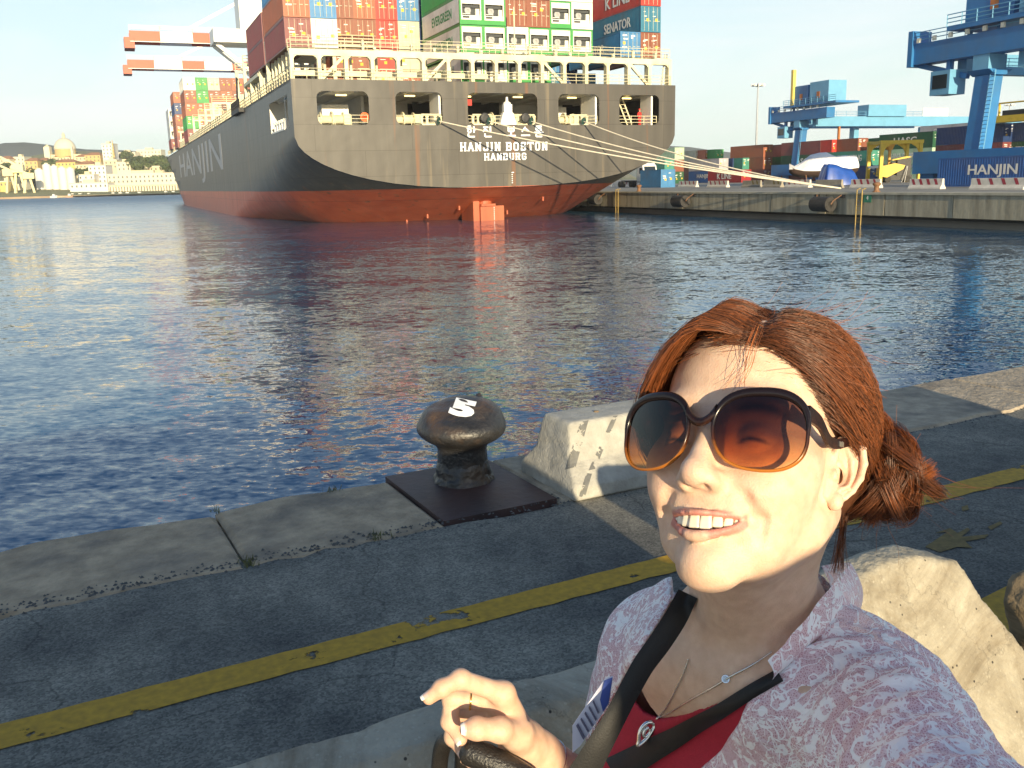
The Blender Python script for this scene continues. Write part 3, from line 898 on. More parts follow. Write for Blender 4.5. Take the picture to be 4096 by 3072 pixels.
# name and port of registry
def on_transom(s_, x, z, size, width, bold=0.02):
    return lettering(s_, LETTER, ship, frame_m((x, -0.232, z), (1, 0, 0), (0, 0, 1)), size, width, bold, 0.008)
def slab(s_, x, z, size, width):
    """heavy slab-serif capitals built from strokes on a 5 x 7 grid"""
    G = {'H': 'L R M', 'A': 'A', 'N': 'N', 'J': 'J', 'I': 'I', 'B': 'B', 'O': 'O', 'S': 'S', 'T': 'T', 'M': 'W', 'U': 'U', 'R': 'K', 'G': 'G', ' ': ''}
    n_ = sum(0.55 if c == ' ' else (0.62 if c == 'I' else 1.0) for c in s_); adv = width / n_
    mb = MB(); x0 = x - width / 2; y0 = -0.235; h = size; tw = adv * 0.21; th = h * 0.17; yk = [0]
    for c in s_:
        cwf = 0.55 if c == ' ' else (0.62 if c == 'I' else 1.0); wd = adv * cwf * 0.93; a = x0; b_ = x0 + wd; lo = z - h / 2; hi = z + h / 2; md = z
        def bx(xa, za, xb, zb):
            yk[0] = (yk[0] + 1) % 5
            mb.box((xa, y0 - 0.0015 * yk[0], za), (xb, y0 + 0.02, zb))
        def dg(xa, za, xb, zb, t_=None):
            yk[0] = (yk[0] + 1) % 5; t_ = t_ or tw; yy = y0 - 0.0015 * yk[0]
            mb.prism([(xa - t_ / 2, za), (xa + t_ / 2, za), (xb + t_ / 2, zb), (xb - t_ / 2, zb)], 'y', yy, y0 + 0.02)
        def serif(cx_, zz): bx(cx_ - tw * 0.78, zz - (0 if zz < md else th * 0.55), cx_ + tw * 0.78, zz + (th * 0.55 if zz < md else 0))
        l_ = a + tw; r_ = b_ - tw
        if c in 'HNMUBRKO' or c in 'SG':
            pass
        if c == 'H':
            for q in (l_, r_): bx(q - tw / 2, lo, q + tw / 2, hi); serif(q, lo); serif(q, hi)
            bx(l_, md - th / 2, r_, md + th / 2)
        elif c == 'N':
            for q in (l_, r_): bx(q - tw / 2, lo, q + tw / 2, hi)
            serif(l_, lo); serif(l_, hi); serif(r_, hi); dg(r_, lo, l_, hi)
        elif c == 'M':
            for q in (l_, r_): bx(q - tw / 2, lo, q + tw / 2, hi); serif(q, lo)
            mc = (l_ + r_) / 2; dg(mc, lo + h * 0.15, l_, hi, tw * 0.9); dg(mc, lo + h * 0.15, r_, hi, tw * 0.9)
        elif c == 'A':
            mc = (a + b_) / 2; dg(l_ - tw * 0.3, lo, mc, hi); dg(r_ + tw * 0.3, lo, mc, hi); serif(l_ - tw * 0.3, lo); serif(r_ + tw * 0.3, lo); bx(l_ + tw * .3, lo + h * 0.25, r_ - tw * .3, lo + h * 0.25 + th)
        elif c == 'I':
            mc = (a + b_) / 2; bx(mc - tw / 2, lo, mc + tw / 2, hi); serif(mc, lo); serif(mc, hi)
        elif c == 'J':
            bx(r_ - tw / 2, lo + th * .6, r_ + tw / 2, hi); serif(r_, hi); bx(l_, lo, r_, lo + th); bx(l_ - tw / 2, lo + th * .5, l_ + tw / 2, lo + h * 0.38)
        elif c == 'T':
            mc = (a + b_) / 2; bx(mc - tw / 2, lo, mc + tw / 2, hi); serif(mc, lo); bx(a, hi - th, b_, hi); bx(a, hi - h * 0.3, a + tw * .6, hi - th * .5); bx(b_ - tw * .6, hi - h * 0.3, b_, hi - th * .5)
        elif c == 'O' or c == 'U' or c == 'G':
            bx(l_ - tw / 2, lo + th * .7, l_ + tw / 2, hi - (th * .7 if c != 'U' else 0)); bx(l_ + tw * .1, lo, r_ - tw * .1, lo + th)
            if c != 'G': bx(r_ - tw / 2, lo + th * .7, r_ + tw / 2, hi - (th * .7 if c != 'U' else 0))
            else: bx(r_ - tw / 2, lo + th * .7, r_ + tw / 2, md); bx((l_ + r_) / 2, md - th * .6, r_ + tw * .5, md + th * .3); bx(r_ - tw / 2, hi - h * .32, r_ + tw / 2, hi - th * .6)
            if c != 'U': bx(l_ + tw * .1, hi - th, r_ - tw * .1, hi)
            else: serif(l_, hi); serif(r_, hi)
        elif c == 'S':
            bx(l_, lo, r_, lo + th); bx(l_, md - th / 2, r_, md + th / 2); bx(l_, hi - th, r_, hi); bx(l_ - tw / 2, md, l_ + tw / 2, hi - th * .6); bx(r_ - tw / 2, lo + th * .6, r_ + tw / 2, md)
            bx(r_ - tw / 2, hi - h * .34, r_ + tw / 2, hi); bx(l_ - tw / 2, lo, l_ + tw / 2, lo + h * .34)
        elif c in 'BR':
            bx(l_ - tw / 2, lo, l_ + tw / 2, hi); serif(l_, lo); serif(l_, hi); bx(l_, hi - th, r_, hi); bx(l_, md - th / 2, r_, md + th / 2); bx(r_ - tw / 2, md, r_ + tw / 2, hi - th * .6)
            if c == 'B': bx(l_, lo, r_, lo + th); bx(r_ - tw / 2, lo + th * .6, r_ + tw / 2, md)
            else: dg(r_, lo, (l_ + r_) / 2 + tw * .4, md); serif(r_, lo)
        x0 += adv * cwf
    o_ = mb.build('lettering', LETTER, ship)
    if ' ' in s_: o_['kind'] = 'stuff'
slab('HANJIN BOSTON', 0.45, 7.30, 0.83, 9.45)
slab('HAMBURG', 0.52, 6.33, 0.68, 4.65)
def hangul(strokes, x, z, s_):
    mb = MB()
    for q, (xa, za, xb, zb) in enumerate(strokes):
        mb.bar((x + xa * s_, -0.236 - 0.0012 * (q % 6), z + za * s_), (x + xb * s_, -0.236 - 0.0012 * (q % 6), z + zb * s_), 0.16, 0.16 * 0.9)
    for v in range(len(mb.v)):
        p = mb.v[v]; mb.v[v] = (p[0], min(-0.225, max(-0.25, p[1])), p[2])
    mb.build('lettering', LETTER, ship)['kind'] = 'stuff'
def circ(cx_, cz_, r_, n_=8):
    return [(cx_ + r_ * math.cos(2 * math.pi * k / n_), cz_ + r_ * math.sin(2 * math.pi * k / n_), cx_ + r_ * math.cos(2 * math.pi * (k + 1) / n_), cz_ + r_ * math.sin(2 * math.pi * (k + 1) / n_)) for k in range(n_)]
HAN = [(-.35, .5, .0, .5), (-.45, .32, .12, .32)] + circ(-.17, .08, .17) + [(.3, .5, .3, -.1), (.3, .2, .5, .2), (-.3, -.18, -.3, -.48), (-.3, -.48, .38, -.48)]
JIN = [(-.45, .42, .1, .42), (-.17, .42, -.45, -.02), (-.17, .2, .1, -.02), (.32, .5, .32, -.1), (-.28, -.18, -.28, -.48), (-.28, -.48, .42, -.48)]
BO = [(-.3, .5, -.3, .02), (.3, .5, .3, .02), (-.3, .28, .3, .28), (-.3, .02, .3, .02), (0, .02, 0, -.38), (-.5, -.4, .5, -.4)]
SEU = [(0, .45, -.4, -.02), (0, .3, .4, -.02), (-.5, -.38, .5, -.38)]
TON = [(-.3, .5, .32, .5), (-.3, .5, -.3, .12), (-.3, .31, .28, .31), (-.3, .12, .34, .12), (0, .12, 0, -.08), (-.5, -.1, .5, -.1), (-.3, -.2, -.3, -.5), (-.3, -.5, .36, -.5)]
for st_, x in ((HAN, -3.05), (JIN, -1.35), (BO, 1.15), (SEU, 2.7), (TON, 4.15)):
    hangul(st_, x, 8.72, 0.98)
# draught marks
mb = MB()
for q in range(6): mb.box((1.15 - 0.05, -0.236, 3.75 + 0.2 * q - (0.0)), (1.15 + (0.2 if q == 5 else 0.06), -0.21, 3.83 + 0.2 * q))
mb.build('draught_marks', LETTER, ship)
# side name, very foreshortened
lettering('HANJIN', pm('dimmed_letter_paint', (.42, .42, .43), .6, var=.15), ship, frame_m((-20.03, 112, 8.5), (0, -1, 0), (0, 0, 1)), 7.0, 100.0, 0.02, 0.01)['kind'] = 'stuff'  # white letters greyed in the paint, standing for the grazing light there
# rudder and stern tube
mb = MB()
mb.box((-0.85, 3.6, -2.5), (1.75, 3.95, 1.5)); mb.box((-0.86, 3.3, 1.5), (0.7, 4.4, 1.72))
RUDP = pm('rudder_red', (0.43, 0.10, 0.045), 0.5, var=0.2, scale=0.8, stretch=(1, 1, 0.2), dirt=(0.25, 0.14, 0.05), dirt_amt=0.5)
rud = mb.build('rudder', RUDP, ship)
mb = MB(); mb.lathe([(0.78, 1.72), (0.78, 2.5), (0.85, 2.9)], 18, (-0.05, 4.6, 0)); mb.build('rudder_trunk', RUDP, ship)
mb = MB(); mb.box((-1.55, 3.9, -2.0), (-0.88, 7.5, 2.4)); mb.build('rudder_horn', RUDP, ship)
mb = MB()
for q in range(7): mb.box((0.6, 3.575, 0.1 + 0.2 * q), (0.68, 3.605, 0.18 + 0.2 * q))
mb.build('draught_marks', LETTER, ship)
for x, y_ in ((-2.6, 5.5), (-5.3, 8.0), (6.3, 4), (3.6, 7.5), (-7, 10)):
    mb = MB(); z_ = zc(y_) + (zs(y_) - zc(y_)) * (1 - (1 - (abs(x) / 20) ** 2.6) ** (1 / 1.8)); mb.prism([(y_ - .3, z_ - .3), (y_ + .3, z_ - .25), (y_ + .3, z_ + .2), (y_ - .3, z_ + .2)], 'x', x - .08, x + .08); mb.build('anode', RUDP, ship)

# lashing bridge across the stern
PX = [-19.7 + 2.455 * i for i in range(17)]
mb = MB()
mb.box((PX[0] - 0.2, 0.2, 15.42), (PX[-1] + 0.2, 0.75, 15.98)); mb.build('lashing_beam', CREAM, ship)
for x in PX:
    mb = MB(); mb.box((x - 0.17, 0.17, DZ), (x + 0.17, 0.78, 15.418)); mb.build('lashing_post', CREAM, ship)
def brace(xa, xb, up):
    mb = MB(); mb.bar((xa + 0.2, 0.4, DZ + 0.1) if up else (xa + 0.2, 0.4, 15.4), (xb - 0.2, 0.4, 15.4) if up else (xb - 0.2, 0.4, DZ + 0.1), 0.26, 0.26); mb.build('brace', CREAM, ship)
for i, up in ((1, True), (5, True), (10, False), (14, False)): brace(PX[i], PX[i + 1], up)
mb = MB()
for i in range(16):
    for s_ in (1, -1):
        x = PX[i] if s_ == 1 else PX[i + 1]
        mb.prism([(x + s_ * .17, 15.418), (x + s_ * .17, 15.1), (x + s_ * .30, 15.3), (x + s_ * .5, 15.418)], 'y', 0.25, 0.7)
mb.build('gussets', CREAM, ship)['kind'] = 'stuff'
mb = MB(); rails(mb, [(PX[0], 0.3, 15.98), (PX[-1], 0.3, 15.98)], 1.0, 1.6, 0.028); rails(mb, [(PX[0], 1.9, 15.98), (PX[-1], 1.9, 15.98)], 1.0, 2.4, 0.028); mb.build('upper_railing', RAIL, ship)
mb = MB(); rails(mb, [(PX[0], 0.1, DZ), (PX[-1], 0.1, DZ)], 0.95, 1.2, 0.026); mb.build('deck_railing', RAIL, ship)
mb = MB(); mb.box((PX[0], 0.8, 15.7), (PX[-1], 2.0, 15.8)); mb.build('walkway', CREAM, ship)
mb = MB()
rgn = random.Random(2)
for i in range(2, 16):                                                 # lashing gear stored on the walkway
    x = PX[i] + rgn.uniform(.4, 1.9); mb.box((x - .12, 1.0, 15.82), (x + .12, 1.3, 15.82 + rgn.uniform(.5, 1.15)))
    if i % 3 == 0: mb.box((x, 0.9, 15.82), (x + 1.6, 1.2, 16.2))
mb.build('lashing_gear', CREAM, ship)['kind'] = 'stuff'
mb = MB(); mb.tube([(2.0, 0.4, 16), (2.0, 0.4, 20.4)], 0.06, 6); mb.build('ensign_staff', RAIL, ship)
mb = MB(); 
for s_ in (-.25, .25): mb.bar((19.2 + s_ * .8, .9, DZ), (19.5 + s_ * .5, .9, 16.6), .09, .09)
for q in range(10): mb.bar((19.0, .9, DZ + .3 * q), (19.6, .9, DZ + .3 * q), .05, .05)
mb.build('mast_ladder', CREAM, ship)
# inner pillars, second row
mb = MB()
for x in PX[1:-1:1]: mb.box((x + .9, 2.6, DZ), (x + 1.1, 2.8, 15.6))
mb.box((PX[0], 2.5, 13.9), (PX[8], 2.7, 14.4)); mb.build('inner_frame', CREAM, ship)['kind'] = 'stuff'
# port side: bulwark rail and lashing bridges
mb = MB(); rails(mb, [(-19.85, 0.3, DZ), (-19.85, 60, DZ)], 1.05, 1.5, 0.05); rails(mb, [(-19.85, 60, DZ), (-19.6, 215, DZ + 0.6)], 1.1, 3.0, 0.09); mb.build('side_railing', RAIL, ship)
mb = MB()
for q in range(14): mb.prism([(0.5 + 1.15 * q, DZ), (0.5 + 1.15 * q + .5, DZ), (0.5 + 1.15 * q, DZ + 1.0)], 'x', -19.8, -19.6)
mb.build('bulwark_brackets', CREAM, ship)['kind'] = 'stuff'
for k, y_ in enumerate((15.6, 21, 28.6, 34, 41.6, 75, 88.6, 102, 116, 130, 143.6, 157, 170)):
    mb = MB(); top = 18.6 if y_ < 60 else 17.5
    for xx in (-19.4, -17.1, -14.8, -12.4): mb.box((xx - .18, y_, DZ), (xx + .18, y_ + .4, top))
    for zz in (15.6, top): mb.box((-19.6, y_ - .02, zz - .22), (-8, y_ + .42, zz + .06))
    rails(mb, [(-19.5, y_ + .2, top), (-8, y_ + .2, top)], 1.0, 2.0, 0.05)
    mb.bar((-19.4, y_ + .2, DZ), (-17.1, y_ + .2, 15.6), .14, .14)
    mb.build('lashing_bridge', CREAM, ship)
for q in range(26):
    mb = MB(); yy = 3.5 + q * 2.1; mb.box((-19.3, yy, DZ), (-19.0, yy + .18, DZ + (3.0 if yy < 16 else 2.2))); mb.build('stanchion', CREAM, ship)
# pipes, vents and a deck store on the port side
mb = MB(); mb.box((-19.2, 24.6, 16.3), (-15, 30.0, 18.6)); mb.build('deck_store', WHITE, ship)
mb = MB(); mb.box((-19.22, 26, 17.0), (-19.19, 26.6, 17.9)); mb.build('store_window', DKGREY, ship)
mb = MB(); mb.box((-19.6, 22, 15.9), (-14, 34, 16.28)); mb.build('store_platform', CREAM, ship)
mb = MB()
for q in range(6): mb.lathe([(0.35, DZ), (0.35, 14.6), (0.6, 14.8), (0.6, 15.2), (0.2, 15.35)], 10, (-18.3, 18 + 5.2 * q, 0))
mb.build('vent', WHITE, ship)
mb = MB(); mb.tube([(-18.9, 44, DZ + 4), (-19.6, 40.5, DZ + 4.3), (-20.2, 37, DZ + 0.5)], 0.12, 6); mb.box((-20.6, 33, DZ - .4), (-19.7, 41, DZ + .1)); rails(mb, [(-20.5, 33, DZ + .1), (-20.5, 41, DZ + .1)], 1.0, 1.0, .06); mb.build('gangway', DKGREY, ship)
# deckhouse with bridge wing, funnel
dh = MB(); dh.box((-13.5, 56, DZ), (13.5, 68, 36)); dh.box((-15.5, 55, 31), (15.5, 69, 31.3)); deckhouse = dh.build('deckhouse', WHITE, ship)
GL = pm('ship_glass', (0.02, 0.03, 0.04), 0.1, var=0)
for k in range(6):
    for q in range(8):
        wb = MB(); x = -12 + 3.2 * q; wb.box((x, 55.96, 15.6 + 2.7 * k), (x + .9, 55.995, 16.6 + 2.7 * k)); wb.build('window', GL, deckhouse)
mb = MB(); mb.box((-20.4, 55.5, 24.1), (20.4, 61, 24.5)); mb.box((-20.4, 55.5, 24.5), (-20.2, 61, 26.0)); mb.box((-20.2, 55.4, 24.5), (20.2, 55.6, 25.9)); mb.build('bridge_wing', WHITE, ship)
mb = MB(); mb.box((-16.6, 55.7, 24.5), (-13.5, 60.5, 35.0)); mb.build('wing_house', WHITE, ship)
mb = MB()
for s_ in (0, 1): mb.bar((-20, 57 + 3 * s_, 24.1), (-14, 57 + 3 * s_, 19.2), .5, .5)
mb.build('wing_bracket', WHITE, ship)
mb = MB(); mb.box((-5, 44, DZ), (5, 52, 34)); mb.build('funnel', WHITE, ship)
# ================================================================== CONTAINERS
CW = 2.438
def cbody(Ln, H, corr=True):
    mb = MB(); w2 = CW / 2; mb_i = 0
    d = 0.036
    for sx in (-1, 1):
        if corr:
            k = int((Ln - 0.4) / 0.28); pts = []
            for q in range(k):
                y0 = 0.2 + q * (Ln - 0.4) / k; p = (Ln - 0.4) / k
                pts += [(w2 - 0.012, y0), (w2 - 0.012, y0 + p * .25), (w2 - 0.012 - d, y0 + p * .5), (w2 - 0.012 - d, y0 + p * .75)]
            pts.append((w2 - 0.012, Ln - 0.2))
            vs = [(sx * a, y, 0.16) for a, y in pts] + [(sx * a, y, H - 0.12) for a, y in pts]; n_ = len(pts)
            mb.add(vs, [(i, i + 1, n_ + i + 1, n_ + i) for i in range(n_ - 1)])
        else:
            mb.add([(sx * (w2 - .02), .2, .16), (sx * (w2 - .02), Ln - .2, .16), (sx * (w2 - .02), Ln - .2, H - .12), (sx * (w2 - .02), .2, H - .12)], [(0, 1, 2, 3)])
        mb.box((sx * (w2 - .10) - .06 + (0.04 if sx < 0 else -.0) - .04 * (sx < 0), 0.19, 0), (sx * (w2 - .10) + .10 - .04 * (sx < 0) - .0, Ln - 0.19, 0.16))
        mb.box((sx * (w2 - .06) - .06, 0.19, H - .12), (sx * (w2 - .06) + .06, Ln - 0.19, H))
        for ya, yb in ((0, .19), (Ln - .19, Ln)):
            mb.box((sx * (w2 - .08) - .08, ya, 0), (sx * (w2 - .08) + .08, yb, H))
    mb.box((-w2 + .16, 0.02, H - .13), (w2 - .16, .12, H - .005)); mb.box((-w2 + .16, 0.02, 0.005), (w2 - .16, .12, .17))
    mb.box((-w2 + .16, Ln - .1, 0.17), (w2 - .16, Ln - .06, H - .13))
    mb.add([(-w2 + .1, .1, H - .03), (w2 - .1, .1, H - .03), (w2 - .1, Ln - .1, H - .03), (-w2 + .1, Ln - .1, H - .03)], [(0, 1, 2, 3)])
    mb.add([(-w2 + .1, .1, .12), (w2 - .1, .1, .12), (w2 - .1, Ln - .1, .12), (-w2 + .1, Ln - .1, .12)], [(3, 2, 1, 0)])
    me = mb.mesh('container_body'); return me
def cdoor(H, side, var):
    """one door leaf with marks (slot 1 white print, slot 2 yellow)"""
    mb = MB(); rgd = random.Random(var * 7 + side)
    x0, x1 = (-1.06, -0.01) if side < 0 else (0.01, 1.06)
    mb.box((x0, .05, .18), (x1, .09, H - .14))
    for q in range(3):
        za = .35 + q * (H - .75) / 3; mb.box((x0 + .08, .035, za), (x1 - .08, .052, za + (H - .75) / 3 - .12))
    if var >= 0:
        for q in range(rgd.randint(2, 4)):
            xa = x0 + rgd.uniform(.08, .3); za = H * rgd.uniform(.35, .88); ww = rgd.uniform(.2, .6); mb.box((xa, .030, za), (min(x1 - .05, xa + ww), .036, za + rgd.uniform(.05, .16)), 1)
        if rgd.random() < .6:
            xa = rgd.uniform(x0 + .1, x1 - .45); za = H * rgd.uniform(.3, .6); mb.box((xa, .028, za), (xa + .32, .034, za + .3), 2)
    return mb.mesh('container_door')
def crods(H, side):
    mb = MB()
    for fx in (.28, .75):
        x = (-1.06 + 1.05 * fx) if side < 0 else (.01 + 1.05 * fx)
        mb.tube([(x, .015, .12), (x, .015, H - .1)], .022, 6); mb.box((x - .02, -.005, H * .42), (x + .3, .01, H * .42 + .05))
    return mb.mesh('locking_rods')
def reefer_end(H):
    mb = MB(); w2 = CW / 2 - .16
    mb.box((-w2, .05, .2), (w2, .1, H * .20), 0); mb.box((-w2, .05, H * .74), (w2, .1, H - .14), 0)
    mb.box((-w2, .05, H * .2), (-w2 + .12, .1, H * .74), 0); mb.box((w2 - .12, .05, H * .2), (w2, .1, H * .74), 0)
    # machinery recess
    mb.box((-w2 + .12, .45, H * .2), (w2 - .12, .5, H * .74), 1)
    mb.box((-w2 + .14, .12, H * .2), (w2 - .14, .40, H * .34), 0); mb.box((w2 - .55, .15, H * .34), (w2 - .16, .42, H * .58), 0)
    mb.box((-w2 + .2, .12, H * .38), (-w2 + 1.0, .2, H * .40), 0); mb.box((-w2 + .2, .1, H * .24), (-w2 + .9, .125, H * .31), 1)
    mb.box((-w2 + .14, .3, H * .62), (w2 - .14, .44, H * .72), 1)
    return mb.mesh('cooling_unit')
def reefer_fan(H):
    mb = MB(); mb.lathe([(.30, -.06), (.34, -.06), (.34, .06), (.12, .06), (.12, .0)], 14, (-.25, .38, H * .52), M=Matrix.Rotation(R(90), 3, 'X')); return mb.mesh('fan')
CM = {}
def cmesh(key, fn):
    if key not in CM: CM[key] = fn()
    return CM[key]
COLS = {'brown': (0.24, 0.075, 0.040), 'maroon': (0.20, 0.05, 0.05), 'rust': (0.33, 0.10, 0.045), 'red': (0.47, 0.035, 0.025), 'orange': (0.52, 0.13, 0.06),
        'blue': (0.05, 0.20, 0.42), 'navy': (0.015, 0.045, 0.15), 'teal': (0.03, 0.17, 0.27), 'green': (0.035, 0.28, 0.06), 'dark green': (0.01, 0.085, 0.035), 'sea green': (0.05, 0.25, 0.19),
        'pale green': (0.42, 0.58, 0.40), 'grey': (0.36, 0.36, 0.36), 'cream': (0.55, 0.52, 0.38), 'white': (0.74, 0.72, 0.64), 'royal blue': (0.02, 0.10, 0.33), 'dark red': (0.30, 0.012, 0.018), 'lilac grey': (0.45, 0.42, 0.45)}
def cmat(c):
    return pm('container_' + c.replace(' ', '_'), COLS[c], 0.5, var=0.1, scale=1.2, dirt=(0.14, 0.10, 0.07), dirt_amt=0.3)
PRINT_W = pm('container_print_white', (0.75, 0.73, 0.68), 0.6, var=0.05); PRINT_Y = pm('container_print_yellow', (0.65, 0.42, 0.03), 0.6, var=0.05)
PRINT_G = pm('container_print_green', (0.03, 0.22, 0.07), 0.6, var=0.05)
RECESS = pm('reefer_recess', (0.05, 0.055, 0.06), 0.7, var=0.2)
used_labels = {}
def container(M, Ln, H, col, kind='door', text=None, tcol=None, label='', group='containers', detail=True, var=0, base=None, tsize=0.8, twid=None, tpos=.5, frame=None):
    """M: world matrix of the container's bottom centre of the end that faces the camera (y runs along its length)"""
    me = cmesh(('b', Ln, H, kind == 'reefer'), lambda: cbody(Ln, H, kind != 'reefer' or Ln < 0))
    o = obj('shipping_container', me, cmat(col)); o.matrix_world = M
    if frame: o.material_slots[0].link = 'OBJECT'; o.material_slots[0].material = cmat(frame)
    used_labels[label] = used_labels.get(label, 0) + 1
    tag(o, label, 'container', group)
    if kind == 'door':
        for s in (-1, 1):
            d = obj('door', cmesh(('d', H, s, var), lambda: cdoor(H, s, var)), [cmat(col), PRINT_W, PRINT_Y], o)
            if detail: obj('locking_rods', cmesh(('r', H, s), lambda: crods(H, s)), cmat('cream' if col not in ('white', 'grey') else 'grey'), d)
    elif kind == 'reefer':
        d = obj('cooling_unit', cmesh(('u', H), lambda: reefer_end(H)), [cmat('white'), RECESS], o)
        obj('fan', cmesh(('f', H), lambda: reefer_fan(H)), cmat('grey'), d)
        if base:
            b_ = MB(); b_.box((-CW / 2 + .02, -.012, 0.01), (CW / 2 - .02, .03, H * .17)); obj('sill', cmesh(('sill', H), lambda: b_.mesh('sill')), cmat(base), o)
        if col == 'white':
            p_ = MB(); p_.box((-CW / 2 - .014, .22, .18), (-CW / 2 - .008 + .0, Ln - .22, H - .14)); obj('side_panel', cmesh(('sp', Ln, H), lambda: p_.mesh('side_panel')), cmat('white'), o)
    else:
        p_ = MB(); p_.box((-1.06, .05, .17), (1.06, .09, H - .13)); obj('end_panel', cmesh(('ep', H), lambda: p_.mesh('end_panel')), cmat(col), o)
    if text:
        lettering(text, tcol or PRINT_W, o, frame_m((-CW / 2 - .022, Ln * tpos, H * .52), (0, -1, 0), (0, 0, 1)), tsize, twid, 0.02, 0.006)
    return o
SHIPM = Matrix.Translation((-0.62, 94.11, WATER_Z)) @ Matrix.Rotation(SHIP_ANG, 4, 'Z')
def smx(x, y, z): return SHIPM @ Matrix.Translation((x, y, z))
ORD = ['lowest', 'second', 'third', 'fourth', 'fifth', 'sixth', 'seventh']
def rowx(i): return -19.65 + 2.43 * (i - 1) + 1.22          # centre of deck row i, port = 1
v_ = 0
def sc(row, y, z, col, kind='door', desc='', x=None, H=2.6, Ln=12.19, **kw):
    global v_
    v_ += 1
    return container(smx(rowx(row) if x is None else x, y, z), Ln, H, col, kind, label=desc, group='containers stacked on the ship', var=v_ % 5, **kw)
Z1, Z2, Z3 = 16.42, 19.06, 21.70
# aft bay, port pair
sc(1, 3, Z1, 'maroon', desc='maroon container at the stern\'s port corner, its dark underside showing'); sc(1, 3, Z2, 'rust', desc='rust brown container directly above the maroon port corner one'); sc(1, 3, Z3, 'blue', desc='blue container cut by the photo\'s top edge, top of the port corner column')
sc(2, 3, Z1, 'white', desc='plain white dry container beside the maroon port corner container'); sc(2, 3, Z2, 'blue', desc='light blue container on top of the plain white one'); sc(2, 3, Z3, 'blue', desc='blue container in the top row, second column from the port corner')
names = ['first', 'second', 'third', 'fourth', 'fifth', 'sixth']
A = [[('white', 'green'), ('white', 'green'), ('white', 'green')], [('white', None), ('white', 'green'), ('white', 'green')], [('white', 'green'), ('white', None), ('brown', 'd')],
     [('white', 'green'), ('white', 'green'), ('brown', 'd')], [None, ('white', 'green'), ('white', 'green')], [None, ('white', 'green'), ('white', None)]]
ZA = [13.6, Z1, Z2]; HT = ['behind the stern frame', 'just above the stern railing', 'in the second tier above the railing']
for c_ in range(6):
    for t_ in range(3):
        if A[c_][t_] is None: continue
        col, fr = A[c_][t_]
        if fr == 'd':
            sc(8 + c_, 3, ZA[t_], 'brown', desc='brown double door container, %s of two among white refrigerated ones' % ('left' if c_ == 2 else 'right'))
        else:
            dsc = 'white refrigerated container, %s of six columns, %s' % (names[c_], HT[t_])
            tx = 'EVERGREEN' if (c_ == 0) else None
            sc(8 + c_, 3, ZA[t_], 'white', 'reefer', dsc, text=tx, tcol=PRINT_G, tsize=0.95, twid=6.3, tpos=.45, base='green' if fr else None, frame='green' if fr else None)
sc(8, 3, Z3, 'green', 'plain', 'green container above the white refrigerated columns at the top edge, leftmost'); sc(9, 3, Z3, 'white', 'reefer', 'white refrigerated container at the top edge of the photo, second column', frame='green'); sc(10, 3, Z3, 'brown', desc='brown container at the photo\'s top edge above the left brown one'); sc(11, 3, Z3, 'maroon', desc='maroon container at the photo\'s top edge above the right brown one')
sc(12, 3, Z3, 'white', 'reefer', 'white refrigerated container at the top edge, fifth column of six'); sc(13, 3, Z3, 'white', 'reefer', 'white refrigerated container at the top edge, sixth column of six')
# aft bay, starboard end
XS = 18.9
sc(16, 3, Z1, 'brown', desc='reddish brown container at the bottom of the starboard corner column', x=XS)
sc(16, 3, Z2, 'teal', desc='teal container lettered SENATOR in the starboard corner column', x=XS, text='SENATOR', tsize=1.05, twid=6.0, tpos=.42)
sc(16, 3, Z3, 'red', desc='bright red container lettered K LINE at the starboard corner', x=XS, text='K LINE', tsize=1.2, twid=5.4, tpos=.42)
sc(15, 3, Z1, 'blue', desc='light blue container left of the reddish brown starboard corner one', x=XS - 2.47, text='SENATOR', tsize=.9, twid=5)
sc(16, 3, Z3 + 2.64, 'orange', desc='orange red container above the K LINE one, cut by the top edge', x=XS)
# second bay
FB = {3: ['brown', 'rust'], 4: ['brown', 'brown'], 5: ['brown', 'rust'], 6: ['red', 'red'], 7: ['cream', 'blue'], 8: ['navy', 'navy']}
for r_, cc in FB.items():
    low = {3: 'rust', 4: 'brown', 5: 'cream', 6: 'cream', 7: 'rust', 8: 'navy'}[r_]
    nm = {3: 'hidden', 4: 'first', 5: 'second', 6: 'third', 7: 'fourth', 8: 'fifth'}[r_]
    if r_ > 3:
        sc(r_, 16.2, 13.7, low, desc='%s container seen low through the stern frame, %s column behind the white one' % (low, nm))
        sc(r_, 16.2, 15.75, cc[0], H=2.6, desc='%s container behind the stern walkway, %s column right of the white one, lower' % (cc[0], nm), detail=False)
        sc(r_, 16.2, 18.42, cc[0], H=2.9, desc='%s container above the stern walkway, %s column right of the white one' % (cc[0], nm))
        sc(r_, 16.2, 21.36, cc[1], H=2.9, desc='%s container in the upper tier, %s column right of the blue one' % (cc[1], nm))
sc(1, 16.2, 16.4, 'maroon', desc='maroon container behind the port corner column', detail=False); sc(1, 16.2, 19.0, 'maroon', desc='maroon container behind the port corner, upper one', detail=False)
sc(3, 16.2, 13.7, 'brown', desc='brown container low behind the diagonal brace at the port side')
for r_ in (13, 14, 15, 16):
    nm = {13: 'leftmost', 14: 'second', 15: 'third', 16: 'rightmost'}[r_]
    sc(r_, 16.2, 13.7, 'teal' if r_ != 15 else 'navy', desc='dark blue container low behind the starboard frame, %s of four' % nm, x=rowx(r_), text='HANJIN' if r_ == 15 else None, tsize=1, twid=5, detail=r_ in (13, 14))
    if r_ < 16: sc(r_, 16.2, 16.35, 'blue' if r_ == 14 else 'navy', desc='blue container of the second bay right of the white columns, %s' % nm)
sc(14, 16.2, 19.0, 'blue', desc='blue container sliver between the white columns and K LINE, middle height'); sc(14, 16.2, 21.65, 'white', desc='white container sliver between the white columns and K LINE, at the top')
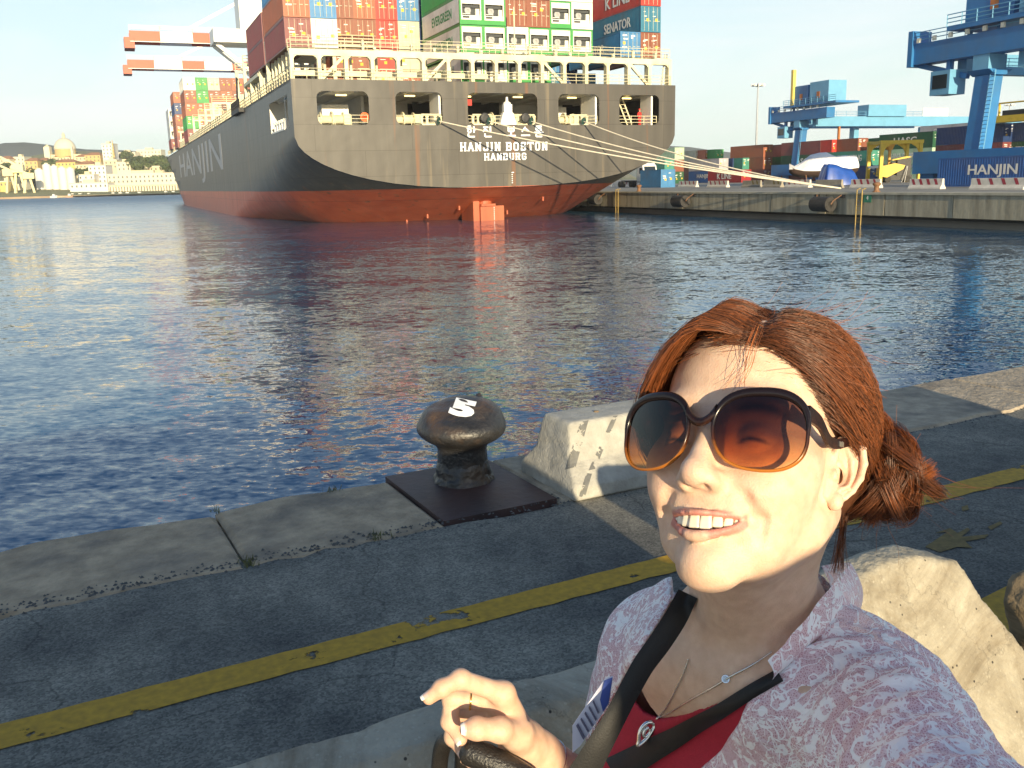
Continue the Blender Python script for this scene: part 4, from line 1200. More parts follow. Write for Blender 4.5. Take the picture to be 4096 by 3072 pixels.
# far forward bays on the port side
def bay(y, x0, cols, z0, nm):
    for ci, st in enumerate(cols):
        for ti, c2 in enumerate(st):
            if c2 is None: continue
            kd = 'reefer' if c2 == 'white' and nm == 'farthest' else 'door'
            sc(1, y, z0 + 2.62 * ti, c2, kd, '%s container far along the port side, %s block, %s column, %s tier' % (c2, nm, names[ci], names[ti]), x=x0 + 2.47 * ci, detail=False)
bay(127, -18.7, [['maroon', 'green', 'rust', 'brown', 'white'], ['brown', 'brown', 'rust', 'green', 'green'], ['rust', 'brown', 'cream', 'brown', 'grey'], ['brown', 'maroon', 'brown', 'rust', 'brown'], ['brown', 'blue', 'brown', 'brown', 'rust'], ['brown'] * 5], 13.8, 'nearest')
bay(160, -18.9, [['maroon', 'brown', 'brown', 'navy', 'rust'], ['brown'] * 5], 13.9, 'middle')
bay(186, -18.9, [['maroon', 'white', 'white', 'white'], ['brown'] * 4], 14.6, 'farthest')
# mooring ropes
ROPE = pm('mooring_rope', (0.70, 0.63, 0.50), 0.8, var=0.15, scale=6)
B_END = onz(3352, 768, FZ) + Vector((0, 0, 0.35))
rn = ['leftmost', 'second', 'third', 'rightmost']
for i, (x, z) in enumerate(FAIR):
    a = SHIPM @ Vector((x, -0.05, z + 0.1)); b_ = B_END + Vector((-.12 + .1 * i, .1 - .08 * i, -0.02 * i))
    mb = MB(); pts = []
    for q in range(25):
        t_ = q / 24; p = a.lerp(b_, t_); p.z -= 0.9 * 4 * t_ * (1 - t_) * (0.5 + .12 * i); pts.append(p)
    mb.tube(pts, 0.065, 6)
    o = mb.build('mooring_rope', ROPE, smooth=True)
    tag(o, 'tan mooring rope from the %s stern fairlead to the quay bollard' % rn[i], 'rope', 'mooring ropes')
    mb = MB(); c0 = a.lerp(b_, 0.02); d_ = (b_ - a).normalized(); Mq = d_.to_track_quat('Z', 'Y').to_matrix()
    mb.lathe([(0.07, -.02), (0.34, -.05), (0.36, .0), (0.07, .03)], 14, tuple(c0), M=Mq)
    o = mb.build('rat_guard', pm('rat_guard_green', (0.02, 0.06, 0.05), .6)); tag(o, 'dark rat guard disc on the %s mooring rope' % rn[i], 'rat guard', 'rat guards')
# crew member in red overalls at the starboard opening
def small_person(M, col, hat, label, h=1.75, name='person'):
    V = Vol((-.35, -.25, -.02), (.35, .25, 1.85), .03)
    for s in (-1, 1):
        V.cap((s * .10, 0, .08), (s * .11, 0, .5), .065, .08, .03); V.cap((s * .11, 0, .5), (s * .10, 0, .92), .08, .105, .03); V.ell((s * .1, -.05, .05), (.055, .12, .05), .02)
        V.cap((s * .20, 0, 1.40), (s * .25, .03, 1.12), .06, .05, .04); V.cap((s * .25, .03, 1.12), (s * .17, -.16, 1.02), .05, .04, .03)
    V.cap((0, 0, .95), (0, 0, 1.35), .15, .17, .05); V.cap((-.14, 0, 1.4), (.14, 0, 1.4), .08, .08, .06); V.cap((0, 0, 1.42), (0, -.01, 1.58), .055, .055, .03); V.ell((0, -.01, 1.64), (.085, .1, .12), .02)
    vs, qs = V.surface(); me = np_mesh('body', vs * (h / 1.76), qs)
    p = thing(name, label, 'person'); p.matrix_world = M
    me.materials.append(col); me.materials.append(hat)
    zc_ = np.array([vs[q].mean(0)[2] for q in qs]); me.polygons.foreach_set('material_index', (zc_ > 1.5).astype(np.int32))
    o = bpy.data.objects.new('body', me); C.objects.link(o); o.parent = p
    return p
SKIN_S = pm('far_skin', (0.45, 0.25, 0.17), .6, var=0.05)
crew = small_person(smx(16.75, 1.6, 9.29) @ Matrix.Rotation(R(10), 4, 'Z'), pm('red_overalls', (0.55, 0.02, 0.02), .7, var=.1), SKIN_S, 'person in red overalls standing behind the ship\'s rightmost stern opening')
mb = MB(); mb.lathe([(.115, 1.7), (.112, 1.75), (.08, 1.82), (.0, 1.85)], 12); hh = mb.build('helmet', pm('red_helmet', (.6, .03, .02), .4), crew)
# ================================================================== TERMINAL (far quay)
FT = Vector((math.cos(FQ_ANG), math.sin(FQ_ANG), 0)); FA = Vector((-math.sin(FQ_ANG), math.cos(FQ_ANG), 0))
FROT = Matrix.Rotation(FQ_ANG, 4, 'Z')
def ground(px, Y, z=FZ):
    p = aty(px, 700, Y); return Vector((p.x, p.y, z))
def c5(x): return 2600 + .3617 * x
def c6(x): return 3300 + .3617 * x
PW = {'w': PRINT_W}
YARD = [
 (c5(120), 139, [('blue', None)], 6.06, 'blue container standing alone behind the striped barriers near the ship'),
 (c5(160), 205, ['dark green', 'sea green'], 12.19, 'just right of the ship\'s hull'),
 (c5(270), 212, ['dark green', 'brown', 'pale green'], 12.19, 'next to the ship\'s right edge'),
 (c5(500), 240, ['brown', 'brown', 'cream'], 12.19, 'behind the blue HANJIN container'),
 (c5(605), 237, ['navy', 'grey', 'orange'], 12.19, 'left of the bright green container'),
 (c5(715), 234, ['navy', 'grey', 'green'], 12.19, 'right of the orange container'),
 (c5(760), 209, [('royal blue', 'HANJIN'), ('lilac grey', None)], 12.19, 'left of the red K LINE container'),
 (c5(1010), 195, [('dark red', 'K LINE')], 12.19, 'on the yard ground behind striped barriers'),
 (c5(910), 213, ['maroon', 'navy'], 12.19, 'above and behind the K LINE container, left'),
 (c5(1020), 210, ['maroon', 'sea green'], 12.19, 'above and behind the K LINE container, right'),
 (c5(1245), 206, ['maroon', 'brown', 'rust'], 12.19, 'under the lamp mast'),
 (c5(1640), 203, ['maroon', 'dark green', 'maroon'], 12.19, 'behind the covered boat, farther'),
 (c5(1870), 189, ['maroon', ('dark green', 'UASC'), 'maroon'], 12.19, 'behind the covered boat, nearer'),
 (c5(1995), 186, ['maroon', 'brown', 'red'], 12.19, 'right above the covered boat'),
 (c6(345), 181, ['navy', 'brown', 'brown'], 12.19, 'right of the covered boat, upper stack'),
 (c6(500), 166, ['navy', ('sea green', 'CHINA SHIPPING')], 12.19, 'between covered boat and yellow frame'),
 (c6(800), 178, ['brown', 'navy', ('dark green', 'UASC')], 12.19, 'above the yellow frame\'s left half'),
 (c6(1165), 158, [('pale green', None), ('pale green', 'CHINA SHIPPING'), ('dark green', 'UASC')], 12.19, 'in the green column right of the yellow frame'),
 (c6(1275), 162, ['orange', 'red', ('royal blue', 'HANJIN')], 12.19, 'between green column and crane leg'),
 (c6(1540), 188, ['brown', 'navy', 'blue', ('lilac grey', 'COSCO')], 12.19, 'in the tallest stack behind the blue crane leg'),
 (4215, 78, [('royal blue', 'HANJIN')], 12.19, 'in the right foreground of the terminal, beside the crane leg'),
 (4270, 128, ['navy', ('dark green', 'EVERGREEN'), 'navy'], 12.19, 'at the photo\'s right edge under the yellow spreader'),
 (4000, 136, ['navy', 'maroon', 'navy'], 12.19, 'right of the blue crane leg'),
]
yk = 0
for (px, Y, st, ln, where) in YARD:
    p = ground(px, Y)
    for t_, e_ in enumerate(st):
        col, tx = e_ if isinstance(e_, tuple) else (e_, None)
        yk += 1
        cpos = p + FT * 1.22 + Vector((0, 0, 2.62 * t_))
        lab = where if len(st) == 1 and 'container' in where[:15] else '%s%s container %s%s' % (col, (' lettered ' + tx) if tx else '', where, '' if len(st) == 1 else ', ' + (ORD[t_] if t_ < len(st) - 1 else 'topmost'))
        container(Matrix.Translation(cpos) @ FROT, ln, 2.6, col, 'door' if Y < 250 else 'plain', text=tx, label=lab, group='containers stacked in the terminal yard', detail=False, var=(yk % 5), tsize=1.15, twid=(7.5 if tx and len(tx) > 6 else 5.2), tpos=.5)
# ---- barriers
def barrier_prof(h=0.85, w=0.62):
    return [(-w / 2, 0), (w / 2, 0), (w / 2, h * .14), (w * .22, h * .42), (w * .16, h * .96), (w * .12, h), (-w * .12, h), (-w * .16, h * .96), (-w * .22, h * .42), (-w / 2, h * .14)]
BCONC = pm('barrier_concrete_white', (0.62, 0.58, 0.52), 0.8, var=0.12, scale=2, dirt=(.25, .22, .18), dirt_amt=.4); BRED = pm('barrier_stripe_red', (0.32, 0.03, 0.05), 0.7, var=0.2, scale=3)
BGREY = pm('barrier_concrete_grey', (0.30, 0.27, 0.22), 0.85, var=0.2, scale=2)
BARS = [((2401, 2455), 746, 1), ((2505, 2562), 746, 1), ((2723, 2795), 748, 1), ((2839, 2918), 749, 1), ((2978, 3050), 749, 2), ((3062, 3135), 749, 2), ((3150, 3247), 750, 1), ((3269, 3374), 752, 0), ((3410, 3528), 752, 1), ((3644, 3777), 756, 1), ((3882, 4110), 758, 1)]
bn = ['first from the left', 'second from the left', 'third from the left', 'just left of the mooring ropes', 'dirty one', 'second dirty one', 'where the ropes cross', 'plain one under the blue tarpaulin', 'left of the yellow frame', 'under the yellow frame\'s right legs', 'before the large HANJIN container']
for k, ((xa, xb), yb, kind) in enumerate(BARS):
    pr_ = onz(xb - 6, yb, FZ)
    pl = onz(xa, yb - 3, FZ)
    dxm = 3700 * (math.sin(FQ_ANG) * pr_.y + pr_.x * math.cos(FQ_ANG)) / pr_.y ** 2
    ln = max(2.0, min(5.0, (xb - xa) / dxm))
    mb = MB(); pf = barrier_prof(); mb.prism(pf, 'y', 0, ln)
    o = mb.build('concrete_barrier', BCONC if kind == 1 else BGREY, loc=tuple(pr_), rotz=FQ_ANG)
    if kind:
        for q in range(4 if kind == 1 else 2):
            y0 = ln * (.08 + .23 * q); s_ = MB(); x_ = -.22 * .62
            s_.add([(-.16 * .62 - .005, y0 + .35, .83), (-.16 * .62 - .005, y0 + .65, .83), (-.22 * .62 - .006, y0 + .4, .36), (-.22 * .62 - .006, y0 + .1, .36)], [(0, 1, 2, 3)])
            s_.build('painted_stripe', BRED if kind == 1 else pm('faded_stripe', (.2, .15, .05), .8), o)
    tag(o, ('red and white striped' if kind == 1 else ('faded striped' if kind == 2 else 'plain grey')) + ' concrete barrier on the far quay, ' + bn[k], 'barrier', 'concrete barriers on the far quay')
# ---- fenders, ladders, sign, quay bollards
RUB = pm('fender_rubber', (0.03, 0.028, 0.027), 0.75, var=0.3, scale=4); STEEL_R = pm('rusty_steel', (0.20, 0.10, 0.05), 0.7, var=0.3, scale=8)
def wall_pt(px, py):
    d = ray(px, py); n_ = FT; t_ = (Vector((24.5, 80, 0)) - CAMP).dot(n_) / d.dot(n_); return FQI @ (CAMP + d * t_)
for k, (px, py, nm) in enumerate(((2400, 803, 'nearest the ship'), (2745, 818, 'in the middle of the quay wall'), (3318, 824, 'nearest the yellow quay ladder'))):
    w_ = wall_pt(px, py); f_ = thing('fender', 'black cylindrical rubber fender hung on chains, ' + nm, 'fender', tuple(fq(-0.72, w_.y - 1.0, -0.72)), FQ_ANG, 'cylindrical fenders on the quay wall')
    mb = MB(); M = Matrix.Rotation(R(-90), 3, 'X'); mb.lathe([(.26, 0), (.58, 0), (.6, .05), (.6, 1.95), (.58, 2.0), (.26, 2.0), (.26, 0)], 20, M=M); mb.build('rubber_body', RUB, f_, smooth=False)
    for yy in (-0.5, 2.5):
        mb = MB(); mb.tube([(.7, yy, .78), (.2, yy * .7 + .3, .3), (0, (0 if yy < 0 else 2), 0)], .05, 5); mb.build('chain', STEEL_R, f_)
        mb = MB(); mb.box((.62, yy - .25, .5), (.72, yy + .25, .9)); mb.build('wall_bracket', DKGREY, f_)
YELP = pm('ladder_yellow', (0.38, 0.26, 0.07), 0.6, var=0.2, scale=5)
for px, nm in ((2473, 'near the ship'), (3442, 'at the right, beside the green number sign')):
    w_ = wall_pt(px, 830); l_ = thing('quay_ladder', 'yellow steel ladder on the far quay wall ' + nm, 'ladder', tuple(fq(-.05, w_.y, -2.6)), FQ_ANG, 'yellow ladders on the quay wall')
    for s in (-.28, .28):
        mb = MB(); mb.tube([(-.12, s, 0), (-.12, s, 3.0), (.2, s, 3.1)], .045, 6); mb.build('rail', YELP, l_)
    for q in range(9):
        mb = MB(); mb.tube([(-.12, -.28, .25 + .3 * q), (-.12, .28, .25 + .3 * q)], .025, 5); mb.build('rung', YELP, l_)
w_ = wall_pt(3472, 791); sg = thing('number_sign', 'small green sign with white number beside the yellow ladder', 'sign', tuple(fq(-.03, w_.y, w_.z)), FQ_ANG)
mb = MB(); mb.box((-.03, -.4, -.35), (-.01, .4, .35)); mb.build('plate', pm('sign_green', (.02, .2, .12), .5), sg)
lettering('4', PRINT_W, sg, frame_m((-.04, 0, 0), (0, -1, 0), (0, 0, 1)), .45)
for px, py, nm in ((2400, 757, 'nearest the ship'), (2776, 759, 'between the ship and the rope bollard'), (3352, 774, 'holding the mooring ropes')):
    p = onz(px, py, FZ); q_ = FQI @ p; b_ = thing('quay_bollard', 'rusty mooring bollard on the far quay edge, ' + nm, 'bollard', tuple(fq(.75, q_.y, FZ)), 0, 'bollards on the far quay edge')
    mb = MB(); mb.lathe([(.3, 0), (.28, .06), (.2, .12), (.18, .45), (.3, .55), (.32, .65), (.2, .74), (0, .76)], 14); mb.build('post', STEEL_R, b_, smooth=True)
# ---- cranes
CBLUE = pm('crane_blue', (0.025, 0.17, 0.42), 0.45, var=0.1, scale=.7, dirt=(.1, .12, .14), dirt_amt=.35); CBLUE2 = pm('crane_pale_lit_blue', (0.14, 0.36, 0.55), 0.45, var=0.08, scale=.7)  # girder shade is put into the darker blue, sunlight into the paler one
def yard_crane(label, loc, span=34, gy0=-9, dy=0):
    c = thing('yard_crane', label, 'crane', loc, FQ_ANG, 'blue yard cranes')
    mb = MB(); mb.prism([(-.95, 3.6), (.75, 3.6), (1.45, 10.4), (-.25, 10.4)], 'y', -.85, .85); mb.build('leg', CBLUE, c)
    mb = MB(); mb.prism([(-.1, 10.4), (1.3, 10.4), (2.1, 10.9), (-.9, 10.9)], 'y', -1.3, 1.3); mb.build('leg_head', CBLUE, c)
    mb = MB(); mb.box((-1.2, -9, 1.4), (1.0, 7, 3.6)); mb.build('sill_beam', CBLUE, c)
    for yy in (-7.5, -4.5, 3, 5.5):
        mb = MB(); mb.box((-.7, yy - .9, .35), (.5, yy + .9, 1.4)); wq = mb.build('bogie', CBLUE, c)
        for s in (-.5, .5):
            mb = MB(); mb.lathe([(.32, -.15), (.32, .15)], 12, (-.1, yy + s, .37), M=Matrix.Rotation(R(90), 3, 'Y')); mb.build('wheel', DKGREY, wq)
    mb = MB(); mb.box((-.6, -.9, 10.9), (1.7, .9, 12.3)); mb.build('cross_head', CBLUE2, c)
    mb = MB(); mb.box((-.7, gy0, 12.3), (1.3, 8.6, 14.3)); g1 = mb.build('trolley_girder', CBLUE, c)
    mb = MB(); rails(mb, [(-.7, gy0, 14.3), (-.7, 8.6, 14.3)], 1.1, 2.0, .045); mb.build('girder_railing', CBLUE2, c)
    mb = MB(); mb.bar((0.3, 8.4, 12.3), (.3, 2.2, 10.6), .5, .5); mb.build('girder_brace', CBLUE, c)
    mb = MB(); mb.box((-1.0, 8.3, 12.1), (1.5, 8.9, 15.6)); mb.build('end_frame', CBLUE, c)
    for q, yy in enumerate((3.4, -3.6)):
        mb = MB(); mb.box((1.3, yy, 10.95), (span, yy + 1.1, 12.9)); mb.build('span_girder', CBLUE2, c)
    for xx in (span * .42, span * .97):
        mb = MB(); mb.prism([(xx - .8, FZ), (xx + .8, FZ), (xx + .6, 10.95), (xx - .6, 10.95)], 'y', -.7, .7); mb.build('far_leg', CBLUE2, c)
    mb = MB(); rails(mb, [(1.3, -3.6, 12.9), (span, -3.6, 12.9)], 1.0, 2.5, .04); mb.build('span_railing', CBLUE2, c)
    # machinery house
    mb = MB(); mb.box((-1.2, -12, 14.9), (4.5, 3.8, 15.3)); mb.build('house_platform', CBLUE, c)
    h_ = MB(); h_.box((-.6, -3.2, 15.3), (3.4, 2.2, 19.0)); hh_ = h_.build('machinery_house', CBLUE, c)
    mb = MB(); mb.box((-.9, -9.5, 15.3), (3.4, -4.0, 19.3)); mb.build('electrical_house', CBLUE2, c)
    for yy in (-1.5, -7):
        mb = MB(); mb.box((-.65 - (.3 if yy < -4 else 0), yy, 16.2), (-.6 - (.3 if yy < -4 else 0), yy + .9, 17.4)); mb.build('vent_panel', pm('crane_orange', (.5, .16, .04), .6), hh_)
    mb = MB(); rails(mb, [(-1.2, 3.8, 15.3), (-1.2, -12, 15.3)], 1.1, 1.6, .05); mb.build('house_railing', CBLUE2, c)
    for q_ in ((-.2, -1.5), (.6, 2.6)):
        mb = MB(); mb.box((q_[0], q_[1], 14.3), (q_[0] + .35, q_[1] + .35, 14.9)); mb.build('house_post', CBLUE, c)
    # cab and hoist
    mb = MB(); mb.box((-1.2, 3.0, 9.0), (.9, 5.4, 11.3)); cb = mb.build('cab', CBLUE2, c)
    mb = MB(); mb.box((-1.25, 3.3, 9.6), (-1.2, 5.1, 10.9)); mb.build('cab_window', GL, cb)
    mb = MB(); mb.bar((0, 4.2, 11.3), (0, 4.2, 12.3), .5, .5); mb.build('cab_hanger', CBLUE, c)
    for q in range(int((7.4 - gy0) / 2)):
        mb = MB(); mb.box((-.95, 7.4 - 2 * q, 14.35), (-.75, 7.8 - 2 * q, 14.8)); mb.build('girder_lamp', pm('crane_lamp', (.8, .75, .6), .4), c)
    mb = MB()
    for s in (-.35, .35): mb.tube([(-1.0 + s * .2, -1.2 + s, 3.6), (-.25 + s * .2, -1.2 + s, 10.8)], .05, 4)
    for q in range(20): mb.tube([(-1.0 + .0375 * q, -1.55, 3.7 + .36 * q), (-1.0 + .0375 * q, -.85, 3.7 + .36 * q)], .03, 4)
    mb.build('access_ladder', CBLUE2, c)
    return c
cr2 = yard_crane('large blue yard crane at the right edge with dark overhanging girder', tuple(ground(3905, 92, 0)))
cr1 = copy_tree(cr2); cr1.location = tuple(ground(3188, 196, 0)); cr1['label'] = 'distant pale blue yard crane with yellow pole on its machinery house'
mb = MB(); mb.box((-1.1, 1.0, 15.3), (-.4, 1.7, 22.3)); mb.build('yellow_pole', pm('pole_yellow', (.75, .55, .12), .5), cr1)
mb = MB(); mb.box((6, -3.9, 6.8), (9, -2.5, 8.2)); mb.bar((7.5, -3.2, 8.2), (7.5, -3.2, 11), .4, .4); mb.build('spreader', pm('crane_orange', (.5, .16, .04), .6), cr1)
mb = MB(); mb.box((14, -4.2, 12.9), (24, -1.0, 15.2)); mb.build('trolley_house', CBLUE2, cr1)
mb = MB(); mb.box((29, -3.75, 13.0), (36, -3.65, 14.6)); mb.build('white_panel', WHITE, cr1)
mb = MB(); mb.box((34, -3.6, 10.95), (58, -2.5, 12.9)); mb.build('span_extension', CBLUE2, cr1)
# ---- lamp mast
lm = thing('lamp_mast', 'tall slim lighting mast with ring of lamps above the containers', 'lamp mast', tuple(ground(3021, 235)))
mb = MB(); mb.tube([(0, 0, 0), (0, 0, 23)], [.32, .16], 10); mb.build('mast', pm('galvanised', (.42, .44, .47), .5, metal=.3), lm)
mb = MB(); mb.lathe([(.2, 22.6), (1.1, 22.7), (1.1, 22.9), (.2, 23.1)], 14); crn = mb.build('lamp_ring', pm('galvanised', (.42, .44, .47), .5, metal=.3), lm)
for q in range(8):
    mb = MB(); a_ = q * math.pi / 4; mb.box((-.3, -.25, -.25), (.3, .25, .25)); mb.build('floodlight', WHITE, crn, loc=(1.35 * math.cos(a_), 1.35 * math.sin(a_), 22.75), rotz=a_)
lm2 = copy_tree(lm); lm2.location = tuple(ground(4015, 330)); lm2['label'] = 'faint lighting mast far away right of the blue crane leg'; lm['group'] = lm2['group'] = 'lighting masts'
# ---- covered motor boat on stands
bx = thing('covered_boat', 'motor boat under a white cover standing on the far quay', 'boat', tuple(ground(3290, 128)), R(2))
def loft(secs, mat, name, parent, smooth=True):
    mb = MB(); n_ = len(secs[0]); mb.add([p for s in secs for p in s], [(i * n_ + j, i * n_ + j + 1, (i + 1) * n_ + j + 1, (i + 1) * n_ + j) for i in range(len(secs) - 1) for j in range(n_ - 1)] + [tuple(range(n_)), tuple(range((len(secs) - 1) * n_, len(secs) * n_))])
    return mb.build(name, mat, parent, smooth)
sx = [-4.6, -4.0, -3.0, -1.8, -.6, .4, 1.6, 3.0, 4.4]; ht = [2.15, 2.45, 3.0, 3.9, 4.25, 4.2, 3.7, 3.75, 3.6]; wd = [.1, .7, 1.2, 1.45, 1.5, 1.5, 1.5, 1.45, 1.35]; bt = [2.0, 1.6, 1.35, 1.3, 1.3, 1.3, 1.35, 1.45, 1.6]
secs = []
for x, h_, w_, b_ in zip(sx, ht, wd, bt):
    secs.append([(x, -w_, b_ + .5), (x, -w_ * 1.03, b_ + .85), (x, -w_ * .85, b_ + (h_ - b_) * .62), (x, -w_ * .4, h_ - .12), (x, 0, h_ + .05 * math.sin(3 * x)), (x, w_ * .4, h_ - .12), (x, w_ * .85, b_ + (h_ - b_) * .62), (x, w_ * 1.03, b_ + .85), (x, w_, b_ + .5)])
loft(secs, pm('white_cover', (.74, .73, .76), .6, var=.06, scale=1, bump=.05, bscale=1.2), 'cover', bx, False)
secs = [[(x, -w_ * .98, b_ + .7), (x, -w_ * .8, b_ + .15), (x, 0, b_ - .35), (x, w_ * .8, b_ + .15), (x, w_ * .98, b_ + .7)] for x, w_, b_ in zip(sx, wd, bt)]
loft(secs, pm('boat_hull_dark', (.08, .05, .04), .4), 'hull', bx)
for x in (-2.5, 0, 2.8):
    for s in (-1, 1):
        mb = MB(); mb.bar((x, s * 1.3, 0), (x, s * .6, 1.35), .1, .1); mb.build('stand_leg', STEEL_R, bx)
# blue tarpaulin
def tarp(label, loc, dims, mat, seed, rot):
    V = []; rg_ = random.Random(seed); mb = MB(); nx, ny = 22, 12
    W, D, H = dims
    for i in range(nx + 1):
        for j in range(ny + 1):
            x = -1 + 2 * i / nx; y = -1 + 2 * j / ny; e_ = max(abs(x), abs(y)); k_ = 1 - max(0, (e_ - .78) / .22) ** 1.2
            z = H * k_ * (.86 + .14 * math.sin(1.7 * x + seed) + .05 * math.sin(5 * y + 3 * x)) + .08 * math.sin(7 * x + 2 * y) * (1 - k_)
            fl = .9 + .1 * (1 - k_) + .05 * math.sin(9 * (x + y)) * (1 - k_)
            mb.v.append((x * W / 2 * fl, y * D / 2 * fl, max(0.01, z)))
    for i in range(nx):
        for j in range(ny):
            a = i * (ny + 1) + j; mb.f.append((a, a + ny + 1, a + ny + 2, a + 1)); mb.mi.append(0)
    o = mb.build('tarpaulin', mat, loc=loc, rotz=rot, smooth=True); tag(o, label, 'tarpaulin'); return o
tarp('bright blue tarpaulin draped over a load under the covered boat', tuple(ground(3352, 118)), (4.6, 3.0, 2.5), pm('blue_tarp', (.015, .075, .36), .35, var=.15, scale=2), 3, R(0))
# ---- yellow boat hoist
HY = pm('hoist_yellow', (.62, .42, .03), .5, var=.12, scale=1.5)
bh = thing('boat_hoist', 'yellow four legged hoist frame standing over yellow machinery', 'hoist frame', tuple(ground(3580, 132)), R(4))
for x in (-2.9, 2.6):
    for y in (-1.6, 2.2):
        mb = MB(); mb.box((x - .22, y - .22, 0), (x + .22, y + .22, 5.2)); mb.build('leg', HY, bh)
for y in (-1.6, 2.2):
    mb = MB(); mb.box((-3.2, y - .25, 5.2), (2.9, y + .25, 5.65)); mb.build('top_beam', HY, bh)
    for x, s in ((-2.68, 1), (2.38, -1)):
        mb = MB(); mb.prism([(x, 5.2), (x, 4.0), (x + s * .35, 4.7), (x + s * 1.2, 5.2)], 'y', y - .1, y + .1); mb.build('gusset', HY, bh)
for x in (-2.9, 2.6):
    mb = MB(); mb.box((x - .2, -1.35, 5.22), (x + .2, 1.95, 5.6)); mb.build('side_beam', HY, bh)
mb = MB(); mb.prism([(-1.5, 5.2), (-.3, 5.2), (-.7, 4.4), (-1.1, 4.4)], 'y', -.2, .6); mb.box((-1.05, 0, 2.4), (-.75, .3, 4.4)); mb.build('hanging_tackle', pm('tackle_orange', (.6, .3, .03), .5), bh)
for x in (-2.9, 2.6):
    mb = MB(); mb.box((x - .16, -1.38, 2.0), (x + .16, 1.98, 2.3)); mb.build('cross_tie', WHITE, bh)
ym = thing('yellow_machine', 'tilted yellow machine with dark booms under the hoist frame', 'machine', tuple(ground(3580, 131.6)), R(0))
mb = MB(); mb.prism([(-2.4, .9), (-1.4, .7), (.8, 1.8), (1.0, 2.3), (-.4, 2.6), (-2.3, 2.2)], 'y', -.8, .8); mb.build('hopper', HY, ym)
mb = MB(); mb.prism([(-.8, 3.1), (1.2, 3.5), (1.9, 3.4), (1.2, 3.25), (-.8, 2.95)], 'y', -.8, .8); mb.build('top_plate', HY, ym)
mb = MB(); mb.box((.0, -.6, .9), (1.9, .6, 3.2)); mb.bar((-.6, 0, 2.5), (1.6, 0, 3.0), .5, .5); mb.box((-1.6, -.5, .3), (2.2, .5, 1.0)); mb.build('engine', DKGREY, ym)
for x in (-1.2, 1.6):
    mb = MB(); mb.lathe([(.42, -.7), (.42, -.45)], 14, (x, 0, .42), M=Matrix.Rotation(R(90), 3, 'X')); mb.lathe([(.42, .45), (.42, .7)], 14, (x, 0, .42), M=Matrix.Rotation(R(90), 3, 'X')); mb.build('wheels', RUB, ym)
mb = MB(); mb.bar((1.0, -.9, 0), (1.3, -.9, 2.2), .08, .08); mb.bar((.6, -.9, 0), (1.2, -.9, 2.2), .06, .06); mb.build('prop', cmat('grey'), ym)
# yellow spreader machine on the right stack
ys = thing('spreader_frame', 'yellow lifting frame with loops on top of the right stack', 'lifting frame', tuple(ground(4230, 127, FZ + 3 * 2.62 + .02)), FQ_ANG)
mb = MB(); mb.box((-1.1, 0, .0), (1.1, 12, .9)); mb.build('beam', HY, ys)
for yy in (.8, 4.6, 11):
    mb = MB(); mb.tube([(-1.0, yy, .9), (-1.0, yy, 2.4), (-.8, yy, 2.7), (.8, yy, 2.7), (1.0, yy, 2.4), (1.0, yy, .9)], .16, 8); mb.build('loop', HY, ys)
mb = MB(); mb.tube([(-.8, .8, 2.6), (-.8, 11, 2.6)], .12, 6); mb.build('top_rail', HY, ys)
mb = MB(); mb.box((-.7, 5, .9), (.7, 9, 1.6)); mb.build('hoist_motor', DKGREY, ys)
# white lorry cab, chassis
tk = thing('lorry', 'white lorry cab parked under the ship\'s stern corner', 'lorry', tuple(ground(2588, 150)), R(-70))
mb = MB(); mb.prism([(-1.1, .9), (1.0, .9), (1.15, 2.1), (.75, 3.3), (.1, 3.75), (-1.1, 3.75)], 'y', -1.2, 1.2); cb = mb.build('cab', WHITE, tk)
mb = MB(); mb.add([(1.165, -1.0, 2.15), (1.165, 1.0, 2.15), (.80, 1.0, 3.2), (.80, -1.0, 3.2)], [(0, 1, 2, 3)]); mb.build('windscreen', GL, cb)
for s in (-1.205, 1.205):
    mb = MB(); mb.add([(-.3, s, 2.1), (.8, s, 2.1), (.6, s, 3.0), (-.3, s, 3.0)], [(0, 1, 2, 3)]); mb.build('side_window', GL, cb)
mb = MB(); mb.box((-8, -.5, .8), (1.0, .5, 1.1)); mb.build('chassis', DKGREY, tk)
for x in (.2, -2.5, -6.2, -7.4):
    for s in (-1, 1):
        mb = MB(); mb.lathe([(.5, -.16), (.5, .16)], 14, (x, s * 1.0, .5), M=Matrix.Rotation(R(90), 3, 'X')); mb.build('wheel', RUB, tk)
rl = thing('handrail_frame', 'small yellow steel guard frame on the far quay by the hull', 'guard frame', tuple(ground(2382, 128)), 0)
mb = MB(); rails(mb, [(-.6, 0, 0), (.6, 0, 0)], 1.1, .6, .05); rails(mb, [(.6, 0, 0), (.9, 1.2, 0)], 1.1, .6, .05); mb.build('bars', HY, rl)
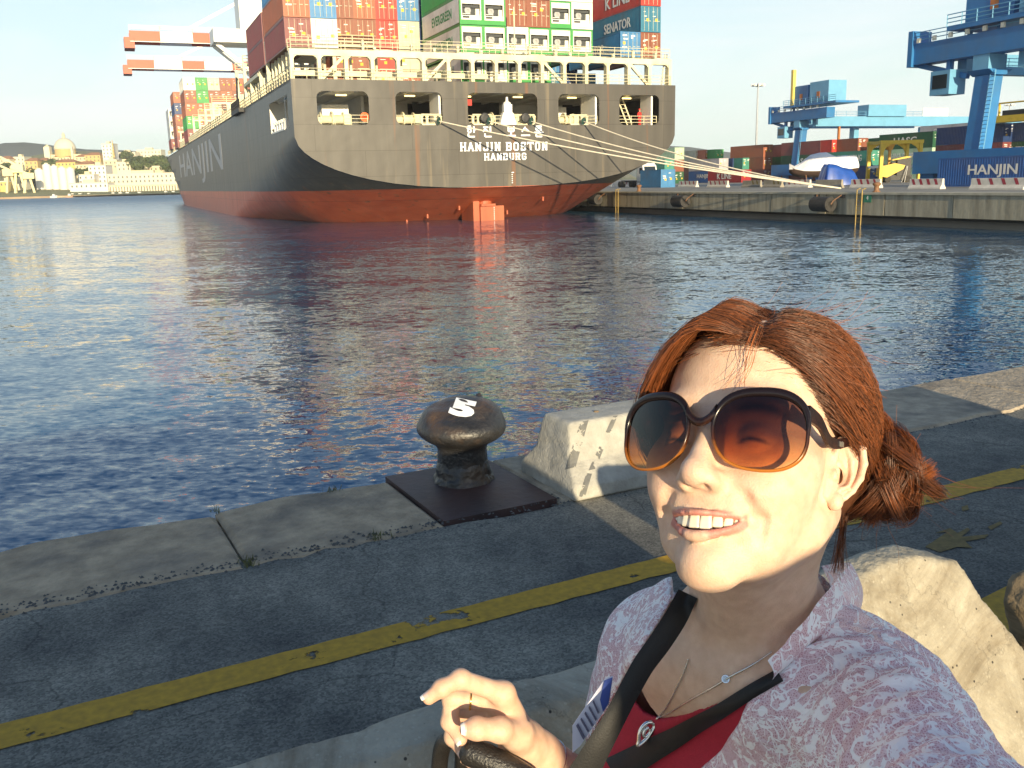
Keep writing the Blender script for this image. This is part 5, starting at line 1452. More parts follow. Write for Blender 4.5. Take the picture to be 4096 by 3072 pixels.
# ---- ship-to-shore cranes whose booms reach over the ship
SRED = pm('crane_red', (.55, .075, .03), .5, var=.08, scale=.4); SWHT = pm('crane_white', (.82, .80, .78), .5, var=.05, scale=.4)
def sts(label, px_tip, py_tip, z, sections, px_leg, tie):
    # tip located by its height above water; boom runs along the ship's beam direction
    d = ray(px_tip, py_tip); tip = CAMP + d * ((z - CAM_H) / d.z)
    t = Vector((math.cos(SHIP_ANG), math.sin(SHIP_ANG), 0))
    c = thing('gantry_crane', label, 'crane', (tip.x, tip.y, WATER_Z), SHIP_ANG, 'ship to shore gantry cranes')
    h = z - WATER_Z; x = 0
    for k, (ln, red) in enumerate(sections):
        mb = MB()
        for yy in (-2.2, 2.2): mb.box((x, yy - .7, h), (x + ln, yy + .7, h + 2.6))
        b_ = mb.build('boom_section', SRED if red else SWHT, c)
        mb = MB(); rails(mb, [(x, -3.4, h + 2.6), (x + ln, -3.4, h + 2.6)], 1.2, 4, .07); mb.box((x, -3.5, h - .1), (x + ln, -2.9, h + .05)); mb.build('boom_walkway', SWHT, b_)
        x += ln
    mb = MB(); mb.box((-1.4, -3.2, h - 1.6), (1.0, 3.2, h + 1.0)); mb.build('boom_tip', SRED, c)
    Lb = x
    for xx in (Lb - 14, Lb + 14):
        for yy in (-8, 8):
            mb = MB(); mb.bar((xx, yy, 2.4), (xx, yy, h + 1), 1.3, 1.3); mb.build('leg', SWHT, c)
    mb = MB(); mb.box((Lb - 15, -8.6, h + .9), (Lb + 15, -7.4, h + 2.4)); mb.box((Lb - 15, 7.4, h + .9), (Lb + 15, 8.6, h + 2.4)); mb.build('portal_beam', SWHT, c)
    ap = Vector((Lb - 12, 0, h + 26))
    for yy in (-6, 6):
        mb = MB(); mb.bar((Lb - 14, yy, h + 2), tuple(ap + Vector((0, yy * .3, 0))), 1.0, 1.0); mb.build('apex_leg', SRED, c)
        mb = MB(); mb.bar(tuple(ap + Vector((0, yy * .3, 0))), (tie, yy * .35, h + 2.6), .35, .35); mb.build('tie_rod', SWHT, c)
    mb = MB(); mb.box((Lb - 30, -4, h - 2.4), (Lb - 21, 4, h - .4)); mb.build('trolley', CBLUE2, c)
    mb = MB(); mb.box((Lb - 31, -1.5, h - 5), (Lb - 28, 1.5, h - 2.4)); cb_ = mb.build('cab', CBLUE2, c)
    mb = MB()
    for k in range(6): mb.box((Lb - 33 + k * 3, -4.4, h - 3.2 + (k % 2) * .9), (Lb - 31.2 + k * 3, -4.1, h - 2.9 + (k % 2) * .9))
    mb.build('trolley_gear', DKGREY, c)
    return c
sts('red and white gantry crane boom, the upper of two beyond the ship', 520, 172, 38, [(7.2, 1), (7.8, 0), (5.8, 1), (7.6, 0), (7.6, 1), (7.6, 0), (7.6, 1), (16, 0)], 0, 12)
sts('red and white gantry crane boom, the lower and farther one', 512, 278, 38, [(7.6, 1), (8.2, 0), (6.6, 1), (8.4, 0), (7.6, 1), (7.6, 0), (7.6, 1), (20, 0)], 0, 12)
# ================================================================== CITY SHORE (left, far)
WALLC = {'cream': (.62, .54, .36), 'ivory': (.66, .61, .47), 'white': (.70, .68, .63), 'ochre': (.56, .40, .17), 'pink': (.5, .32, .22), 'yellow': (.6, .46, .16)}
def wm(c): return pm('facade_' + c, WALLC[c], .85, var=.08, scale=.05)
ROOFM = pm('roof_tiles', (.35, .17, .09), .85, var=.2, scale=.3); SLATE = pm('roof_slate', (.25, .26, .27), .8, var=.15, scale=.3)
WIN = pm('far_window', (.10, .11, .12), .3, var=.1)
def at_sea(px, Y): 
    p = aty(px, 780, Y); return Vector((p.x, p.y, 0))
def zpx(px, py, Y): return aty(px, py, Y).z
# hillside
rg = random.Random(21)
mb = MB(); nx, ny = 60, 24; vs_ = []
def hill(x, y):
    t_ = max(0, (y - 690) / 420.0); h = 44 * t_ ** 1.15 if t_ < 1 else 44 + (t_ - 1) * 14
    h *= .75 + .25 * math.sin(x * .011 + 1.0) + .12 * math.sin(x * .031 + y * .01)
    return max(-1.2, h - 1.2)
for j in range(ny + 1):
    for i in range(nx + 1):
        x = -900 + 1000 * i / nx; y = 672 + 700 * (j / ny) ** 1.2
        yy = y + (x + 320) * -0.35 if j < 2 else y
        vs_.append((x, y, hill(x, y)))
mb.add(vs_, [(j * (nx + 1) + i, j * (nx + 1) + i + 1, (j + 1) * (nx + 1) + i + 1, (j + 1) * (nx + 1) + i) for j in range(ny) for i in range(nx)])
o = mb.build('hillside', pm('hillside_scrub', (.16, .17, .07), .95, var=.4, scale=.02, dirt=(.35, .30, .18), dirt_amt=.8), smooth=True); tag(o, 'scrubby hillside behind the harbour city', 'hill', kind='structure')
mb = MB(); vs_ = []
for i in range(81):
    x = -1500 + 32 * i
    vs_ += [(x, 1390, -2.3), (x, 1520, 34 + 34 * math.exp(-((x + 800) / 230) ** 2) + 12 * math.sin(x * .007) + 4 * math.sin(x * .03)), (x, 1620, 20)]
mb.add(vs_, [(3 * i + k, 3 * i + 3 + k, 3 * i + 4 + k, 3 * i + 1 + k) for i in range(80) for k in (0, 1)])
o = mb.build('far_hills', pm('far_hills', (.10, .13, .13), .95, var=.15, scale=.004), smooth=True); tag(o, 'blue grey hills far behind the city', 'hills', kind='structure')
# shore strip
mb = MB(); mb.prism([(-900, 640), (-345, 648), (-255, 722), (60, 722), (60, 1500), (-900, 1500)], 'z', -4, -.95)
o = mb.build('shore_quay', pm('shore_stone', (.42, .34, .22), .9, var=.3, scale=.06, dirt=(.3, .12, .05), dirt_amt=.5)); tag(o, 'low stony shore quay of the harbour city', 'quay', kind='structure')
CITY = 0
def building(x0, x1, ytop, ybot, Y, col, label, roof=None, depth=14, wins=True, wr=None):
    """block whose facade spans the given picture columns and rows at distance Y"""
    global CITY
    CITY += 1
    a = aty(x0, ybot, Y); b_ = aty(x1, ybot, Y); w_ = max(3.0, b_.x - a.x); top = zpx((x0 + x1) / 2, ytop, Y); base = min(zpx((x0 + x1) / 2, ybot, Y), hill((a.x + b_.x) / 2, Y) - .5)
    h = top - base
    t = thing('building', label, 'building', ((a.x + b_.x) / 2, Y, base), 0, 'buildings of the harbour city')
    mb = MB(); mb.box((-w_ / 2, 0, 0), (w_ / 2, depth, h)); wl = mb.build('wall', wm(col), t)
    if roof == 'hip':
        mb = MB(); mb.add([(-w_ / 2 - .5, -.5, h), (w_ / 2 + .5, -.5, h), (w_ / 2 + .5, depth + .5, h), (-w_ / 2 - .5, depth + .5, h), (-w_ / 4, depth / 2, h + 3), (w_ / 4, depth / 2, h + 3)], [(0, 1, 5, 4), (2, 3, 4, 5), (1, 2, 5), (3, 0, 4), (0, 3, 2, 1)]); mb.build('roof', ROOFM, t)
    else:
        mb = MB(); mb.box((-w_ / 2 - .3, -.3, h + .01), (w_ / 2 + .3, depth, h + .8)); mb.build('cornice', wm('ivory'), t)
        mb = MB(); mb.box((-w_ * .2, depth * .3, h + .8), (w_ * .1, depth * .6, h + 3.2)); mb.build('roof_hut', wm('cream'), t)
    if wins:
        vis = top - max(base, zpx((x0 + x1) / 2, ybot, Y))
        nf = max(1, int(vis / 3.6)); nc = max(2, int(w_ / 3.4)); 
        mb = MB(); k_ = 0
        for f_ in range(nf):
            for c_ in range(nc):
                x = -w_ / 2 + w_ * (c_ + .5) / nc; z = h - 2.8 - 3.5 * f_
                mb.box((x - .55, -.06, z), (x + .55, .02, z + 1.7)); k_ += 1
        o_ = mb.build('windows', WIN, wl); o_['kind'] = 'stuff'
    return t
def g4(x): return x * .5425
def g4y(y): return 500 + y * .5425
B4 = [  # crop columns/rows, distance, colour, label, roof
 (630, 745, 222, 285, 1000, 'ochre', 'ochre palace block on the hill right of the domed church', 'hip'),
 (765, 842, 142, 290, 980, 'white', 'tall white tower block right of the domed church', None),
 (872, 1000, 205, 250, 1040, 'ivory', 'ivory hilltop block right of the tall white tower block', None),
 (1012, 1190, 188, 245, 1060, 'ivory', 'long hilltop block above the dark trees by the ship', None),
 (560, 640, 235, 300, 1010, 'cream', 'cream block directly right of the domed church', 'hip'),
 (400, 520, 235, 300, 1010, 'cream', 'cream block below the church dome', 'hip'),
 (280, 352, 262, 320, 960, 'yellow', 'yellow block left below the church', 'hip'),
 (110, 190, 240, 340, 930, 'ivory', 'ivory block on the hill at the far left', None),
 (190, 285, 265, 350, 900, 'ochre', 'ochre block on the hill left of the church', 'hip'),
 (5, 80, 250, 340, 920, 'cream', 'cream block at the photo\'s left edge', 'hip'),
 (400, 560, 275, 330, 900, 'yellow', 'yellow block between silos and church', 'hip'),
 (560, 700, 290, 340, 880, 'cream', 'cream block right above the third silo', 'hip'),
 (665, 792, 302, 440, 800, 'white', 'broad white office block by the water in the middle', None),
 (775, 870, 262, 350, 880, 'cream', 'cream block behind the white office block', None),
 (868, 968, 278, 365, 840, 'ivory', 'tall ivory warehouse left of the dark trees', None),
 (1105, 1330, 306, 360, 830, 'cream', 'cream flat building just left of the ship\'s bow', None),
 (800, 1345, 362, 452, 770, 'ivory', 'very long ivory harbour warehouse left of the ship', None),
 (580, 700, 370, 440, 790, 'white', 'low white shed left of the white office block', None),
 (520, 800, 432, 500, 745, 'white', 'low white waterfront shed in the middle of the shore', None),
 (100, 180, 400, 460, 760, 'ivory', 'small pale shed at the far left shore', None),
 (0, 60, 420, 470, 745, 'yellow', 'low yellow shed at the left edge', None),
]
for (x0, x1, y0, y1, Y, c_, lb, rf) in B4:
    building(g4(x0), g4(x1), g4y(y0), g4y(y1), Y, c_, lb, rf)
# arcade below the long warehouse
ar = thing('arcade_pier', 'pier with a row of dark arches below the long ivory warehouse', 'pier', (0, 0, 0))
pa, pb = aty(g4(805), 760, 748), aty(g4(1345), 760, 748)
mb = MB(); mb.box((pa.x, 748, 4.6), (pb.x, 764, 5.6)); mb.build('deck', wm('cream'), ar)
mb = MB(); mb.box((pa.x, 757, -2.5), (pb.x, 758, 4.6)); mb.build('back_wall', wm('ochre'), ar)
k = 26
for i in range(k + 1):
    mb = MB(); x = pa.x + (pb.x - pa.x) * i / k; mb.box((x - .7, 748, -2.5), (x + .7, 749.5, 4.598)); mb.build('pillar', wm('ivory'), ar)
# silos
for i, (x0, x1, y0, nm) in enumerate(((270, 332, 338, 'left'), (332, 388, 300, 'second'), (388, 440, 312, 'third'), (442, 500, 325, 'fourth'), (502, 560, 330, 'right'))):
    Y = 770; a, b_ = aty(g4(x0), 740, Y), aty(g4(x1), 740, Y); top = zpx(g4(x0), g4y(y0), Y)
    t = thing('grain_silo', 'tall white cylindrical silo on the city shore, %s of five' % nm, 'silo', ((a.x + b_.x) / 2, Y, -1.0), 0, 'white silos on the city shore')
    mb = MB(); r_ = (b_.x - a.x) / 2; mb.lathe([(r_, 0), (r_, top + 1), (r_ * .9, top + 2)], 20); mb.build('drum', wm('white'), t, smooth=False)
    mb = MB(); mb.lathe([(r_ * .5, top + 2), (r_ * .5, top + 3.2)], 12); mb.build('cap', wm('ivory'), t)
# domed church
Yc = 1020; cpx = g4(485); cx_ = aty(cpx, 620, Yc).x; zb = zpx(cpx, g4y(245), Yc); zt = zpx(cpx, g4y(118), Yc); H = zt - zb
ch = thing('domed_church', 'large domed church with two bell towers on the hilltop', 'church', (cx_, Yc, zb - 8))
mb = MB(); mb.box((-20, -4, 0), (18, 26, 8 + H * .22)); mb.build('nave', wm('cream'), ch)
mb = MB(); r_ = 10.5; mb.lathe([(r_, 8), (r_, 8 + H * .5)], 20); mb.build('drum', wm('ochre'), ch)
mb = MB(); prof = [(r_ * 1.05 * math.cos(a), 8 + H * .5 + r_ * 1.15 * math.sin(a)) for a in [i * math.pi / 18 for i in range(9)]] + [(1.6, 8 + H * .5 + r_ * 1.14)]; mb.lathe(prof, 20); dm = mb.build('dome', SLATE if False else wm('ivory'), ch, smooth=True)
mb = MB(); z0 = 8 + H * .5 + r_ * 1.13; mb.lathe([(1.6, z0), (1.6, z0 + 4), (.2, z0 + 6)], 10); mb.build('lantern', wm('cream'), dm)
for x in (g4(367), g4(535)):
    xx = aty(x, 620, Yc).x - cx_; mb = MB(); mb.box((xx - 3, -6, 0), (xx + 3, 0, 8 + H * .66)); tw_ = mb.build('bell_tower', wm('ivory'), ch)
    mb = MB(); mb.add([(xx - 3, -6, 8 + H * .66), (xx + 3, -6, 8 + H * .66), (xx + 3, 0, 8 + H * .66), (xx - 3, 0, 8 + H * .66), (xx, -3, 8 + H * .82)], [(0, 1, 4), (1, 2, 4), (2, 3, 4), (3, 0, 4)]); mb.build('spire', wm('cream'), tw_)
# aerial on the white tower
ae = thing('lattice_mast', 'thin stepped mast beside the tall white tower block', 'mast', tuple(aty(g4(846), g4y(290), 975)))
mb = MB(); mb.tube([(0, 0, 0), (0, 0, 24)], [1.4, .3], 6)
for q in range(6): mb.lathe([(2.6 - .3 * q, 4 + 3 * q), (2.6 - .3 * q, 4.6 + 3 * q)], 8)
mb.build('shaft', wm('ochre'), ae)
# yellow harbour cranes at the left
for k, (px, h_, lb) in enumerate(((g4(85), 26, 'pale yellow harbour crane at the left edge'), (g4(150), 30, 'pale yellow harbour crane left of the silos'), (g4(215), 22, 'small yellow harbour crane next to the silos'))):
    p = aty(px, 760, 735); t = thing('harbour_crane', lb, 'crane', (p.x, 735, -1), R(15 * k), 'yellow harbour cranes')
    Yl = pm('harbour_crane_yellow', (.72, .62, .36), .6, var=.1)
    for s in (-4, 4):
        mb = MB(); mb.bar((s, 0, 0), (s * .4, 0, h_ * .6), 1.6, 1.6); mb.build('leg', Yl, t)
    mb = MB(); mb.box((-3.5, -3.5, h_ * .6), (4.5, 3.5, h_ * .8)); mb.build('house', Yl, t)
    mb = MB(); mb.bar((2, 0, h_ * .75), (-11, 0, h_), 1.5, 1.5); mb.build('jib', Yl, t)
# trees
LEAF = [pm('foliage_dark', (.045, .075, .022), .8, var=.4, scale=.4), pm('foliage_mid', (.075, .105, .03), .8, var=.4, scale=.4)]
BARK = pm('bark', (.12, .08, .05), .9, var=.2)
def tree_proto(seed, mat):
    rg_ = random.Random(seed); mb = MB()
    lobes = [(rg_.uniform(-3, 3), rg_.uniform(-3, 3), rg_.uniform(5.5, 9), rg_.uniform(1.6, 2.8)) for _ in range(7)]
    for (lx, ly, lz, lr) in lobes:
        for _ in range(70):
            d = Vector((rg_.gauss(0, 1), rg_.gauss(0, 1), rg_.gauss(0, .75))).normalized() * lr * rg_.uniform(.55, 1.08); p = Vector((lx, ly, lz)) + d
            u = Vector((rg_.gauss(0, 1), rg_.gauss(0, 1), rg_.gauss(0, 1))).normalized(); v = u.cross(d).normalized() if u.cross(d).length > .01 else Vector((1, 0, 0)); s = rg_.uniform(.35, .7)
            mb.add([p + u * s, p + v * s, p - u * s, p - v * s], [(0, 1, 2, 3)])
    tk_ = MB(); tk_.tube([(0, 0, -2), (.2, 0, 3), (.1, .2, 6.5)], [.5, .35, .15], 7)
    for (lx, ly, lz, lr) in lobes[:5]: tk_.tube([(.15, .1, 4), (lx * .6, ly * .6, lz - .6)], [.2, .07], 5)
    return mb.mesh('crown'), tk_.mesh('trunk')
TP = [tree_proto(s, None) for s in (1, 2, 3)]
tl = []
for i in range(34):
    x = rg.uniform(965, 1320); y = 262 + 60 * rg.random() - 22 * math.exp(-((x - 1120) / 90) ** 2); tl.append((x, y, 900 - (y - 240) * 1.3))
for i in range(7): tl.append((rg.uniform(905, 985), rg.uniform(215, 235), 1010))
for i in range(9): tl.append((rg.uniform(345, 420), rg.uniform(285, 300), 905 + rg.uniform(-8, 8)))
for i in range(8): tl.append((rg.uniform(130, 265), rg.uniform(350, 430), 790 + rg.uniform(-10, 10)))
for i in range(6): tl.append((rg.uniform(565, 660), rg.uniform(345, 362), 812 + rg.uniform(-5, 5)))
for i in range(5): tl.append((rg.uniform(0, 70), rg.uniform(300, 345), 860 + rg.uniform(-5, 5)))
for i, (x, y, Y) in enumerate(sorted(tl)):
    p = aty(g4(x), g4y(y), Y); s = rg.uniform(.8, 1.35)
    t = thing('tree', 'dark green tree of the %s' % ('wood on the hillside just left of the ship' if x > 990 else ('group beside the ivory hilltop block' if x > 880 else ('group between silos and office block' if x > 500 else ('group below the domed church' if x > 300 else ('group behind the silos' if x > 100 else 'group at the left edge'))))), 'tree', (p.x, p.y, p.z - 7 * s), rg.uniform(0, 6), 'trees on the city hillside')
    t.scale = (s * 1.15, s * 1.15, s)
    cm, tm = TP[i % 3]
    obj('crown', cm, LEAF[i % 2], t); obj('trunk', tm, BARK, t)
# moored boats along the far shore
for i in range(14):
    px = rg.uniform(330, 1290); p = aty(g4(px), 770, 716 if px > 520 else 650); 
    if px > 520: p = aty(g4(px), 770, 715)
    col = rg.choice(('white', 'white', 'ochre', 'pink'))
    t = thing('moored_boat', 'small %s boat moored along the far city shore' % {'white': 'white', 'ochre': 'ochre', 'pink': 'reddish'}[col], 'boat', (p.x, p.y, WATER_Z), rg.uniform(-.2, .2), 'small boats along the far shore')
    L_ = rg.uniform(4, 7); mb = MB(); mb.add([(-L_ / 2, -1.3, 1.3), (L_ * .3, -1.3, 1.4), (L_ / 2, 0, 1.9), (L_ * .3, 1.3, 1.4), (-L_ / 2, 1.3, 1.3), (-L_ / 2, -.8, -.3), (L_ * .3, -.7, -.3), (L_ * .42, 0, -.3), (L_ * .3, .7, -.3), (-L_ / 2, .8, -.3)], [(0, 1, 6, 5), (1, 2, 7, 6), (2, 3, 8, 7), (3, 4, 9, 8), (4, 0, 5, 9), (0, 4, 3, 2, 1)]); mb.build('hull', wm(col), t)
    mb = MB(); mb.prism([(-L_ * .2, 1.35), (L_ * .2, 1.4), (L_ * .1, 2.6), (-L_ * .15, 2.6)], 'y', -.8, .8); mb.build('cabin', wm('white'), t)
# ================================================================== FOREGROUND THINGS
def sdf_obj(name, V, mat, parent=None, M=None, rough=0.0, rscale=6.0, seed=0, rough2=0.0):
    vs, qs = V.surface()
    if rough > 0:
        vs = vs.copy(); d = vs - vs.mean(0); d /= np.linalg.norm(d, axis=1)[:, None] + 1e-6
        vs += d * (rough * vnoise(vs, rscale, seed) + rough2 * vnoise(vs, rscale * 3.7, seed + 9))[:, None]
    me = np_mesh(name, vs, qs)
    o = obj(name, me, mat, parent)
    if M is not None: o.matrix_world = M
    return o
def bvh_of(objs):
    vs, fs = [], []
    for o in objs:
        off = len(vs); mw = o.matrix_world if o.parent is None else (o.parent.matrix_world @ o.matrix_local)
        vs += [mw @ v.co for v in o.data.vertices]; fs += [tuple(i + off for i in p.vertices) for p in o.data.polygons]
    return BVHTree.FromPolygons(vs, fs)
def hit_px(bv, px, py, lift=0.003):
    d = ray(px, py).normalized(); h = bv.ray_cast(CAMP, d)
    return None if h[0] is None else h[0] - d * lift
def decal(name, quad, bv, mat, parent, nu=6, nv=10, lift=0.003):
    """patch of paint laid on a surface: quad of picture corners (tl, tr, br, bl)"""
    mb = MB(); ok = []
    for j in range(nv + 1):
        for i in range(nu + 1):
            s, t = i / nu, j / nv
            x = (quad[0][0] * (1 - s) + quad[1][0] * s) * (1 - t) + (quad[3][0] * (1 - s) + quad[2][0] * s) * t
            y = (quad[0][1] * (1 - s) + quad[1][1] * s) * (1 - t) + (quad[3][1] * (1 - s) + quad[2][1] * s) * t
            h = hit_px(bv, x, y, lift); ok.append(h is not None); mb.v.append(tuple(h) if h else (0, 0, 0))
    for j in range(nv):
        for i in range(nu):
            a = j * (nu + 1) + i; q = (a, a + 1, a + nu + 2, a + nu + 1)
            if all(ok[k] for k in q): mb.f.append(q); mb.mi.append(0)
    o = mb.build(name, mat, None)
    if parent is not None:
        o.parent = parent; o.matrix_parent_inverse = parent.matrix_world.inverted()
    return o
bpy.context.view_layer.update()
# ---- bollard on its rusty plate
def iron_mat(name, rgb, rough, bmp, sc):
    mt = pm(name, rgb, rough, metal=0.0, var=0.45, scale=12, bump=bmp, bscale=sc, spec=0.55, coat=0.12, dirt=(.15, .085, .04), dirt_amt=.6)
    mt.node_tree.nodes['Principled BSDF'].inputs['Coat Roughness'].default_value = .25
    return mt
BLK = iron_mat('bollard_black_paint', (.024, .023, .024), .44, .008, 46)
bol = thing('mooring_bollard', 'black iron mooring bollard painted with white number 5 on the near quay edge', 'bollard', tuple(qp(2.17, 4.83, 0)), 0)
V = Vol((-.36, -.36, -.02), (.36, .36, .62), .0085)
V.ell((0, 0, .335), (.262, .245, .112))
V.ell((.02, .05, .405), (.20, .16, .105), .07); V.ell((-.15, .02, .36), (.085, .12, .10), .05); V.ell((.10, .02, .37), (.13, .15, .09), .06)
V.cap((-.10, -.05, .52), (-.17, .0, .50), .035, .03, .06, 'sub')
V.cap((0, 0, .0), (0, 0, .3), .150, .148, .035)
V.cap((.085, .10, .43), (.105, .12, .495), .026, .020, .015)
sdf_obj('head', V, BLK, bol, rough=.004, rscale=3, seed=4)
bpy.context.view_layer.update()
V = Vol((-.3, -.3, -.02), (.3, .3, .16), .009)
V.cap((0, 0, -.06), (0, 0, .06), .215, .165, .0)
vs, qs = V.surface(); vs = vs.copy(); r_ = np.hypot(vs[:, 0], vs[:, 1]); vs[:, :2] *= (1 + .04 * vnoise(vs, 6, 3) + .02 * vnoise(vs, 15, 5))[:, None]; vs[:, 2] += .006 * vnoise(vs, 12, 8)
o = obj('foot', np_mesh('foot', vs, qs), BLK, bol)
mb = MB(); PU = (1.715, 2.395)
RUSTP = pm('rusty_plate', (.055, .033, .033), .55, var=.35, scale=3.5, bump=.004, bscale=22, dirt=(.11, .045, .028), dirt_amt=.7, spec=.5)
mb.box((1.713 - 2.10, 4.235 - 4.83, -.10), (2.398 - 2.10, 5.12 - 4.83, .016)); pl = mb.build('base_plate', RUSTP, bol, rotz=QA)
bpy.context.view_layer.update()
bvb = bvh_of([c for c in bol.children if c.name.startswith('head')])
# number 5 wrapped on the head
me = text_mesh('5', .17, .012, .0); me = me.copy()
bmn = bmesh.new(); bmn.from_mesh(me); bmesh.ops.triangulate(bmn, faces=bmn.faces)
for _ in range(3): bmesh.ops.subdivide_edges(bmn, edges=[e for e in bmn.edges if e.calc_length() > .012], cuts=1)
for v in bmn.verts:
    x, y = v.co.x, v.co.y
    px = 1852 + (x * 1080 + y * 180); py = 1632 - (y * 480 - x * 230)
    h = hit_px(bvb, px, py, .0035)
    if h: v.co = h
    else: v.co = bol.location + Vector((0, 0, .5))
bmn.to_mesh(me); bmn.free()
n5 = obj('number', me, pm('number_white', (.8, .82, .86), .6, var=.06, scale=20)); n5.parent = bol; n5.matrix_parent_inverse = bol.matrix_world.inverted()

# ---- concrete barrier beside the bollard
BARC = pm('rough_concrete', (.40, .385, .345), .9, var=.16, scale=14, bump=.006, bscale=70, dirt=(.16, .15, .13), dirt_amt=.35, detail=9)
bar = thing('concrete_barrier', 'weathered pale concrete barrier with dark diagonal streaks beside the bollard', 'barrier', tuple(qp(2.53, 4.15, 0)), QA)
Lb = 2.05
V = Vol((-.08, -.08, -.03), (Lb + .08, .74, .48), .0135)
def bprof(X, Y, Z):
    # jersey section: half width shrinks with height, ends flare the same way
    hw = np.where(Z < .085, .315, np.where(Z < .20, .315 - (Z - .085) * .95, .205 - (Z - .20) * .28))
    inn = np.where(Z < .085, .0, np.where(Z < .20, (Z - .085) * .35, .04 + (Z - .20) * .16))
    dy = np.abs(Y - .315) - hw; dx = np.maximum(inn - X, X - (Lb - inn)); dz = np.maximum(Z - .41, -Z)
    m_ = np.maximum(np.maximum(dx, dy), dz)
    q = np.sqrt(np.maximum(dx + .02, 0) ** 2 + np.maximum(dy + .02, 0) ** 2 + np.maximum(dz + .02, 0) ** 2) - .02
    return np.where((dx > -.02) | (dy > -.02) | (dz > -.02), q, m_)
V.blend(bprof, (0, 0, 0), (Lb, .63, .41))
V.blend(lambda X, Y, Z: np.maximum(np.abs(X - .85) - .19, Z - .10) + 0 * Y, (.6, -.1, -.1), (1.1, .8, .12), 0, 'sub')
ob = sdf_obj('block', V, BARC, bar, rough=.0035, rscale=7, seed=2, rough2=.0015)
bpy.context.view_layer.update()
bv2 = bvh_of([ob])
STK = paint_mat('worn_dark_streak', (.15, .15, .145), 7.7, .40)
STK.node_tree.nodes['Noise Texture'].inputs['Scale'].default_value = 13
def k4(x, y): return (1500 + .5425 * x, 1450 + .5425 * y)
for q in ([(1515, 440), (1575, 425), (1480, 770), (1400, 790)], [(1755, 395), (1790, 390), (1625, 785), (1575, 795)], [(1560, 815), (1600, 820), (1545, 1005), (1500, 1000)]):
    decal('dark_streak', [k4(*p) for p in q], bv2, STK, bar)
mb = MB(); mb.lathe([(.016, .0), (.016, .004), (.0, .004)], 10, (.34, .30, .412)); mb.build('lifting_plug', pm('plug_rust', (.3, .2, .1), .7), bar)
# grass at the barrier's drain notch and the stone joint
mb = MB(); rg = random.Random(9)
for i in range(620):
    u = rg.gauss(3.37, .16) if i < 430 else rg.choice((rg.gauss(1.42, .03), rg.gauss(.77, .015), rg.uniform(2.5, 4.4)))
    nn = rg.uniform(4.10, 4.42) if i < 430 else rg.choice((5.06, 4.25, 4.22)) + rg.gauss(0, .02)
    h_ = rg.uniform(.012, .045); a = rg.uniform(0, 6.3); b = qp(u, nn, .0); t = Vector((math.cos(a), math.sin(a), 0)); l_ = Vector((rg.gauss(0, .4), rg.gauss(0, .4), 1)) * h_
    w_ = .003; mb.add([b - t * w_, b + t * w_, b + l_ * .6 + t * w_ * .6, b + l_, b + l_ * .6 - t * w_ * .6], [(0, 1, 2, 3, 4)])
o = mb.build('grass', pm('dry_grass', (.13, .13, .045), .8, var=.5, scale=30)); tag(o, 'small tufts of dry grass in the quay joints by the barrier', 'grass', kind='stuff')

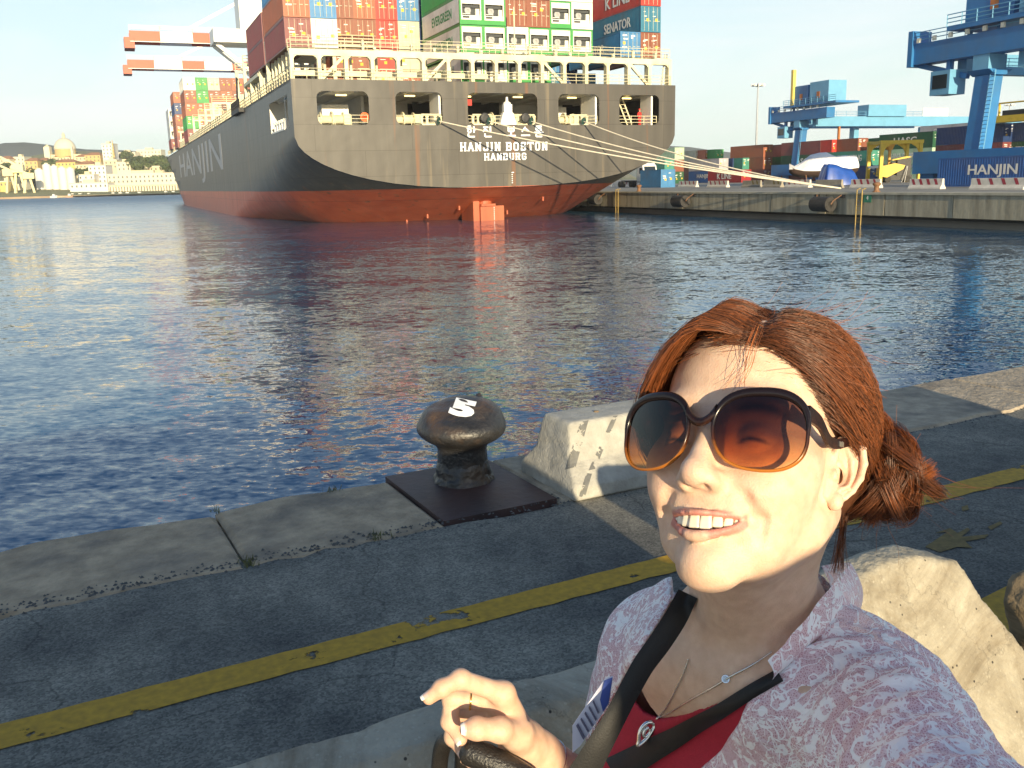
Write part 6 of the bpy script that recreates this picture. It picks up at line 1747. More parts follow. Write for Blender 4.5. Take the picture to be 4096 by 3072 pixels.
# ---- row of broken concrete blocks behind the woman
def block_mat():
    mt = bpy.data.materials.new('pebbly_concrete'); mt.use_nodes = True
    n = mt.node_tree; l = n.links; b = n.nodes['Principled BSDF']; b.inputs['Roughness'].default_value = .9
    t = n.nodes.new('ShaderNodeTexCoord')
    z = n.nodes.new('ShaderNodeTexNoise'); z.inputs['Scale'].default_value = 6; z.inputs['Detail'].default_value = 9; z.inputs['Roughness'].default_value = .65; l.new(t.outputs['Object'], z.inputs['Vector'])
    r = n.nodes.new('ShaderNodeValToRGB'); r.color_ramp.elements[0].position = .3; r.color_ramp.elements[1].position = .7; r.color_ramp.elements[0].color = (.27, .24, .185, 1); r.color_ramp.elements[1].color = (.46, .42, .335, 1); l.new(z.outputs['Fac'], r.inputs[0])
    v = n.nodes.new('ShaderNodeTexVoronoi'); v.inputs['Scale'].default_value = 130; l.new(t.outputs['Object'], v.inputs['Vector'])
    sp = n.nodes.new('ShaderNodeSeparateColor'); l.new(v.outputs['Color'], sp.inputs[0])
    r2 = n.nodes.new('ShaderNodeValToRGB'); r2.color_ramp.elements[0].position = .72; r2.color_ramp.elements[1].position = .95; l.new(sp.outputs[0], r2.inputs[0])
    rd = n.nodes.new('ShaderNodeValToRGB'); rd.color_ramp.elements[0].position = .30; rd.color_ramp.elements[1].position = .45; rd.color_ramp.elements[0].color = (1, 1, 1, 1); rd.color_ramp.elements[1].color = (0, 0, 0, 1); l.new(v.outputs['Distance'], rd.inputs[0])
    mu = n.nodes.new('ShaderNodeMath'); mu.operation = 'MULTIPLY'; l.new(r2.outputs[0], mu.inputs[0]); l.new(rd.outputs[0], mu.inputs[1])
    m1 = n.nodes.new('ShaderNodeMix'); m1.data_type = 'RGBA'; m1.inputs[7].default_value = (.42, .385, .31, 1); l.new(mu.outputs[0], m1.inputs['Factor']); l.new(r.outputs[0], m1.inputs[6])
    r3 = n.nodes.new('ShaderNodeValToRGB'); r3.color_ramp.elements[0].position = .012; r3.color_ramp.elements[1].position = .016; r3.color_ramp.elements[0].color = (1, 1, 1, 1); r3.color_ramp.elements[1].color = (0, 0, 0, 1); l.new(sp.outputs[1], r3.inputs[0])
    mu2 = n.nodes.new('ShaderNodeMath'); mu2.operation = 'MULTIPLY'; l.new(r3.outputs[0], mu2.inputs[0]); l.new(rd.outputs[0], mu2.inputs[1])
    m2 = n.nodes.new('ShaderNodeMix'); m2.data_type = 'RGBA'; m2.inputs[7].default_value = (.05, .045, .04, 1); l.new(mu2.outputs[0], m2.inputs['Factor']); l.new(m1.outputs[2], m2.inputs[6])
    z4 = n.nodes.new('ShaderNodeTexNoise'); z4.inputs['Scale'].default_value = 2.3; z4.inputs['Detail'].default_value = 10; z4.inputs['Roughness'].default_value = .7; z4.inputs['Distortion'].default_value = 1.5; l.new(t.outputs['Object'], z4.inputs['Vector'])
    r4 = n.nodes.new('ShaderNodeValToRGB'); r4.color_ramp.elements[0].position = .36; r4.color_ramp.elements[1].position = .56; r4.color_ramp.elements[0].color = (.55, .50, .44, 1); r4.color_ramp.elements[1].color = (1.05, 1.05, 1.05, 1); l.new(z4.outputs['Fac'], r4.inputs[0])
    m4 = n.nodes.new('ShaderNodeMix'); m4.data_type = 'RGBA'; m4.blend_type = 'MULTIPLY'; m4.inputs['Factor'].default_value = 1; l.new(m2.outputs[2], m4.inputs[6]); l.new(r4.outputs[0], m4.inputs[7])
    vc = n.nodes.new('ShaderNodeTexVoronoi'); vc.feature = 'DISTANCE_TO_EDGE'; vc.inputs['Scale'].default_value = 2.1; mw_ = n.nodes.new('ShaderNodeMix'); mw_.data_type = 'RGBA'; mw_.blend_type = 'ADD'; mw_.inputs['Factor'].default_value = .35; l.new(t.outputs['Object'], mw_.inputs[6]); l.new(z.outputs['Color'], mw_.inputs[7]); l.new(mw_.outputs[2], vc.inputs['Vector'])
    rc = n.nodes.new('ShaderNodeMapRange'); rc.inputs['From Min'].default_value = .004; rc.inputs['From Max'].default_value = .010; rc.inputs['To Min'].default_value = .78; l.new(vc.outputs['Distance'], rc.inputs['Value'])
    m5 = n.nodes.new('ShaderNodeMix'); m5.data_type = 'RGBA'; m5.blend_type = 'MULTIPLY'; m5.inputs['Factor'].default_value = 1; l.new(m4.outputs[2], m5.inputs[6]); l.new(rc.outputs[0], m5.inputs[7])
    l.new(m5.outputs[2], b.inputs['Base Color'])
    z2 = n.nodes.new('ShaderNodeTexNoise'); z2.inputs['Scale'].default_value = 60; z2.inputs['Detail'].default_value = 8; l.new(t.outputs['Object'], z2.inputs['Vector'])
    bp = n.nodes.new('ShaderNodeBump'); bp.inputs['Distance'].default_value = .006; l.new(z2.outputs['Fac'], bp.inputs['Height']); l.new(bp.outputs[0], b.inputs['Normal'])
    return mt
PEB = block_mat()
def pdist(poly, X, Y):
    """signed distance to a 2-D polygon (negative inside)"""
    d = np.full(np.broadcast(X, Y).shape, 1e9, np.float32); s = np.ones_like(d)
    n_ = len(poly)
    for i in range(n_):
        ax, ay = poly[i]; bx_, by_ = poly[(i + 1) % n_]; ex, ey = bx_ - ax, by_ - ay
        wx, wy = X - ax, Y - ay; t = np.clip((wx * ex + wy * ey) / (ex * ex + ey * ey + 1e-12), 0, 1)
        d = np.minimum(d, (wx - ex * t) ** 2 + (wy - ey * t) ** 2)
        c1 = Y >= ay; c2 = Y < by_; c3 = ex * wy > ey * wx
        s = np.where((c1 & c2 & c3) | (~c1 & ~c2 & ~c3), -s, s)
    return s * np.sqrt(d)
def slab_block(name, label, poly, n0, n1, h=.018, rnd=.03, lean=0.0, seed=1, rough=.012, mat=None, cat='concrete block', chips=11):
    """block whose outline (u, z) is pushed from n0 to n1 across the row; edges rounded and chipped"""
    us_ = [p[0] for p in poly]; zs_ = [p[1] for p in poly]
    V = Vol((min(us_) - .06, n0 - lean * max(zs_) - .1, -.02), (max(us_) + .06, n1 + .1, max(zs_) + .06), h)
    def fn(X, Y, Z):
        d2 = pdist(poly, X + 0 * Z, Z + 0 * X) + rnd
        dn = np.maximum(n0 - lean * (max(zs_) - Z) - Y, Y - n1) + rnd
        return np.sqrt(np.maximum(d2, 0) ** 2 + np.maximum(dn, 0) ** 2) + np.minimum(np.maximum(d2, dn), 0) - rnd
    rk = np.random.RandomState(seed); pl_ = []
    for _ in range(chips):                                        # corners knocked off in flat chips
        dv = np.array([rk.normal(), -abs(rk.normal()) * .9 if rk.rand() < .7 else abs(rk.normal()), abs(rk.normal()) * .8 + .1]); dv /= np.linalg.norm(dv)
        sp_ = max(u_ * dv[0] + nn_ * dv[1] + z_ * dv[2] for u_, z_ in poly for nn_ in (n0 - lean * (max(zs_) - z_), n1)); pl_.append((dv, sp_ - rk.uniform(.004, .022)))
    base_fn = fn
    def fn(X, Y, Z):
        d = base_fn(X, Y, Z)
        for dv, of in pl_: d = np.maximum(d, X * dv[0] + Y * dv[1] + Z * dv[2] - of)
        return d
    V.blend(fn, (min(us_), n0 - lean * max(zs_) - .1, 0), (max(us_), n1 + .1, max(zs_)), 0)
    vs, qs = V.surface(); vs = vs.copy(); c_ = vs.mean(0); d = vs - c_; d /= np.linalg.norm(d, axis=1)[:, None]
    vs += d * (rough * vnoise(vs, 3.1, seed) + rough * .6 * vnoise(vs, 9, seed + 1) + rough * .25 * vnoise(vs, 26, seed + 2))[:, None]
    o = obj(name, np_mesh(name, vs, qs), mat or PEB); o.rotation_euler = (0, 0, QA); tag(o, label, cat, 'broken concrete blocks along the road'); return o
def uz(px, py, n_=1.38):
    d = ray(px, py); t_ = n_ / d.dot(QN); p = CAMP + d * t_; return (p.dot(QU), max(0.0, p.z))
slab_block('concrete_block', 'low grey pebbly concrete block in shade left of the woman', [(-1.35, 0), (1.10, 0), (1.105, .83), (1.0, .857), (.80, .845), (.60, .862), (.40, .85), (.17, .853), (-.1, .84), (-.5, .86), (-1.0, .85), (-1.33, .80)], 1.28, 1.38, .013, .008, .55, 3, .0040, chips=5)
slab_block('concrete_block', 'large sunlit pale concrete block with broken corner right of the woman', [(1.075, 0), (2.0, 0)] + [uz(*p) for p in ((3905, 2800), (3880, 2740), (3860, 2620), (3835, 2500), (3790, 2410), (3745, 2330), (3712, 2240), (3690, 2195), (3560, 2175), (3420, 2205), (3310, 2262))] + [(1.36, .872), (1.12, .865)], 1.30, 1.38, .011, .006, .42, 11, .0030, chips=3)
slab_block('concrete_block', 'low cracked sunlit concrete slab at the bottom right corner', [(1.50, 0), (2.9, 0), (2.88, .42), (2.3, .44), (1.9, .47), (1.55, .46)], .46, .985, .018, .03, 0, 17, .014)
slab_block('concrete_block', 'grooved brown concrete block at the photo\'s right edge', [(2.36, 0), (2.98, 0), (2.96, .60)] + [uz(*p, 1.3) for p in ((4190, 2320), (4150, 2390), (4135, 2460), (4150, 2570))] + [(2.37, .3)], 1.27, 1.40, .014, .03, 0, 23, .010, pm('brown_grooved_concrete', (.22, .165, .10), .9, var=.3, scale=7, bump=.03, bscale=9, stretch=(1, 1, 6), dirt=(.05, .04, .03), dirt_amt=.6))
slab_block('concrete_block', 'far left concrete block of the row, mostly below the picture', [(-3.9, 0), (-1.40, 0), (-1.41, .86), (-2.5, .88), (-3.9, .85)], .98, 1.38, .03, .03, 0, 31, .012)
slab_block('concrete_block', 'rightmost concrete block of the row beyond the picture edge', [(2.85, 0), (5.6, 0), (5.6, .86), (4.2, .90), (2.9, .88)], 1.05, 1.45, .03, .03, 0, 37, .012)
slab_block('concrete_block', 'tall upright concrete block standing behind the camera', [(.045, 0), (.50, 0), (.50, 1.84), (.27, 1.822), (.12, 1.797), (.05, 1.788)], -1.62, -1.25, .03, .03, 0, 41, .004)  # added out of view; its stepped top shadows her neck and chest
slab_block('concrete_block', 'lower upright concrete block standing behind the camera to the left', [(-.85, 0), (.03, 0), (.03, 1.47), (-.4, 1.49), (-.84, 1.47)], -1.62, -1.25, .03, .03, 0, 43, .004)  # also added out of view, keeps the low left block in shadow
# ================================================================== THE WOMAN
def rotm(a, b, c):
    return Matrix.Rotation(a, 3, 'Z') @ Matrix.Rotation(b, 3, 'X') @ Matrix.Rotation(c, 3, 'Y')
HR = rotm(R(138.53), R(27.956), R(10.194)); HO = Vector((.209, .770, 1.502))
def hw(p): return HR @ Vector(p) + HO                      # head frame -> world (x her right, y forward, z up)
def wh(p): return HR.transposed() @ (Vector(p) - HO)       # world -> head frame
woman = thing('person', 'smiling woman with reddish hair, sunglasses, white lace jacket and red top', 'person', (.25, .85, 0))
def child(o, parent=woman):
    o.parent = parent; o.matrix_parent_inverse = parent.matrix_world.inverted(); return o
bpy.context.view_layer.update()
HMAT = Matrix.Translation(HO) @ HR.to_4x4()
# body landmarks in the world
NB = Vector((.232, .845, 1.325))                            # base of the neck
RS, LS = Vector((.172, .975, 1.228)), Vector((.326, .775, 1.262))
EL, WR = Vector((.285, .515, 1.318)), Vector((.235, .285, 1.462))
ER, WRR = Vector((.090, 1.01, .985)), Vector((.006, .892, 1.160))
SA = (LS - RS).normalized(); FD = Vector((SA.y, -SA.x, 0)).normalized()   # across the shoulders, chest direction
if FD.y > 0: FD = -FD
CH = (LS + RS) / 2
def torso_into(V, T, off=0.0, k=.05):
    """trunk, shoulders and upper arms; T maps world points into the grid's frame"""
    g = lambda p: tuple(T(p))
    up = Vector((0, 0, 1))
    c1 = CH + FD * .015 - up * .07; c2 = CH + FD * .03 - up * .20; c3 = CH - up * .38 + FD * .005
    for s in (-.075, 0, .075): V.cap(g(c1 + SA * s), g(c2 + SA * s), .085 + off, .098 + off, k)
    for s in (-.06, .06): V.cap(g(c2 + SA * s), g(c3 + SA * s), .095 + off, .095 + off, k)
    for s in (-.085, .085): V.cap(g(c2 + SA * s + FD * .075 + up * .03), g(c2 + SA * s + FD * .085 - up * .02), .058 + off, .062 + off, k)
    V.cap(g(NB - up * .03 - FD * .01), g(LS - up * .012), .050 + off, .052 + off, k); V.cap(g(NB - up * .03 - FD * .01), g(RS - up * .012), .050 + off, .052 + off, k)
    V.cap(g(LS - up * .02), g(LS.lerp(EL, .35)), .060 + off, .050 + off, k); V.cap(g(RS - up * .02), g(RS.lerp(ER, .4)), .056 + off, .048 + off, k)
    V.cap(g(NB - up * .05 + FD * .05 + SA * .06), g(NB - up * .05 + FD * .05 - SA * .06), .035 + off, .035 + off, k)
def relax(v, q, it=3, lam=.6):
    v = np.asarray(v, float).copy(); e = np.concatenate([q[:, [0, 1]], q[:, [1, 2]], q[:, [2, 3]], q[:, [3, 0]]]); n_ = len(v)
    for _ in range(it):
        acc = np.zeros_like(v); cnt = np.bincount(e[:, 0], minlength=n_) + np.bincount(e[:, 1], minlength=n_)
        for k in range(3): acc[:, k] = np.bincount(e[:, 0], v[e[:, 1], k], n_) + np.bincount(e[:, 1], v[e[:, 0], k], n_)
        v += lam * (acc / np.maximum(cnt, 1)[:, None] - v)
    return v
# ---------------------------------------------------------------- head and neck (head frame grid)
hh_ = .0019
V = Vol((-.30, -.20, -.34), (.30, .145, .150), hh_) if False else Vol((-.150, -.150, -.30), (.175, .140, .150), hh_)
V.ell((0, -.020, .052), (.0725, .092, .084))
V.ell((0, .030, .052), (.063, .056, .064), .03)
V.ell((0, .030, -.012), (.0655, .056, .062), .03)
V.ell((0, .050, -.046), (.046, .044, .042), .025)
for s in (-1, 1):
    V.cap((s * .0525, -.006, -.040), (s * .0470, .008, -.054), .016, .0160, .020)
    V.cap((s * .0470, .008, -.054), (s * .011, .067, -.0965), .0170, .0155, .020)
V.ell((0, .030, -.062), (.038, .046, .030), .025)
V.ell((0, .0755, -.0965), (.0165, .0170, .0160), .020)
for s in (-1, 1):
    V.ell((s * .048, .050, -.012), (.025, .026, .021), .020)
    V.ell((s * .0375, .0675, -.0345), (.0215, .0205, .0195), .018)
    V.ell((s * .032, .072, .034), (.026, .016, .010), .016)           # brow
    V.ell((s * .034, .094, .006), (.021, .016, .013), .012, 'sub')      # eye socket
    V.ell((s * .033, .0745, .005), (.0135, .0135, .0125), .006)
# nose
V.cap((0, .0865, .012), (0, .1065, -.026), .0085, .0098, .014)
V.ell((0, .1095, -.0325), (.0108, .0108, .0098), .010)
for s in (-1, 1): V.ell((s * .0118, .0985, -.0355), (.0082, .0105, .0080), .007)
for s in (-1, 1): V.ell((s * .0068, .1050, -.0425), (.0036, .0052, .0042), .003, 'sub')
# smile folds
for s in (-1, 1):
    V.cap((s * .046, .044, -.034), (s * .034, .054, -.074), .0160, .0145, .020)
    V.chain([(s * .0190, .1000, -.0325), (s * .0325, .0905, -.046), (s * .0405, .0800, -.060), (s * .0420, .0745, -.071)], [.0018, .0040, .0046, .0018], .006, .006, 'sub')
    V.cap((s * .0345, .0800, -.060), (s * .0365, .0770, -.0625), .0032, .0025, .005, 'sub')
    V.cap((s * .0440, .0745, -.060), (s * .0430, .0715, -.078), .0034, .0022, .004, 'sub')
# lips and mouth
def yf(x): return .0975 - 21.0 * x * x
XL = [-.0295, -.022, -.014, -.006, 0, .006, .014, .022, .0295]
def zu(x): return -.0628 + 1.7 * x * x
def zl(x): return -.0738 + 14.4 * x * x
UP_ = [(x, yf(x) + .0008, zu(x) + .0022) for x in XL]; LO_ = [(x * .97, yf(x) - .0005, zl(x) - .0034) for x in XL]
ru = [.0010, .0020, .0026, .0029, .0026, .0029, .0026, .0020, .0010]; rl = [.0010, .0026, .0038, .0047, .0050, .0047, .0038, .0026, .0010]
V.chain(UP_, ru, .006, .003); V.chain(LO_, rl, .006, .003)
def mouth(X, Y, Z):
    return np.maximum.reduce([(Z - (-.0628 + 1.7 * X * X)) + 0 * Y, ((-.0738 + 14.4 * X * X) - Z) + 0 * Y, (.055 - Y) + 0 * X + 0 * Z])
V.blend(mouth, (-.03, .05, -.08), (.03, .12, -.055), .0022, 'sub', pad=.004)
# ears: a flared plate with rolled rim, inner ridge, hollow and lobe
EAR = [(.001, .016), (.005, .025), (.012, .0305), (.021, .0300), (.029, .0225), (.0320, .0100), (.0295, -.004), (.023, -.015), (.0165, -.024), (.0110, -.0325), (.0045, -.0335), (.0005, -.026), (-.001, -.010), (-.001, .006)]
EARS = []
for s in (-1, 1):
    E0 = np.array([s * .0690, .0085, -.003]); A_ = np.array([s * .47, -.86, .0]); A_ /= np.linalg.norm(A_); B_ = np.array([s * .10, -.20, .97]); B_ -= A_ * (A_ @ B_); B_ /= np.linalg.norm(B_)
    N_ = np.cross(A_, B_); N_ *= np.sign(N_[0]) * s
    ep = lambda a, b, c: tuple(E0 + A_ * a + B_ * b + N_ * c)
    def plate(X, Y, Z):
        x, y, z = X - E0[0], Y - E0[1], Z - E0[2]
        a = x * A_[0] + y * A_[1] + z * A_[2]; b = x * B_[0] + y * B_[1] + z * B_[2]; c = x * N_[0] + y * N_[1] + z * N_[2]
        d2 = pdist(EAR, a, b) + .0022; dc = np.abs(c) - .0022 + .0016
        return np.sqrt(np.maximum(d2, 0) ** 2 + np.maximum(dc, 0) ** 2) + np.minimum(np.maximum(d2, dc), 0) - .0018
    VE = Vol(E0 - np.array([.036, .042, .042]), E0 + np.array([.036, .026, .042]), .00085)
    VE.blend(plate, E0 - .035, E0 + .035, 0)
    VE.chain([ep(a, b, c) for a, b, c in ((.005, -.001, .000), (.002, .012, .003), (.0055, .0240, .0046), (.0125, .0290, .0056), (.0205, .0285, .0062), (.0275, .0210, .0064), (.0302, .0095, .0062), (.0275, -.0035, .0054), (.0210, -.0150, .004), (.015, -.022, .0025))], [.0020, .0024, .0027, .0029, .0030, .0030, .0029, .0027, .0025, .0022], .002, .0015)
    VE.chain([ep(a, b, c) for a, b, c in ((.0140, .019, .0026), (.0185, .009, .0046), (.0190, -.003, .0044), (.0150, -.0125, .0036), (.008, -.0170, .003))], [.0022, .0027, .0027, .0025, .0023], .0022, .0015)
    VE.chain([ep(a, b, c) for a, b, c in ((.0215, .021, .0022), (.0185, .012, .003))], [.0016, .0022], .002, .0015)
    VE.ell(ep(.0060, -.0265, .0014), (.0062, .0062, .0075), .003); VE.ell(ep(.0020, -.0060, .0030), (.0030, .0036, .0050), .002)
    VE.ell(ep(.0105, -.0040, .0030), (.0062, .0062, .0090), .002, 'sub'); VE.ell(ep(.0085, .0050, .0030), (.0040, .0040, .0035), .002, 'sub')
    VE.cap(ep(-.002, .010, -.004), ep(-.001, -.022, -.004), .0062, .0056, .004)
    EARS.append(VE.surface())
    V.cap(ep(.0, .010, -.004), ep(.001, -.022, -.004), .0060, .0054, .006); V.cap(ep(.012, .012, -.0085), ep(.009, -.012, -.0080), .006, .006, .006)
# neck down into the chest
a = wh(hw((0, -.030, -.040))); b_ = wh(NB + Vector((0, 0, .0)))
V.cap(tuple(a), tuple(b_), .0520, .0555, .030)
V.cap(tuple(wh(hw((0, .016, -.070)))), tuple(wh(NB + FD * .030 - Vector((0, 0, .01)))), .030, .030, .030)
for s in (-1, 1): V.cap(tuple(wh(hw((s * -.050, -.030, -.03)))), tuple(wh(NB + FD * .052 + SA * .018 * s - Vector((0, 0, .022)))), .012, .010, .022)
V.cap(tuple(wh(NB - FD * .02)), tuple(wh(LS * .45 + NB * .55 - Vector((0, 0, .01)))), .045, .04, .04); V.cap(tuple(wh(NB - FD * .02)), tuple(wh(RS * .45 + NB * .55 - Vector((0, 0, .01)))), .045, .04, .04)
torso_into(V, wh)
for s in (-1, 1): V.cap(tuple(wh(NB + FD * .070 + SA * s * .018 - Vector((0, 0, .030)))), tuple(wh(NB + FD * .055 + SA * s * .12 - Vector((0, 0, .035)))), .010, .009, .022)   # collar bones
vs, qs = V.surface()
vs = relax(vs, qs, 2, .35)
for ev, eq in EARS:
    qs = np.concatenate([qs, eq + len(vs)]); vs = np.concatenate([vs, relax(ev, eq, 2, .4)])
# paint on the skin: lips, mouth, a little colour on cheeks and nose
def chain_d(P, pts):
    d = np.full(len(P), 9.0)
    for a, b in zip(pts[:-1], pts[1:]):
        a = np.array(a); b = np.array(b); ab = b - a; t = np.clip(((P - a) @ ab) / (ab @ ab), 0, 1); d = np.minimum(d, np.linalg.norm(P - a - t[:, None] * ab, axis=1))
    return d
skin = np.array([.70, .485, .355]); lip = np.array([.57, .23, .19]); inner = np.array([.10, .018, .014])
colv = np.tile(skin, (len(vs), 1))
dl_ = np.minimum(chain_d(vs, UP_) - .0029, chain_d(vs, LO_) - .0044)
f = np.clip((.0012 - dl_) / .0014, 0, 1)[:, None]; colv = colv * (1 - f) + lip * f
inm = (vs[:, 2] < -.0628 + 1.7 * vs[:, 0] ** 2 + .0004) & (vs[:, 2] > -.0738 + 14.4 * vs[:, 0] ** 2 - .0004) & (np.abs(vs[:, 0]) < .030) & (vs[:, 1] > .05) & (vs[:, 1] < yf(vs[:, 0]) - .0035)
colv[inm] = inner
for c_, r_, k_, tnt in (((-.042, .075, -.03), .03, .35, (.72, .43, .33)), ((.042, .075, -.03), .03, .35, (.72, .43, .33)), ((0, .118, -.034), .014, .4, (.70, .42, .32)), ((0, .09, -.105), .02, .2, (.70, .45, .34))):
    f = (k_ * np.exp(-(np.linalg.norm(vs - np.array(c_), axis=1) / r_) ** 2))[:, None]; colv = colv * (1 - f) + np.array(tnt) * f
f = np.exp(-((vs[:, 0] + .0555) / .004) ** 2 - ((vs[:, 2] + .014) / .003) ** 2)[:, None] * (vs[:, 1:2] > .02) * .5; colv = colv * (1 - f) + np.array([.35, .2, .12]) * f
for s in (-1, 1):                                             # closed lid line and brow
    f = np.exp(-((np.abs(vs[:, 0]) - .033) / .011) ** 4 - ((vs[:, 2] - .0015 + 14 * (np.abs(vs[:, 0]) - .033) ** 2) / .0016) ** 2)[:, None] * (vs[:, 1:2] > .05) * .9
    colv = colv * (1 - f) + np.array([.05, .03, .025]) * f
    f = np.exp(-((np.abs(vs[:, 0]) - .036) / .017) ** 4 - ((vs[:, 2] - .0275 + 8 * (np.abs(vs[:, 0]) - .036) ** 2) / .0032) ** 2)[:, None] * (vs[:, 1:2] > .05) * .8
    colv = colv * (1 - f) + np.array([.10, .05, .03]) * f
# ---------------------------------------------------------------- her right hand and both arms (world grids), joined to the body
HAND = {}
def hp(px, py, Y): return aty(px, py, Y)
def hand_vol():
    lo = Vector((9, 9, 9)); pts = []
    F = {'index': ([(2012, 2775, .866), (1842, 2716, .850), (1768, 2752, .845), (1716, 2792, .842)], [.0108, .0092, .0082, .0068]),
         'middle': ([(1995, 2808, .876), (1808, 2792, .876), (1800, 2886, .866), (1842, 2955, .854)], [.0108, .0094, .0086, .0072]),
         'ring': ([(1998, 2846, .889), (1806, 2852, .897), (1812, 2948, .888), (1856, 3012, .873)], [.0104, .0090, .0083, .0068]),
         'little': ([(2012, 2892, .902), (1842, 2936, .917), (1862, 3024, .908), (1906, 3074, .892)], [.0095, .0080, .0072, .0060]),
         'thumb': ([(2068, 2936, .862), (2000, 2920, .838), (1906, 2914, .829), (1872, 2918, .828)], [.0150, .0118, .0105, .0085])}
    V = Vol((-.118, .77, 1.10), (.07, .99, 1.285), .0015)
    for nm, (pp, rr) in F.items():
        q = [tuple(hp(*p)) for p in pp]; HAND[nm] = [Vector(p) for p in q]
        for i in range(3): V.cap(q[i], q[i + 1], rr[i], rr[i + 1], .004 if i else .006)
        for i in (1, 2): V.ell(q[i], (rr[i] * 1.06,) * 3, .004)
    for a, b, ra, rb in (((2012, 2775, .868), (2085, 2965, .886), .0125, .018), ((1998, 2808, .878), (2080, 2960, .892), .0125, .018), ((1998, 2846, .890), (2090, 2975, .897), .012, .018), ((2012, 2892, .902), (2095, 2985, .900), .011, .018), ((2068, 2936, .862), (2095, 2975, .888), .016, .02)):
        V.cap(tuple(hp(*a)), tuple(hp(*b)), ra, rb, .009)
    V.cap(tuple(hp(2095, 2978, .893)), tuple(hp(2150, 3020, .905)), .0245, .0245, .012)
    V.cap(tuple(hp(2150, 3020, .905)), tuple(hp(2420, 3230, .955)), .0245, .032, .012)
    return V.surface()
hv, hq = hand_vol()
wr_end = hp(2420, 3230, .955)
Va = Vol((-.04, .85, .90), (.22, 1.10, 1.32), .005)
Va.cap(tuple(hp(2300, 3140, .935)), tuple(ER), .030, .038); Va.cap(tuple(ER), tuple(RS), .038, .048, .01)
av, aq = Va.surface()
Vb = Vol((-.02, .02, 1.15), (.42, .85, 1.72), .006)
Vb.cap(tuple(LS), tuple(EL), .046, .040); Vb.cap(tuple(EL), tuple(WR), .038, .026, .01); Vb.cap(tuple(WR), tuple(WR + Vector((-.05, -.07, .05))), .026, .03, .01)
for q in range(4): Vb.chain([tuple(WR + Vector((-.05, -.07, .05))), tuple(WR + Vector((-.065 - .006 * q, -.11, .075 - .018 * q))), tuple(WR + Vector((-.10, -.125, .07 - .018 * q)))], [.012, .010, .008], .006, .004)
Vb.chain([tuple(WR + Vector((-.04, -.06, .05))), tuple(WR + Vector((-.07, -.08, .085)))], [.014, .010], .006)
bv_, bq_ = Vb.surface()
hworld = (np.array(HR) @ vs.T).T + np.array(HO)
allv = np.concatenate([hworld, hv, av, bv_]); off = np.cumsum([0, len(hworld), len(hv), len(av)])
allq = np.concatenate([qs, hq + off[1], aq + off[2], bq_ + off[3]])
hcol = np.tile(np.array([.70, .47, .34]), (len(hv), 1))
for nm in ('index', 'middle', 'thumb', 'ring'):                # warm finger tips
    t_ = np.array(HAND[nm][-1]); f = (.35 * np.exp(-(np.linalg.norm(hv - t_, axis=1) / .012) ** 2))[:, None]; hcol = hcol * (1 - f) + np.array([.66, .30, .22]) * f
allc = np.concatenate([colv, hcol, np.tile(skin, (len(av) + len(bv_), 1))])
me = np_mesh('body', allv, allq)
ca = me.color_attributes.new('skin', 'FLOAT_COLOR', 'POINT')
ca.data.foreach_set('color', np.concatenate([allc, np.ones((len(allc), 1))], 1).astype(np.float32).ravel())
def skin_mat():
    mt = bpy.data.materials.new('skin'); mt.use_nodes = True; n = mt.node_tree; l = n.links; b = n.nodes['Principled BSDF']
    a = n.nodes.new('ShaderNodeAttribute'); a.attribute_name = 'skin'
    t = n.nodes.new('ShaderNodeTexCoord'); z = n.nodes.new('ShaderNodeTexNoise'); z.inputs['Scale'].default_value = 90; z.inputs['Detail'].default_value = 5; l.new(t.outputs['Object'], z.inputs['Vector'])
    r = n.nodes.new('ShaderNodeValToRGB'); r.color_ramp.elements[0].position = .3; r.color_ramp.elements[1].position = .7; r.color_ramp.elements[0].color = (.90, .84, .80, 1); r.color_ramp.elements[1].color = (1.05, 1.05, 1.05, 1); l.new(z.outputs['Fac'], r.inputs[0])
    m_ = n.nodes.new('ShaderNodeMix'); m_.data_type = 'RGBA'; m_.blend_type = 'MULTIPLY'; m_.inputs['Factor'].default_value = 1; l.new(a.outputs['Color'], m_.inputs[6]); l.new(r.outputs[0], m_.inputs[7])
    l.new(m_.outputs[2], b.inputs['Base Color']); b.inputs['Roughness'].default_value = .48; b.inputs['Specular IOR Level'].default_value = .4
    b.inputs['Subsurface Weight'].default_value = .18; b.inputs['Subsurface Radius'].default_value = (.010, .004, .002); b.inputs['Subsurface Scale'].default_value = .35
    z2 = n.nodes.new('ShaderNodeTexNoise'); z2.inputs['Scale'].default_value = 700; z2.inputs['Detail'].default_value = 3; l.new(t.outputs['Object'], z2.inputs['Vector'])
    bp = n.nodes.new('ShaderNodeBump'); bp.inputs['Distance'].default_value = .0005; l.new(z2.outputs['Fac'], bp.inputs['Height']); l.new(bp.outputs[0], b.inputs['Normal'])
    return mt
SKIN = skin_mat()
body = obj('body', me, SKIN); child(body)
